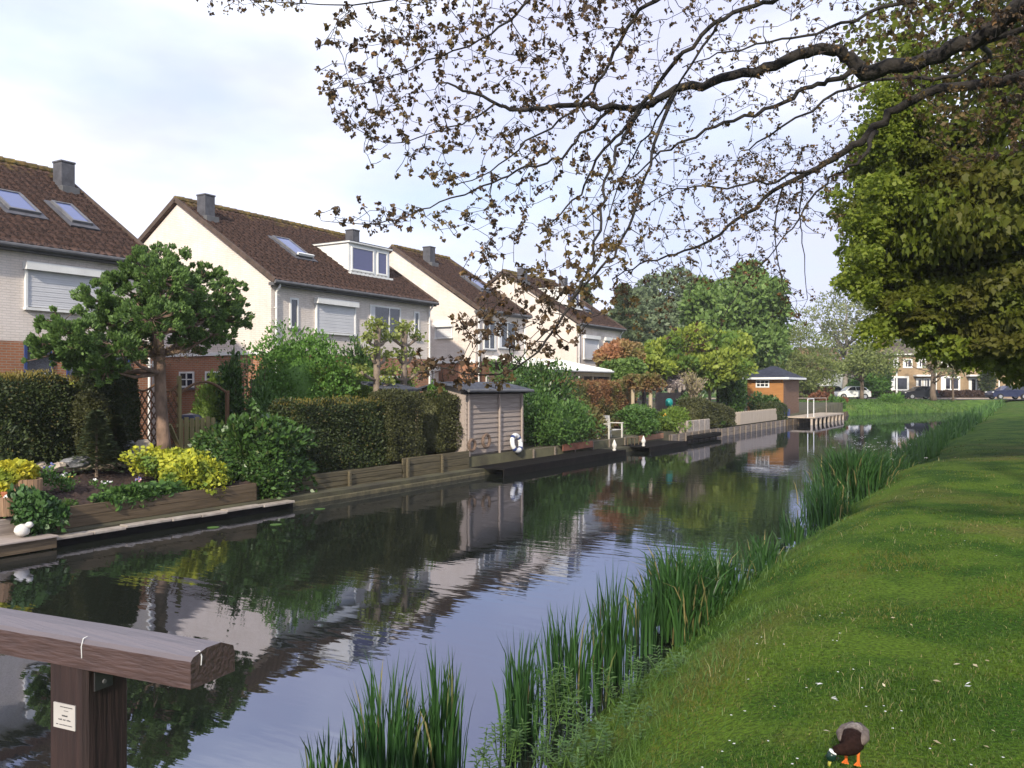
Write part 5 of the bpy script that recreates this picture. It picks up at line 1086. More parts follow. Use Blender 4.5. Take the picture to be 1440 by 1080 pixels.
ctree('spring_tree', 'yellow green spreading tree above the blossom pergola', 985, 56, 466, 548, 128, yellow_tree, 16000, .22, K=44, rel=.26, tr=.16, extra=[(930, 500, 70, 44, 2600), (1020, 510, 60, 40, 2200)])
ctree('spring_tree', 'low yellow green tree behind the pergola beams', 905, 52, 492, 548, 74, yellow_tree, 7000, .2, K=24, rel=.3, tr=.12)
ctree('red_maple', 'small coppery red maple in front of the last white house', 868, 47, 481, 535, 62, maple_red, 7500, .14, K=30, rel=.3, tr=.09)
ctree('garden_tree', 'dark green shrubby tree below the red maple', 880, 45, 506, 552, 58, far_green, 4200, .16, K=20, tr=.08)
ctree('garden_tree', 'dark green tree left of the garden house', 1030, 66, 512, 575, 44, far_green, 5200, .2, K=22, tr=.1)
ctree('willow', 'pale green drooping tree right of the garden house', 1126, 88, 462, 562, 92, willow_leaf, 11000, .3, K=44, rel=.28, tr=.25, shape='thin', inner=.3, twigs=20)
ctree('half_bare_tree', 'tall half bare tree with fine pale branches against the sky', 1190, 104, 402, 530, 140, pale_spring, 6500, .26, K=70, rel=.2, tr=.32, limbs=36, twigs=34, inner=.2, bm=plain('pale_bark', (.30, .27, .24), (.18, .16, .14), rough=.9, scale=3))
ctree('spring_tree', 'small street tree with thin green leaves in front of the white car', 1212, 90.2, 486, 540, 84, willow_leaf, 3800, .24, K=34, rel=.26, tr=.2, inner=.2, limbs=20, zg=1.1)
ctree('street_tree', 'forked street tree with few leaves in front of the tan brick house', 1313, 89, 455, 535, 96, pale_spring, 1300, .2, K=40, rel=.2, tr=.27, limbs=30, twigs=16, inner=.2, zg=1.1, bm=bark)
ctree('street_tree', 'thin young street tree right of the forked one', 1340, 89, 480, 540, 40, pale_spring, 1100, .24, K=14, tr=.1, inner=.2, zg=1.1)
k_ = 118 / F
ctree('distant_tree', 'rounded dark tree between the half bare tree and the tan house', 1232, 122, 488, 560, 50, far_grey, 3500, .5, K=18, tr=.3)
# distant belts of trees
def belt(label, pa, pb, Z, top, n, m, size):
    k = Z / F; X0, X1 = (pa - 720) * k, (pb - 720) * k; parts = []; m_ = int((X1 - X0) / 5) + 1
    for i in range(m_):
        X = X0 + (X1 - X0) * (i + .5) / m_; h_ = (H - (top - 543) * k) * rng.uniform(.75, 1.1); (V, Fs), _ = crown(Wc(X, Z + rng.uniform(-5, 5), h_ * .5), (4.5, 4.5, h_ * .5), 12, .45, n // m_, size); parts.append((V, Fs))
    V, Fs = merge(parts); V[:, 2] = np.maximum(V[:, 2], .9); tag(npobj('distant_wood', V, Fs, m, loc=Wc((X0 + X1) / 2, Z, 1)), label, 'wood', kind='stuff')
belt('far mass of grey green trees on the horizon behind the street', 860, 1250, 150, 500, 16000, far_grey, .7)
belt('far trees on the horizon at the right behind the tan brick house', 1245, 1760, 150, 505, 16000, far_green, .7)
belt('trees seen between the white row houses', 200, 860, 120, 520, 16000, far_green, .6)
# shrubs and hedges of the far street
def cb(name, label, cat, px0, px1, top, bot, Z, n, size, m, **kw):
    k = Z / F; z0, z1 = H - (bot - 543) * k, H - (top - 543) * k; w_ = (px1 - px0) / 2 * k
    return bush(name, label, cat, ((px0 + px1) / 2 - 720) * k, Z, z0, w_, w_ * .8, z1 - z0, n, size, m, fr='C', **kw)
cb('green_shrub', 'bright green shrub behind the white car', 'shrub', 1198, 1244, 527, 558, 98, 3000, .3, privet, K=14)
cb('dark_shrub', 'dark green bush against the left corner of the tan house', 'shrub', 1226, 1252, 518, 558, 99, 2600, .3, laurel, K=12)
cb('bank_shrub', 'green shrub at the end of the railed jetty', 'shrub', 1164, 1186, 560, 588, 77, 1800, .2, mid_leaf, K=10)
cb('bank_shrub', 'small tuft of dead brown stems on the far bank', 'shrub', 1180, 1192, 559, 573, 80, 700, .2, copper_far, K=6, shape='thin')
cb('bank_shrub', 'tall bright green clump on the far bank under the lamp post', 'shrub', 1238, 1268, 556, 580, 84, 2600, .3, privet, K=12, shape='thin')
cb('brown_shrub', 'brown shrubs behind the railed jetty', 'shrub', 1138, 1170, 553, 576, 82, 2400, .22, copper_far, K=12)
cb('dark_shrub', 'dark green ivy column beside the right door of the tan house', 'shrub', 1380, 1398, 515, 558, 98, 2400, .3, yew, K=12)
def ch(label, px0, px1, top, bot, Z, m, n, size, cat='hedge'):
    k = Z / F; hedge('street_hedge', label, cat, ((px0 - 720) * k, (px1 - 720) * k, Z, Z + 1.0, H - (bot - 543) * k, H - (top - 543) * k), n, size, m, fr='C', rnd=.2, shape='leaf')
ch('long rust brown hedge beyond the railed jetty', 1128, 1172, 546, 558, 88, copper_far, 3000, .25)
ch('dark brown hedge in front of the tan brick house left half', 1224, 1300, 552, 562, 98, leafm('dark_brown_hedge', (.05, .03, .025), (.10, .06, .04), trans=.1), 4200, .25)
ch('dark brown hedge in front of the tan brick house right half', 1316, 1392, 551, 562, 98, MATS.get('dark_brown_hedge') or beech, 4200, .25)
ch('brown hedge at the far right behind the blue car', 1402, 1500, 528, 558, 104, leafm('brown_hedge2', (.07, .05, .03), (.14, .10, .05), trans=.1), 5000, .3)
# low plants along the far bank
n = 26000; X = rng.uniform(26, 78, n); Zp = rng.uniform(76, 91.5, n); ok = []
Pw = np.stack([X * CT - Zp * ST, X * ST + Zp * CT], 1); xl = np.array([min(XL(y), -3.3) if y < 103 else -3.3 for y in Pw[:, 1]])
dd = (xl - Pw[:, 0]) / 1.3; keep = (Pw[:, 1] > 80) & ((dd > -.3) & (dd < 14)); Pw = Pw[keep]; dd = dd[keep]
zb = np.interp(dd, [-.6, 0, .6, 1.3, 2.2, 4], [-.3, .0, .45, .85, 1.05, 1.15]); n = len(Pw); hgt = rng.uniform(.06, .18, n) + .45 * (dd < .35) * rng.random(n)
tag(npobj('bank_grass', *blades(np.column_stack([Pw, zb]), hgt, np.full(n, .07), rng.normal(size=(n, 3)) * [.1, .1, 0], 2), weed_leaf, loc=(-12, 88, 0)), 'long grass and sedge along the far bank', 'grass', kind='stuff')

# ================================================================ tan brick houses across the street
def chouse(label, px0, px1, Z, zg, ez, rz, wall_m, roof_m, depth=9, hip=True, group=None):
    k = Z / F; X0, X1 = (px0 - 720) * k, (px1 - 720) * k; g = thing('brick_house', label, 'house', Wc((X0 + X1) / 2, Z, zg), group)
    m = MB('C'); m.box(X0, X1, Z, Z + depth, zg - .3, ez); obj('wall', m, wall_m, g)
    o = .4; hx = depth * .42 if hip else .0; m = MB('C')
    m.add([(X0 - o, Z - o, ez), (X1 + o, Z - o, ez), (X1 + o, Z + depth + o, ez), (X0 - o, Z + depth + o, ez), (X0 + hx, Z + depth / 2, rz), (X1 - hx * 0, Z + depth / 2, rz)], [(0, 1, 5, 4), (1, 2, 5), (2, 3, 4, 5), (3, 0, 4), (3, 2, 1, 0)]); obj('roof', m, roof_m, g)
    m = MB('C'); m.box(X0 - o, X1 + o, Z - o - .12, Z - o - .005, ez - .1, ez + .04); obj('gutter', m, white_paint, g)
    def fmap(u, o_, z): return ((u - 720) * k, Z - o_, z)
    return g, fmap, k
def cwin(g, f, k, a, b_, top, bot, nm=0, name='window', frame=white_paint, fw=.16, pane=pane_m):
    z0, z1 = H - (bot - 543) * k, H - (top - 543) * k; f2 = lambda u, o_, z: f(720 + u / k, o_, z); U0, U1 = (a - 720) * k, (b_ - 720) * k; m = MB('C')
    for x0, x1 in ((U0, U0 + fw), (U1 - fw, U1)): mbox(m, f2, x0, x1, -.02, .06, z0, z1)
    mbox(m, f2, U0 + fw, U1 - fw, -.02, .06, z0, z0 + fw); mbox(m, f2, U0 + fw, U1 - fw, -.02, .06, z1 - fw, z1)
    for i in range(nm): x = U0 + (U1 - U0) * (i + 1) / (nm + 1); mbox(m, f2, x - .05, x + .05, -.02, .05, z0 + fw, z1 - fw)
    w_ = obj(name, m, frame, g); m = MB('C'); mbox(m, f2, U0 + fw, U1 - fw, -.02, .02, z0 + fw, z1 - fw); obj('pane', m, pane, w_)
    if pane is pane_m: m = MB('C'); mbox(m, f2, U0 + fw, U0 + fw + (U1 - U0) * .16, .022, .03, z0 + fw, z1 - fw); obj('curtain', m, white_paint, w_)
tanroof = plain('old_roof', (.15, .12, .10), (.09, .075, .065), rough=.9, scale=1.2, bump=.6, bscale=8)
g, f, k = chouse('tan brick house pair with white framed windows across the street', 1244, 1404, 100, 1.15, 6.35, 9.0, tan_brick, tanroof, group='houses across the far street')
for a in (1250, 1269.5, 1289): cwin(g, f, k, a, a + 13.5, 504.5, 517.5, 1)
for a in (1321, 1342, 1363): cwin(g, f, k, a, a + 13.5, 504.5, 517, 1)
cwin(g, f, k, 1251.5, 1278, 529, 550, 0, fw=.22); cwin(g, f, k, 1323, 1350, 529, 549.5, 1, fw=.22)
cwin(g, f, k, 1288, 1297, 532, 554, 0, 'front_door'); cwin(g, f, k, 1298, 1308, 532, 547, 1, fw=.12); cwin(g, f, k, 1362, 1374, 531, 552, 0, 'front_door', fw=.2); cwin(g, f, k, 1375.5, 1382, 533, 549, 0, fw=.12)
for a, b_ in ((1284, 1309), (1358, 1380)): m = MB('C'); m.box((a - 720) * k, (b_ - 720) * k, 99.1, 99.99, H + 13.6 * k, H + 16 * k); obj('canopy', m, white_paint, g)
m = MB('C'); X = (1316 - 720) * k; m.tube([(X, 99.9, 6.2), (X, 99.9, 1.2)], .07, 6); obj('drainpipe', m, white_paint, g)
m = MB('C'); X = (1249.5 - 720) * k; m.cbox(X - .45, X + .45, 101.2, 102.2, 6.0, 9.4, .02); c_ = obj('chimney', m, tan_brick, g); m = MB('C'); m.tube([(X, 101.7, 9.4), (X, 101.7, 9.8)], .16, 8); obj('chimney_pot', m, terracotta, c_)
m = MB('C'); X = (1275 - 720) * k; m.add([(X - .8, 102.3, 8.35), (X + .8, 102.3, 8.35), (X + .8, 103.2, 8.9), (X - .8, 103.2, 8.9), (X - .8, 102.3, 7.9), (X + .8, 102.3, 7.9), (X + .8, 103.2, 7.9), (X - .8, 103.2, 7.9)], [(0, 1, 2, 3), (7, 6, 5, 4), (0, 4, 5, 1), (1, 5, 6, 2), (2, 6, 7, 3), (3, 7, 4, 0)]); obj('skylight', m, sky_pane, g)
g, f, k = chouse('tan brick house at the right edge beneath the park trees', 1406, 1560, 103, 1.15, 6.1, 8.8, tan_brick, tanroof, group='houses across the far street')
cwin(g, f, k, 1412, 1430, 506, 518, 1); cwin(g, f, k, 1440, 1462, 530, 550, 1); m = MB('C'); X = (1404 - 720) * k; m.tube([(X, 102.9, 6), (X, 102.9, 1.2)], .1, 6); obj('drainpipe', m, white_paint, g)
cream = plain('cream_render', (.62, .52, .42), (.54, .45, .36), rough=.9)
g, f, k = chouse('cream rendered house end left of the tan brick houses', 1233, 1247, 118, 1.2, 7.0, 7.6, cream, tanroof, group='houses across the far street')
cwin(g, f, k, 1237, 1242, 512, 520, 0, fw=.15)
g, f, k = chouse('low white house glimpsed through the drooping tree', 1138, 1190, 120, 1.2, 4.8, 8.2, white_paint, plain('red_roof', (.28, .13, .09), (.2, .1, .07), rough=.9), group='houses across the far street', hip=False)
for a in (1144, 1152, 1160, 1168, 1177): cwin(g, f, k, a, a + 5, 527, 538, 0, fw=.15)

# ================================================================ cars and lamp post
def car(label, pc, Z, Lc, Hc, paint, zg=1.165, flip=1, suv=False):
    k = Z / F; Xc = (pc - 720) * k; g = thing('parked_car', label, 'car', Wc(Xc, Z, zg), 'cars parked along the far street')
    def P(x, y, z): return (Xc + flip * x * Lc, Z + y, zg + z * Hc)
    prof = [(-.5, .30), (-.495, .46), (-.46, .56), (-.24, .64), (.40, .66), (.475, .62), (.50, .42), (.495, .20), (-.47, .18)]
    roofp = [(-.24, .64), (-.10, .93), (.0, .99), (.25, .98), (.36, .90), (.44, .65)]
    m = MB('C')
    for ys, inset in ((( -.82, .82), 0),):
        n = len(prof); V = [P(x, s_ * (.82 if 1 < i < 6 else .80), z) for s_ in (-1, 1) for i, (x, z) in enumerate(prof)]; m.add(V, [tuple(range(n)), tuple(range(2 * n - 1, n - 1, -1))] + [(i, n + i, n + (i + 1) % n, (i + 1) % n) for i in range(n)])
    n = len(roofp); V = [P(x, s_ * (.80 if z < .7 else .62), z) for s_ in (-1, 1) for x, z in roofp]; m.add(V, [tuple(range(n)), tuple(range(2 * n - 1, n - 1, -1))] + [(i, n + i, n + (i + 1) % n, (i + 1) % n) for i in range(n)])
    obj('body', m, paint, g)
    for a in ([(-.20, .665), (-.09, .90), (.05, .94), (.05, .665)], [(.075, .665), (.075, .94), (.24, .93), (.335, .86), (.38, .68)]):
        m = MB('C'); V = [P(x, -(.808 - .185 * max(0, (z - .66) / .3)) - .004, z) for x, z in a]; V2 = [P(x, -(.808 - .185 * max(0, (z - .66) / .3)) + .03, z) for x, z in a]; n = len(a); m.add(V + V2, [tuple(range(n)), tuple(range(2 * n - 1, n - 1, -1))] + [(i, n + i, n + (i + 1) % n, (i + 1) % n) for i in range(n)]); obj('side_window', m, car_glass, g)
    for sx in (-.31, .31):
        for sy in (-.80, .80):
            m = MB('C'); m.tube([P(sx, sy - .11, .0), P(sx, sy + .11, .0)], .32, 16); m.v = [(v[0], v[1], v[2] + .32) for v in m.v]; w_ = obj('wheel', m, rubber, g); m = MB('C'); m.tube([P(sx, sy - .125, .0), P(sx, sy + .125, .0)], .19, 12); m.v = [(v[0], v[1], v[2] + .32) for v in m.v]; obj('rim', m, plain('alloy', (.5, .5, .52), rough=.3, metal=.6) if 'alloy' not in MATS else MATS['alloy'], w_)
    for sy in (-.70, .70):
        m = MB('C'); a, b_ = P(-.497, sy - .1, .47), P(-.47, sy + .1, .55); m.box(a[0], b_[0], a[1], b_[1], a[2], b_[2]); obj('headlight', m, white_paint, g)
        m = MB('C'); a, b_ = P(.48, sy - .1, .48), P(.503, sy + .1, .60); m.box(a[0], b_[0], a[1], b_[1], a[2], b_[2]); obj('tail_light', m, plain('tail_red', (.35, .01, .01), rough=.3) if 'tail_red' not in MATS else MATS['tail_red'], g)
def cpaint(n, c): m, t_, b_ = mat_base(n); b_.inputs['Base Color'].default_value = (*c, 1); b_.inputs['Roughness'].default_value = .3; b_.inputs['Coat Weight'].default_value = .6; return m
car('white hatchback parked behind the small street tree', 1197, 92.6, 3.7, 1.45, cpaint('car_white', (.8, .8, .8))); car('black hatchback parked left of the forked street tree', 1292, 92.6, 3.6, 1.45, cpaint('car_black', (.012, .012, .018)))
car('dark blue car at the far right of the street', 1417, 92.4, 4.1, 1.55, cpaint('car_blue', (.02, .025, .07))); car('dark grey car partly hidden behind the white hatchback', 1172, 95.0, 3.8, 1.5, cpaint('car_grey', (.05, .05, .06)), flip=-1)
k = 90.2 / F; X = (1261 - 720) * k; g = thing('street_lamp', 'slim white lamp post in front of the tan brick house', 'lamp post', Wc(X, 90.2, 1.15)); m = MB('C'); m.tube([(X, 90.2, 1.1), (X, 90.2, 5.3)], [.10, .07], 8); obj('pole', m, white_paint, g); m = MB('C'); m.lathe((X, 90.2, 5.3), [(.06, 0), (.16, .1), (.2, .25), (.05, .33)], 10); obj('lamp_head', m, white_paint, g)
# reed bed along the foot of the far bank: see bank_grass
# ================================================================ park trees on the lawn, right of the picture
def park_tree(label, x, y, rad, zlo, zhi, n, size, K, m=park_leaf, extra=()):
    cr_ = [dict(C=(x, y, (zlo + zhi) / 2), R=(rad, rad, (zhi - zlo) / 2), K=K, rel=.25, n=n, size=size, inner=.35, squash=.6, bottom=-.95, up=-.05, shape='round')]
    for e in extra: cr_.append(e)
    return tree('park_tree', label, (x, y, 1.0), (x, y, zhi * .8), .34, cr_, m, bm=dark_bark, limbs=30, twigs=30)
def pc(px, py, Z, r, n, rz=.6): return dict(C=ray(px + 14, py, Z), R=(r, r, r * rz), K=int(10 + r * 7), rel=.34, n=int(n * 2.3), size=.078, inner=.3, squash=.55, bottom=-.95, up=-.05, shape='lobed')
ex = [pc(1250, 330, 18, .8, 3000), pc(1250, 240, 18, .8, 2600), pc(1230, 395, 17.5, .5, 1800), pc(1285, 385, 18, 1.0, 4200), pc(1262, 430, 17, .5, 1800), pc(1300, 440, 17, .7, 3000), pc(1350, 430, 17.5, 1.2, 5000), pc(1370, 462, 17, .65, 3000), pc(1412, 450, 17, 1.1, 5000), pc(1455, 470, 16.5, 1.1, 4200), pc(1510, 470, 17, 1.4, 4200), pc(1285, 300, 18, 1.4, 4600), pc(1350, 370, 18, 1.8, 6500), pc(1420, 420, 17.5, 1.8, 6500), pc(1300, 220, 18, 1.4, 4200), pc(1380, 300, 17, 1.8, 6500)]
g = park_tree('large dark leafed tree hanging low over the lawn at the right', 3.4, 23.5, 6.0, 4.4, 16, 110000, .095, 190, extra=ex)
parts = [leaves(*shell(ray(px, py, 17.0), (r, r, r * .7), 800, .1, inner=.2), .08, 'lobed') for px, py, r in ((1215, 330, .5), (1205, 400, .45), (1240, 200, .6), (1255, 160, .6), (1232, 470, .4), (1250, 285, .6), (1210, 370, .4), (1268, 120, .5))]
edge_ = [(1279, 60), (1269, 120), (1252, 165), (1246, 215), (1236, 255), (1224, 300), (1216, 345), (1212, 385), (1220, 420), (1246, 445), (1270, 468), (1286, 440), (1297, 478), (1324, 490), (1357, 500), (1390, 508), (1417, 505), (1448, 516)]
for (x0_, y0_), (x1_, y1_) in zip(edge_[:-1], edge_[1:]):
    for k_ in range(9):
        u = rng.random(); px, py = x0_ + (x1_ - x0_) * u + rng.normal(4, 17), y0_ + (y1_ - y0_) * u + rng.normal(-4, 13); r = rng.uniform(.07, .26); parts.append(leaves(*shell(ray(px, py, 17.2 + rng.normal(0, .5)), (r * 1.3, r, r * .6), int(40 + 420 * r), .0, inner=.1), .085, 'lobed'))
npobj('young_leaves', *merge(parts), park_edge, g, label='bright yellow green young leaves at the edge of the crown')



# ================================================================ lawn grass, daisies, fallen bits
def lawn_pts(n, Z0, Z1, p0=-60, p1=1560, power=1.0):
    u = rng.random(n); Z = 1 / (1 / Z0 + (1 / Z1 - 1 / Z0) * u) if power == 1 else (Z0 ** -power + (Z1 ** -power - Z0 ** -power) * u) ** (-1 / power)
    X = (rng.uniform(p0, p1, n) - 720) / F * Z; x, y = X * CT - Z * ST, X * ST + Z * CT
    xr = -3.3 + .12 * np.sin(y * .55) + .08 * np.sin(y * 1.7 + 1) + .5 * np.clip((12 - y) / 6, 0, 1); d = x - xr
    z = np.interp(d, [-.6, 0, .4, .9, 1.4, 1.9, 3, 8, 30, 60], [-.5, .0, .27, .6, .85, .95, 1.0, 1.04, 1.12, 1.15]) + (d > .3) * (.018 * np.sin(d * 2.1 + y * .9) + .012 * np.sin(d * 5.1 - y * 3.3))
    return x, y, z - .005, d, Z
def grass(name, label, n, Z0, Z1, hmin, hmax, wd, m, cond, **kw):
    x, y, z, d, Z = lawn_pts(n, Z0, Z1, **kw); k = cond(d, x, y); x, y, z, Z, d = x[k], y[k], z[k], Z[k], d[k]; n = len(x); pt = .75 + .35 * np.sin(x * 3.1 + y * 1.3) * np.sin(y * 2.2 - x)
    hh = rng.uniform(hmin, hmax, n) * pt; V, Fs = blades(np.stack([x, y, z], 1), hh, wd * np.clip(Z / 6, .6, 6) * rng.uniform(.6, 1.3, n), rng.normal(size=(n, 3)) * np.array([1, 1, 0]) * (hh * .55)[:, None], 2)
    return tag(npobj(name, V, Fs, m, loc=(0, 8, 1)), label, 'grass', kind='stuff')
grass('short_grass', 'short mown grass of the lawn', 230000, 2.6, 26, .018, .05, .005, grass_leaf, lambda d, x, y: d > .85)
grass('bank_grass', 'longer grass on the slope down to the water', 70000, 3.2, 40, .03, .15, .006, weed_leaf, lambda d, x, y: (d > .05) & (d < 1.3) & (rng.random(len(d)) < 1.25 - d * .9), p0=300)
grass('straw_grass', 'pale dry grass stalks at the edge of the lawn', 1500, 4, 30, .05, .15, .0028, straw, lambda d, x, y: (d > 1.0) & (d < 2.1) & (np.sin(y * 1.3) > -.2), p0=500)
x, y, z, d, Z = lawn_pts(200, 3.2, 18, 820, 1560); k = (d > 1.3) & (np.sin(x * 1.7 + y * .8) > -.1); P = np.stack([x, y, z + .045], 1)[k]; Pn = np.repeat(P, 6, axis=0); a_ = np.tile(np.arange(6) * np.pi / 3, len(P)); D = np.stack([np.cos(a_), np.sin(a_), .15 + 0 * a_], 1)
tag(npobj('daisies', *leaves(Pn, D, np.tile([0, 0, 1.0], (len(Pn), 1)), .0075, 'leaf'), leafm('petals_daisy', (.7, .7, .7), (.85, .85, .85), trans=.2), loc=(0, 6, 1)), 'tiny white daisies scattered in the grass', 'flowers', kind='stuff')
x, y, z, d, Z = lawn_pts(40, 3.2, 20, 900, 1500); k = d > 1.8; P = np.stack([x, y, z + .04], 1)[k]; tag(npobj('fallen_leaves', *leaves(P, rand_dir(len(P)) * [1, 1, .2], np.tile([0, 0, 1.0], (len(P), 1)) + rand_dir(len(P)) * .3, .035, 'leaf'), leafm('dry_leaf', (.30, .24, .14), (.55, .48, .34), trans=.1), loc=(0, 6, 1)), 'pale fallen leaves and husks on the lawn', 'leaves', kind='stuff')
for px, py, lb in ((1358, 973, 'white feather lying on the lawn right of the duck'), (1170, 991, 'small pale feather on the lawn above the duck'), (1148, 970, 'pale fluff standing in the grass above the duck')):
    Z_ = 1.58 * F / (py - 543); p = ray(px, py, Z_); P = np.array([p]) + rng.normal(size=(7, 3)) * [.006, .006, .002] + [0, 0, .03]; D = np.array([[.8, .4, .12]]) + rng.normal(size=(7, 3)) * .16
    tag(npobj('feather', *leaves(P, D, np.tile([0, 0, 1.0], (7, 1)), .030, 'thin'), MATS['petals_daisy'], loc=(p[0], p[1], p[2])), lb, 'feather', 'feathers on the lawn')

# ================================================================ reeds at the water's edge (each clump its own)
def reed(label, cx, cy, rx, ry, n, h0, h1, zb=0.0, ang=0.0, wd=.017, lean=.13, m=reed_leaf, name='reed_clump', cat='reeds', grp='reed clumps along the near bank'):
    u = rng.normal(size=(n, 2)) * .5; ca, sa = math.cos(ang), math.sin(ang); X = cx + u[:, 0] * rx * ca - u[:, 1] * ry * sa; Y = cy + u[:, 0] * rx * sa + u[:, 1] * ry * ca
    r2 = np.clip(1 - (u ** 2).sum(1) * .35, .45, 1); hh = rng.uniform(h0, h1, n) * r2; out = np.stack([X - cx, Y - cy, 0 * X], 1)
    ln = rng.normal(size=(n, 3)) * [lean, lean, 0] * hh[:, None] * .6 + unit(out + 1e-6) * lean * .5 * hh[:, None]
    V, Fs = blades(np.stack([X, Y, np.full(n, zb - .05)], 1), hh + .05, rng.uniform(.6, 1.25, n) * wd, ln, 4, 2.2)
    return tag(npobj(name, V, Fs, m, loc=(cx, cy, zb)), label, cat, grp)
def gp(px, py, z=0.0): Z_ = (H - z) * F / (py - 543); p = ray(px, py, Z_); return p[0], p[1], Z_
for px, py, wpx, n, h0, h1, lb, dp in [
    (455, 1150, 60, 70, .35, .62, 'sparse reeds at the bottom picture edge left of the tall reeds', .3), (545, 1115, 120, 230, .45, .98, 'tall dark green reeds standing in the water at the bottom centre', .4),
    (620, 1100, 60, 130, .5, 1.05, 'dense reed tuft right of the bottom centre clump', .3),
    (730, 1035, 50, 100, .5, .95, 'reed tuft left of the middle group in the water', .3), (800, 985, 90, 170, .5, .98, 'upright reeds in the middle of the near group', .35), (862, 955, 60, 120, .6, 1.15, 'tallest reed tuft beside the lawn corner', .3),
    (905, 915, 30, 60, .5, .85, 'few thin reeds in open water left of the big round clump', .3)]:
    x, y, Z_ = gp(px, min(py, 1300)); reed(lb, x, y, wpx * Z_ / F * .5, dp, n, h0, h1, ang=TH)
for px, py, wpx, n, h0, h1, lb in [(955, 880, 90, 520, .6, 1.02, 'big round clump of broad reeds half way along the near bank'), (1010, 850, 90, 360, .5, .85, 'right half of the big reed clump against the lawn'), (1075, 800, 50, 130, .3, .62, 'low thin reeds right of the big clump'), (1120, 760, 40, 110, .3, .6, 'sparse low reeds at the bend of the bank'),
                                  (1165, 735, 50, 260, .6, .95, 'reeds at the left foot of the dark reed mound'), (1200, 708, 90, 900, 1.0, 1.55, 'large dark reed mound on the near bank'), (1245, 690, 60, 500, .8, 1.25, 'right shoulder of the dark reed mound')]:
    x, y, Z_ = gp(px, py, .1); reed(lb, x, y, wpx * Z_ / F * .55, .6 + Z_ * .015, n, h0, h1, zb=.1, ang=TH, wd=.017 + Z_ * .0006, lean=.34)
parts = []
for y in np.arange(24, 100, .55):
    n = 60 if y < 60 else 34; X = XR(y) + rng.normal(.25, .38, n); Y = y + rng.uniform(-.4, .4, n); zb = np.interp(X - XR(y), [-.6, 0, .4, .9, 1.4], [-.1, .0, .27, .6, .85]); hh = rng.uniform(.3, .8, n) * (1 + .45 * math.sin(y * .8))
    parts.append(blades(np.stack([X, Y, zb], 1), hh, np.full(n, .03 + y * .0007), rng.normal(size=(n, 3)) * [.2, .2, 0], 3))
tag(npobj('bank_reeds', *merge(parts), leafm('far_reeds', (.05, .12, .03), (.11, .21, .05), trans=.3), loc=(-3, 60, 0)), 'continuous belt of reeds and sedge along the far part of the near bank', 'reeds', kind='stuff')
# nettles and herbs on the slope
def herb(label, px, py, z, h, n, wd, m=weed_leaf):
    x, y, Z_ = gp(px, py, z); g = thing('herb_clump', label, 'plant', (x, y, z), 'leafy herb clumps on the slope'); m_ = MB('W'); P = []; D = []
    for i in range(n):
        bx, by = x + rng.normal(0, wd), y + rng.normal(0, wd); hh = h * rng.uniform(.55, 1.1); tx, ty = bx + rng.normal(0, .06), by + rng.normal(0, .06); m_.tube([(bx, by, z - .05), (tx, ty, z + hh)], [.005, .002], 4)
        for j in range(12):
            s_ = (j + 1) / 12.5; a_ = j * 1.57 + i
            for sg in (0, math.pi): P.append((bx + (tx - bx) * s_, by + (ty - by) * s_, z + hh * s_)); D.append((math.cos(a_ + sg), math.sin(a_ + sg), .15))
    obj('stems', m_, mid_leaf, g, uv=False); P, D = np.array(P), np.array(D); npobj('leaves', *leaves(P, D, np.tile([0, 0, 1.0], (len(P), 1)) + rand_dir(len(P)) * .4, .055, 'thin'), m, g)
nettle = leafm('nettle_leaves', (.045, .10, .025), (.10, .18, .045), trans=.25)
for px, py, z, h, n, wd, lb in [(790, 1005, .15, .34, 18, .10, 'tall nettle clump at the foot of the slope between the reeds'), (748, 1050, .1, .28, 14, .12, 'bushy green herbs at the lower edge of the slope'), (850, 1035, .35, .2, 12, .12, 'leafy herbs beside the lawn corner'), (885, 985, .3, .2, 12, .12, 'small herbs under the tallest reed tuft'), (700, 1078, .05, .22, 10, .10, 'low herbs at the bottom edge right of the reeds'),
                             (820, 1075, .4, .16, 16, .14, 'fresh green herbs at the bottom edge of the slope'), (930, 950, .4, .18, 12, .13, 'low leafy herbs left of the big reed clump'), (1240, 665, .5, .5, 30, .4, 'white flowering cow parsley on the reed mound')]: herb(lb, px, py, z, h, n, wd, nettle if n != 30 else weed_leaf)
x, y, Z_ = gp(1232, 652, .7); P = np.array([x, y, 1.15]) + rng.normal(size=(60, 3)) * [.45, .5, .12]; P = np.repeat(P, 6, axis=0) + rng.normal(size=(360, 3)) * [.04, .04, .01]
tag(npobj('parsley_blossom', *leaves(P, rand_dir(360) * [1, 1, .3], np.tile([0, 0, 1.0], (360, 1)), .03, 'round'), MATS['petals_daisy'], loc=(x, y, .8)), 'loose white umbels over the dark reed mound', 'flowers', kind='stuff')

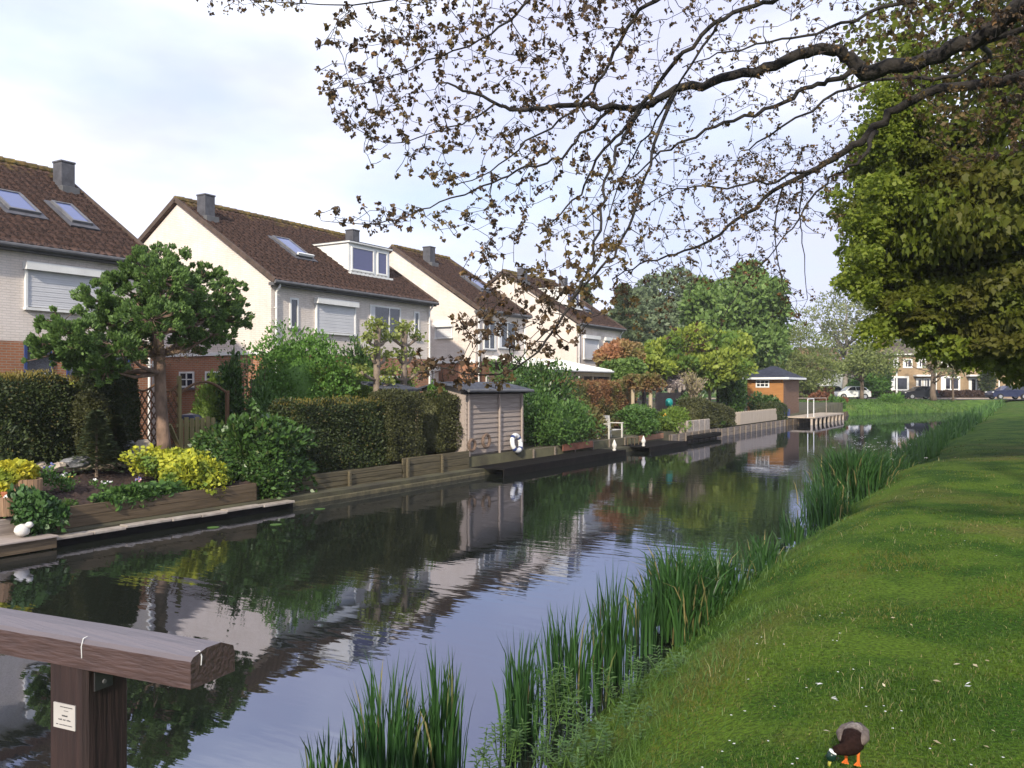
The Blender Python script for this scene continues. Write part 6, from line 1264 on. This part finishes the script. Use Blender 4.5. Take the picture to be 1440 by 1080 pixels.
# ================================================================ mallard grazing at the bottom of the lawn
Zd_ = 3.60; dx, dy, _ = ray(1199, 1050, Zd_); gz = 1.02; d_ = thing('duck', 'mallard drake bending down to graze at the bottom of the lawn', 'duck', (dx, dy, gz))
fw = unit(np.array([-dx, -dy, 0.0])); fw = unit(fw + np.array([-.12, .05, 0])); sd = np.cross([0, 0, 1.0], fw)
def DP(f_, s_, u_): return tuple(np.array([dx, dy, gz]) + (fw * f_ + sd * (s_ * (1.35 if f_ > .14 else 1)) + np.array([0, 0, u_])) * .68)
def dmesh(name, chain, m, parent, label=None):
    mb = MB('W'); n = 16; V = []
    cs = [np.array(DP(*c[:3])) for c in chain]
    for i, c in enumerate(cs):
        t_ = unit(cs[min(i + 1, len(cs) - 1)] - cs[max(i - 1, 0)]); u = unit(np.cross(t_, [0, 0, 1.0]) if abs(t_[2]) < .95 else np.cross(t_, fw)); v = np.cross(u, t_); rw, rh = chain[i][3] * .64, chain[i][4] * .66
        V += [tuple(c + u * math.cos(2 * math.pi * k / n) * rw + v * math.sin(2 * math.pi * k / n) * rh) for k in range(n)]
    Fs = [(i * n + k, i * n + (k + 1) % n, (i + 1) * n + (k + 1) % n, (i + 1) * n + k) for i in range(len(cs) - 1) for k in range(n)] + [tuple(range(n))[::-1], tuple(range((len(cs) - 1) * n, len(cs) * n))]
    mb.add(V, Fs); return obj(name, mb, m, parent, smooth=True, label=label)
# one continuous body: tail - back - breast - neck - head, coloured in bands by its own plumage material
m_, t_, b_ = mat_base('mallard_plumage'); co = t_.nodes.new('ShaderNodeTexCoord'); cfw = t_.nodes.new('ShaderNodeVectorMath'); cfw.operation = 'DOT_PRODUCT'; cfw.inputs[1].default_value = tuple(fw); t_.links.new(co.outputs['Object'], cfw.inputs[0])
nzz = t_.nodes.new('ShaderNodeTexNoise'); nzz.inputs['Scale'].default_value = 90; t_.links.new(co.outputs['Object'], nzz.inputs['Vector'])
r1 = ramp(t_, [(0, (.03, .025, .025)), (.18, (.03, .025, .025)), (.22, (.36, .32, .28)), (.55, (.20, .165, .14)), (.60, (.018, .009, .007)), (1, (.018, .009, .007))]); mr = t_.nodes.new('ShaderNodeMapRange'); mr.inputs['From Min'].default_value = -.22; mr.inputs['From Max'].default_value = .16
t_.links.new(cfw.outputs['Value'], mr.inputs['Value']); t_.links.new(mr.outputs[0], r1.inputs[0])
rn_ = ramp(t_, [(.35, (.7, .7, .7)), (.65, (1.2, 1.2, 1.2))]); t_.links.new(nzz.outputs['Fac'], rn_.inputs[0]); mu = t_.nodes.new('ShaderNodeMix'); mu.data_type = 'RGBA'; mu.blend_type = 'MULTIPLY'; mu.inputs[0].default_value = 1; t_.links.new(r1.outputs[0], mu.inputs[6]); t_.links.new(rn_.outputs[0], mu.inputs[7]); t_.links.new(mu.outputs[2], b_.inputs['Base Color']); b_.inputs['Roughness'].default_value = .9; b_.inputs['Specular IOR Level'].default_value = .08; bpd = t_.nodes.new('ShaderNodeBump'); bpd.inputs['Strength'].default_value = .6; bpd.inputs['Distance'].default_value = .004; t_.links.new(nzz.outputs['Fac'], bpd.inputs['Height']); t_.links.new(bpd.outputs[0], b_.inputs['Normal'])
body = dmesh('body', [(-.24, 0, .155, .006, .004), (-.20, 0, .150, .028, .015), (-.15, 0, .145, .055, .042), (-.08, 0, .140, .074, .064), (0, 0, .135, .080, .070), (.06, .0, .132, .076, .068), (.11, .0, .130, .060, .058), (.135, -.02, .118, .040, .042), (.15, -.050, .108, .030, .030), (.155, -.066, .100, .025, .026)], m_, d_)
dmesh('neck_ring', [(.156, -.066, .100, .0275, .0275), (.157, -.069, .091, .0275, .0275)], MATS['white_paint'], d_)
hd = dmesh('head', [(.157, -.069, .092, .026, .026), (.158, -.073, .076, .031, .032), (.160, -.077, .060, .030, .033), (.163, -.080, .045, .021, .026), (.165, -.082, .036, .009, .012)], plain('mallard_green', (.008, .03, .018), (.006, .015, .015), rough=.3), d_)
dmesh('beak', [(.164, -.081, .040, .013, .010), (.170, -.084, .022, .012, .006), (.173, -.086, .010, .011, .004)], plain('beak', (.35, .32, .05), rough=.4), hd)
for s_ in (-1, 1): mb = MB('W'); mb.ell(DP(.166, -.072 + s_ * .026, .066), (.004, .004, .004), 8, 6); obj('eye', mb, black_paint, hd)
for s_ in (-1, 1): dmesh('wing', [(-.19, s_ * .02, .172, .010, .005), (-.10, s_ * .058, .160, .030, .022), (0, s_ * .066, .155, .034, .034), (.06, s_ * .060, .150, .022, .026), (.085, s_ * .055, .147, .006, .008)], plain('wing_grey', (.15, .12, .10), (.08, .06, .05), rough=.8, scale=40) if 'wing_grey' not in MATS else MATS['wing_grey'], d_)
og = plain('duck_orange', (.75, .18, .03), rough=.5)
for s_ in (-1, 1):
    mb = MB('W'); q = .035 * s_; mb.tube([DP(.02, q, .085), DP(.025, q, .045), DP(.02, q, .008)], [.009, .006, .006], 8)
    for aa in (-.35, 0, .35): mb.tube([DP(.02, q, .006), DP(.02 + .05 * math.cos(aa), q + .05 * math.sin(aa), .003)], [.005, .003], 6)
    mb.add([DP(.02, q, .004), DP(.062, q - .015, .003), DP(.068, q, .003), DP(.062, q + .015, .003), DP(.02, q, .001), DP(.062, q - .015, .0), DP(.068, q, .0), DP(.062, q + .015, .0)], [(0, 1, 2, 3), (7, 6, 5, 4), (0, 4, 5, 1), (1, 5, 6, 2), (2, 6, 7, 3), (3, 7, 4, 0)]); obj('leg', mb, og, d_)

# ================================================================ the footbridge railing in the lower left corner
rd = unit(np.array([-math.sin(R(97.2)), math.cos(R(97.2)), 0.0])); rn_v = np.array([-rd[1], rd[0], 0.0]); rn_v = rn_v if rn_v[1] > 0 else -rn_v
E0 = np.array(ray(268, 925, 2.2)); top_z = E0[2]
def RP(s_, w_, z_): return tuple(E0 * [1, 1, 0] + rd * s_ + rn_v * w_ + np.array([0, 0, z_]))
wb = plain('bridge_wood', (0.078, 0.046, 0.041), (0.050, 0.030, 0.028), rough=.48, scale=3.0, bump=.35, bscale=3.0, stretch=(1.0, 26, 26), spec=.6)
br = thing('footbridge_railing', 'heavy red brown wooden handrail and post of the footbridge', 'railing', RP(.38, .07, .85))
prof = [(0, -.083), (.162, -.083), (.162, -.030), (.156, -.010), (.110, .010), (.055, .010), (.010, -.002), (0, -.012)]
ns = 40; V = []; mb = MB('W')
for i in range(ns + 1):
    s_ = 5.0 * (i / ns) ** 1.5; V += [RP(s_, w_ + .0006 * math.sin(i * 1.7), top_z + z_ + .0006 * math.sin(i * 2.3 + w_ * 30)) for w_, z_ in prof]
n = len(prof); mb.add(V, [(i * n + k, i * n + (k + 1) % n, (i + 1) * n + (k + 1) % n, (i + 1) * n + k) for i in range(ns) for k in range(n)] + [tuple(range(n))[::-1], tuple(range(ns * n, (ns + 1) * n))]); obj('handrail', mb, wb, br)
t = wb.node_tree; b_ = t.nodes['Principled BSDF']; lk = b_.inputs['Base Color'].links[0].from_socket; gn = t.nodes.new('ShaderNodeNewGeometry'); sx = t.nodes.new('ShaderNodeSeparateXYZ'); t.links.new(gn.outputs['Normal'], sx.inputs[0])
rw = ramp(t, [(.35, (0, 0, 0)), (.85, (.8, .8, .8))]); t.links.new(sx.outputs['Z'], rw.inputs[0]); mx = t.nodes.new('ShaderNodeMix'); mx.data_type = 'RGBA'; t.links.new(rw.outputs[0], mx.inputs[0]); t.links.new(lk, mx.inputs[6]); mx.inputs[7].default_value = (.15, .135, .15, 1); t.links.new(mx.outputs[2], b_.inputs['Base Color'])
wbp = plain('bridge_post_wood', (0.034, 0.018, 0.016), (0.018, 0.010, 0.010), rough=.7, scale=3.0, bump=.6, bscale=3.0, stretch=(12, 12, 1.0), spec=.4)
def post(s_, lb=None):
    mb = MB('W'); z0, z1 = .25, top_z - .085; c = .012; w0, w1, a0, a1 = .008, .160, s_, s_ + .150; pr = [(a0 + c, w0), (a1 - c, w0), (a1, w0 + c), (a1, w1 - c), (a1 - c, w1), (a0 + c, w1), (a0, w1 - c), (a0, w0 + c)]
    mb.add([RP(a, w_, z0) for a, w_ in pr] + [RP(a, w_, z1) for a, w_ in pr], [tuple(range(8))[::-1], tuple(range(8, 16))] + [(i, (i + 1) % 8, 8 + (i + 1) % 8, 8 + i) for i in range(8)]); return obj('post', mb, wbp, br)
sp = .392; PW = .104; PO = -.0037; p1 = post(sp); post(sp + 1.6); post(sp + 3.2)
mb = MB('W')
def rbox(mb, s0, s1, w0, w1, z0, z1): mb.add([RP(s0, w0, z0), RP(s1, w0, z0), RP(s1, w1, z0), RP(s0, w1, z0), RP(s0, w0, z1), RP(s1, w0, z1), RP(s1, w1, z1), RP(s0, w1, z1)], [(0, 3, 2, 1), (4, 5, 6, 7), (0, 1, 5, 4), (1, 2, 6, 5), (2, 3, 7, 6), (3, 0, 4, 7)])
rbox(mb, sp - .006, sp - .001, .035, .095, top_z - .155, top_z - .086); rbox(mb, sp - .05, sp - .0065, .035, .095, top_z - .0895, top_z - .0855); brk = obj('steel_bracket', mb, plain('galvanised', (.07, .07, .075), (.04, .04, .045), rough=.5, metal=.4), br)
for zz in (.105, .135): mb = MB('W'); mb.tube([RP(sp - .010, .065, top_z - zz), RP(sp - .005, .065, top_z - zz)], .006, 8); obj('bolt', mb, grey_metal, brk)
z0, z1 = top_z - .262, top_z - .192; mb = MB('W'); rbox(mb, sp + .036, sp + .122, .0045, .0078, z0, z1); pl = obj('name_plate', mb, plain('plate_white', (.46, .44, .42), (.38, .36, .34), rough=.4), br, label='small white maker plate with grey lines of text')
tm = plain('plate_ink', (.06, .06, .07), rough=.6)
def words_(zf, h_, spans):
    for a, b_ in spans:
        x = a
        while x < b_ - .0005:
            w_ = rng.uniform(.0008, .0016); mb = MB('W'); rbox(mb, sp + .118 - x * 1.18 - w_, sp + .118 - x * 1.18, PO + .0075, PO + .0084, z0 + (z1 - z0) * zf, z0 + (z1 - z0) * zf + h_ * rng.uniform(.6, 1)); mbs.append(mb); x += w_ + .0006
for nm, zf, h_, spans in (('printed_line', .86, .0026, [(.020, .062)]), ('printed_line', .72, .0016, [(.032, .048)]), ('printed_line', .50, .0045, [(.026, .044)]), ('printed_line', .34, .0036, [(.014, .026), (.029, .038), (.042, .055)]), ('printed_line', .14, .0026, [(.006, .013), (.017, .060)])):
    mbs = []; words_(zf, h_, spans); q = MB('W')
    for x in mbs: q.add(x.v, x.f)
    obj(nm, q, tm, pl, uv=False)
# bird droppings on the rail
bw = MATS['petals_white'] if False else plain('dropping_white', (.6, .6, .6), rough=.8)
mb = MB('W'); mb.tube([RP(.395, -.0006, top_z - .052), RP(.396, -.0008, top_z - .02), RP(.394, .004, top_z + .0015), RP(.388, .012, top_z + .006)], [.0014, .0019, .0018, .0008], 6); obj('dropping', mb, bw, br); mb = MB('W'); mb.tube([RP(-.0006, .036, top_z - .03), RP(-.0008, .038, top_z - .008), RP(.004, .036, top_z + .0075), RP(.014, .03, top_z + .0062)], [.0013, .002, .0022, .001], 6); obj('dropping', mb, bw, br)
dk_ = thing('footbridge_deck', 'plank deck of the footbridge below the railing', 'bridge', RP(1, -.9, .8)); mb = MB('W')
s_ = -.2
while s_ < 12: rbox(mb, s_, s_ + .14, -2.2, .0, .80, .84); s_ += .15
obj('planks', mb, plank_wood, dk_); mb = MB('W'); rbox(mb, -.2, 12, -.12, -.02, .55, .795); obj('beam', mb, wbp, dk_)
# lily leaves floating
for px, py, lb in ((450, 716, 'lily pad floating below the leafy shrub'), (388, 738, 'second lily pad left of the first'), (300, 742, 'water plant tuft floating before the coping')):
    x, y, Z_ = gp(px, py); mb = MB('W'); mb.prism([(x + .11 * math.cos(a * .55), y + .11 * math.sin(a * .55)) for a in range(11)], .004, .010, 'z'); single('lily_pad', mb, mid_leaf, lb, 'lily pad', (x, y, 0), 'lily pads on the canal')

# ================================================================ the overhanging tree
TB = (3.4, 6.2, 1.0)
ot = thing('overhanging_tree', 'spreading tree with young brown leaves hanging over the canal', 'tree', TB)
LM = [  # px, py, depth, radius in px
 [(1640, 60, 5.0, 30), (1520, -25, 5.6, 22), (1440, 8, 6.1, 19), (1380, 48, 6.4, 16), (1320, 78, 6.6, 14), (1262, 92, 6.8, 13), (1216, 98, 6.9, 14), (1190, 78, 6.9, 11), (1165, 68, 6.9, 10), (1120, 80, 6.9, 9.5), (1060, 100, 7.0, 8.5), (1000, 115, 7.0, 8), (950, 128, 7.0, 7), (905, 150, 7.0, 6), (860, 153, 7.0, 5), (800, 149, 7.0, 4.4), (740, 155, 6.9, 3.6), (700, 145, 6.9, 3), (650, 125, 6.8, 2.2), (618, 116, 6.8, 1.2)],
 [(1640, 90, 5.0, 24), (1500, 95, 5.8, 12), (1440, 106, 6.3, 10), (1380, 118, 6.6, 9), (1320, 126, 6.8, 8.5), (1270, 146, 7.0, 8), (1230, 180, 7.1, 7.5), (1190, 214, 7.2, 6), (1150, 236, 7.3, 5), (1100, 262, 7.4, 3.8), (1050, 300, 7.4, 3), (1000, 338, 7.4, 2.4), (950, 358, 7.4, 1.8), (900, 372, 7.3, 1.4), (862, 392, 7.3, 1)],
 [(1216, 98, 6.9, 6), (1170, 112, 6.9, 4.5), (1130, 126, 6.9, 4), (1090, 150, 6.9, 3.5), (1030, 170, 6.9, 3), (980, 192, 6.8, 2.5), (930, 215, 6.8, 1.8), (890, 250, 6.7, 1.2)],
 [(1230, 182, 7.1, 5), (1218, 214, 7.0, 3.5), (1186, 240, 7.0, 2.6), (1150, 270, 6.9, 2), (1120, 310, 6.9, 1.5), (1090, 350, 6.8, 1.1), (1050, 395, 6.8, .9), (1020, 440, 6.8, .8), (1000, 478, 6.8, .7), (940, 492, 6.8, .6)],
 [(1300, -120, 6.0, 8), (1130, -20, 6.4, 4.5), (1060, 8, 6.5, 4), (1010, 30, 6.5, 4), (960, 75, 6.6, 3.8), (915, 128, 6.7, 3.5), (880, 180, 6.7, 3), (850, 210, 6.7, 2.5), (820, 262, 6.7, 2), (790, 300, 6.7, 1.4), (760, 330, 6.7, 1)],
 [(1100, -140, 5.8, 7), (960, -30, 6.1, 4), (900, 20, 6.2, 3.5), (872, 60, 6.3, 3), (840, 115, 6.3, 2.5), (800, 160, 6.3, 2), (740, 200, 6.3, 1.6), (690, 240, 6.2, 1.2), (640, 262, 6.2, .9)],
 [(905, 150, 7.0, 4), (880, 190, 6.6, 3), (860, 230, 6.2, 2.6), (848, 280, 5.9, 2.5), (836, 340, 5.6, 2.6), (825, 390, 5.4, 3), (800, 430, 5.3, 2.6), (770, 475, 5.2, 2.2), (735, 512, 5.1, 1.8), (690, 527, 5.1, 1.5), (640, 522, 5.0, 1.2), (600, 515, 5.0, .8)],
 [(950, 128, 7.0, 4), (920, 200, 6.6, 3), (905, 260, 6.3, 2.4), (880, 320, 6.0, 2.4), (860, 360, 5.8, 2.4), (825, 395, 5.6, 2.2), (790, 445, 5.5, 1.7), (745, 490, 5.4, 1.2), (700, 545, 5.4, .8)],
 [(860, 153, 7.0, 3.4), (820, 190, 6.8, 2.6), (780, 225, 6.6, 2.2), (730, 240, 6.5, 2), (680, 262, 6.4, 1.7), (630, 280, 6.3, 1.4), (580, 302, 6.2, 1.2), (530, 315, 6.1, 1), (452, 309, 6.0, .6)],
 [(700, 145, 6.9, 2), (660, 170, 6.7, 1.5), (600, 190, 6.6, 1.1), (540, 200, 6.5, .8), (470, 160, 6.5, .6)],
 [(1000, -130, 5.4, 6), (800, -40, 5.8, 3), (740, 10, 6.0, 2.4), (690, 50, 6.0, 1.8), (620, 80, 6.0, 1.3), (540, 110, 6.0, .9), (450, 130, 6.0, .6)],
 [(900, -150, 5.2, 6), (700, -60, 5.6, 3), (600, -20, 5.8, 2), (520, 5, 5.9, 1.4), (430, 5, 5.9, 1), (350, 0, 5.9, .8), (270, -8, 5.9, .5)],
 [(1440, 40, 6.1, 6), (1390, 80, 7.2, 4), (1330, 110, 7.5, 3.5), (1260, 108, 7.6, 3), (1180, 130, 7.6, 2.4), (1100, 180, 7.6, 1.8), (1040, 215, 7.6, 1.2)],
 [(1150, 236, 7.3, 3), (1100, 250, 7.0, 2.4), (1050, 262, 6.9, 2), (990, 262, 6.8, 1.6), (940, 270, 6.7, 1.1), (890, 300, 6.7, .8)],
 [(1100, 262, 7.4, 2), (1090, 330, 7.2, 1.2), (1100, 400, 7.1, .9), (1125, 450, 7.0, .7)], [(1130, 250, 7.3, 2), (1125, 300, 7.2, 1.3), (1128, 340, 7.2, 1), (1135, 420, 7.2, .6)],
 [(1010, 30, 6.5, 2.5), (960, 110, 6.6, 2), (925, 170, 6.8, 1.7), (880, 240, 7, 1.3), (850, 330, 7, .9), (862, 360, 7, .6)],
 [(1400, -60, 6.0, 8), (1300, -10, 6.3, 4), (1220, 20, 6.4, 3), (1150, 45, 6.4, 2.4), (1080, 60, 6.5, 1.8), (1010, 75, 6.5, 1.3), (960, 95, 6.5, .9)],
]
nodes = []; par = []; rad = []
def addn(p, parent, r): nodes.append(np.array(p, float)); par.append(parent); rad.append(r); return len(nodes) - 1
def smooth(pts, k=4):
    out = []
    for i in range(len(pts) - 1):
        p0, p1, p2, p3 = (np.array(pts[max(0, min(len(pts) - 1, j))], float) for j in (i - 1, i, i + 1, i + 2))
        for j in range(k): u = j / k; out.append(.5 * ((2 * p1) + (-p0 + p2) * u + (2 * p0 - 5 * p1 + 4 * p2 - p3) * u * u + (-p0 + 3 * p1 - 3 * p2 + p3) * u ** 3))
    out.append(np.array(pts[-1], float)); return out
bm_ = MB('W'); bm_.tube([TB, (3.4, 6.25, 2.2), (3.3, 6.3, 3.5), (3.1, 6.4, 4.6), (3.0, 6.5, 6.5), (3.1, 6.6, 9)], [.42, .33, .29, .25, .18, .08], 14)
for ci, ch_ in enumerate(LM):
    P3 = [np.array([*ray(px, py, Z), r * Z / F]) for px, py, Z, r in ch_]
    if ch_[0][0] > 1250 or ch_[0][1] < -90: P3.insert(0, np.array([3.1, 6.4, 4.4 + .25 * (ci % 5), max(P3[0][3], .05)]))
    sm = smooth(P3, 4)
    j_ = [q[:3] + (rng.normal(size=3) * min(.012, q[3])) for q in sm]
    for q in sm: q[3] *= .80
    bm_.tube([tuple(q) for q in j_], [max(.002, q[3]) for q in sm], 8 if P3[0][3] > .03 else 5)
    last = -1
    for q, jj in zip(sm, j_):
        if q[3] < .06: last = addn(jj, last, q[3])
pj = lambda p: (720 + F * (p[0] * CT + p[1] * ST) / (-p[0] * ST + p[1] * CT), 543 - F * (p[2] - H) / (-p[0] * ST + p[1] * CT))
# regions of twigs: polygon, how many twig ends
import bisect
def inpoly(x, y, poly):
    c = False; n = len(poly); j = n - 1
    for i in range(n):
        if (poly[i][1] > y) != (poly[j][1] > y) and x < (poly[j][0] - poly[i][0]) * (y - poly[i][1]) / (poly[j][1] - poly[i][1]) + poly[i][0]: c = not c
        j = i
    return c
REG = [([(440, 80), (480, 10), (560, -30), (900, -30), (900, 300), (780, 330), (640, 270), (520, 245), (470, 170)], 300, 1.0), ([(880, -30), (1250, -30), (1230, 60), (1200, 230), (1150, 300), (1060, 330), (880, 330)], 230, .9),
       ([(560, 300), (700, 290), (880, 320), (900, 420), (840, 450), (780, 500), (640, 480), (700, 390), (600, 330)], 80, 1.0), ([(640, 370), (860, 380), (800, 500), (700, 520), (640, 470)], 24, 1.1), ([(860, 320), (1080, 300), (1110, 400), (1000, 400), (900, 470), (850, 400)], 70, .9),
       ([(580, 500), (720, 500), (720, 550), (600, 535)], 16, 1.3), ([(280, -10), (440, -20), (440, 18), (300, 10)], 14, .9), ([(1240, -20), (1460, -20), (1460, 220), (1330, 230), (1240, 100)], 120, 1.2), ([(940, 460), (1010, 440), (1010, 495), (940, 500)], 6, .8), ([(1090, 380), (1150, 400), (1140, 455), (1095, 450)], 8, .5), ([(450, 290), (600, 290), (560, 320), (470, 318)], 10, 1.0), ([(980, 220), (1230, 200), (1180, 330), (1030, 330)], 60, .9)]
att = []
for poly, n, lf in REG:
    n = int(n * 2.5); xs = [p[0] for p in poly]; ys = [p[1] for p in poly]; c = 0
    while c < n:
        px, py = rng.uniform(min(xs), max(xs)), rng.uniform(min(ys), max(ys))
        if inpoly(px, py, poly): att.append((px, py, lf)); c += 1
NPj = np.array([pj(p) for p in nodes]); pend = []
for px, py, lf in att:
    dd = np.hypot(NPj[:, 0] - px, NPj[:, 1] - py); i = int(np.argmin(dd)); Zi = -nodes[i][0] * ST + nodes[i][1] * CT; pend.append((np.array(ray(px, py, max(4.6, Zi + rng.normal(0, .35)))), lf))
AP = np.array([p for p, _ in pend]); done = np.zeros(len(AP), bool); NA = np.array(nodes); best = np.full(len(AP), 1e9); bi = np.zeros(len(AP), int)
def upd(lo):
    A = np.array(nodes[lo:])
    if len(A) == 0: return
    D = np.linalg.norm(AP[:, None, :] - A[None], axis=2) + np.maximum(0, AP[:, None, 2] - A[None, :, 2]) * .25; j = D.argmin(1); v = D[np.arange(len(AP)), j]; b_ = v < best; best[b_] = v[b_]; bi[b_] = j[b_] + lo
upd(0); LP = []; LD = []; LF = []
for it in range(len(AP)):
    cand = np.where(done, 1e9, best + rng.random(len(AP)) * .12); i = int(cand.argmin()); done[i] = True; s0 = bi[i]; p0, p1 = nodes[s0], AP[i]; L_ = np.linalg.norm(p1 - p0); lo = len(nodes)
    ns_ = max(2, int(L_ / .09)); pd = unit(nodes[s0] - nodes[par[s0]]) if par[s0] >= 0 else unit(p1 - p0); c1 = p0 + pd * L_ * .35 + [0, 0, .05 * L_]; c2 = p1 + rand_dir(1)[0] * L_ * .18 + [0, 0, .10 * L_]
    pts = []; last = s0; r0 = min(rad[s0] * .7, .004 + .006 * L_)
    for k in range(ns_ + 1):
        u = k / ns_; q = (1 - u) ** 3 * p0 + 3 * (1 - u) ** 2 * u * c1 + 3 * (1 - u) * u * u * c2 + u ** 3 * p1 + rng.normal(0, .006, 3) * (0 < k); r = r0 * (1 - u) + .0026 * u; pts.append((q, r))
        if k: last = addn(q, last, r)
    bm_.tube([tuple(q) for q, _ in pts], [r for _, r in pts], 4, cap=False); upd(lo); lf = pend[i][1]
    tipd = unit(pts[-1][0] - pts[-2][0])
    for k in range(1, ns_ + 1):
        if (k == ns_ or rng.random() < .6) and rng.random() < lf * .75 + .15:
            q = pts[k][0]; d_out = unit(rand_dir(1)[0] + tipd * .6); nl = int(rng.integers(4, 8)) if k < ns_ else int(rng.integers(6, 10)); off = q + d_out * rng.uniform(.01, .06); bm_.tube([tuple(q), tuple(off)], .0012, 3, cap=False)
            for _ in range(nl): LP.append(off + rng.normal(0, .010, 3)); LD.append(unit(d_out * .7 + rand_dir(1)[0] * .9 + [0, 0, -.35])); LF.append((.022 if lf < .95 else .029) * rng.uniform(.7, 1.3))
obj('branches', bm_, dark_bark, ot, smooth=True, uv=False)
LP, LD, LF = np.array(LP), np.array(LD), np.array(LF); npobj('leaves', *leaves(LP, LD, rand_dir(len(LP)) + [0, 0, .4], LF, 'lobed'), brown_leaf, ot)
# the rest of its crown, above and behind the picture, which shades the lawn

S.render.use_persistent_data = False
# ================================================================ damp morning air
hz = MB('W'); hz.box(-1510, 1510, -310, 1510, -2.2, 24); ho = obj('haze', hz, None, uv=False); ho['kind'] = 'stuff'
hm_ = bpy.data.materials.new('haze'); hm_.use_nodes = True; t = hm_.node_tree; t.nodes.clear(); pv = t.nodes.new('ShaderNodeVolumePrincipled'); pv.inputs['Color'].default_value = (.86, .90, 1, 1); pv.inputs['Density'].default_value = 0.0004
o_ = t.nodes.new('ShaderNodeOutputMaterial'); t.links.new(pv.outputs[0], o_.inputs['Volume']); ho.data.materials.append(hm_); S.cycles.volume_bounces = 0
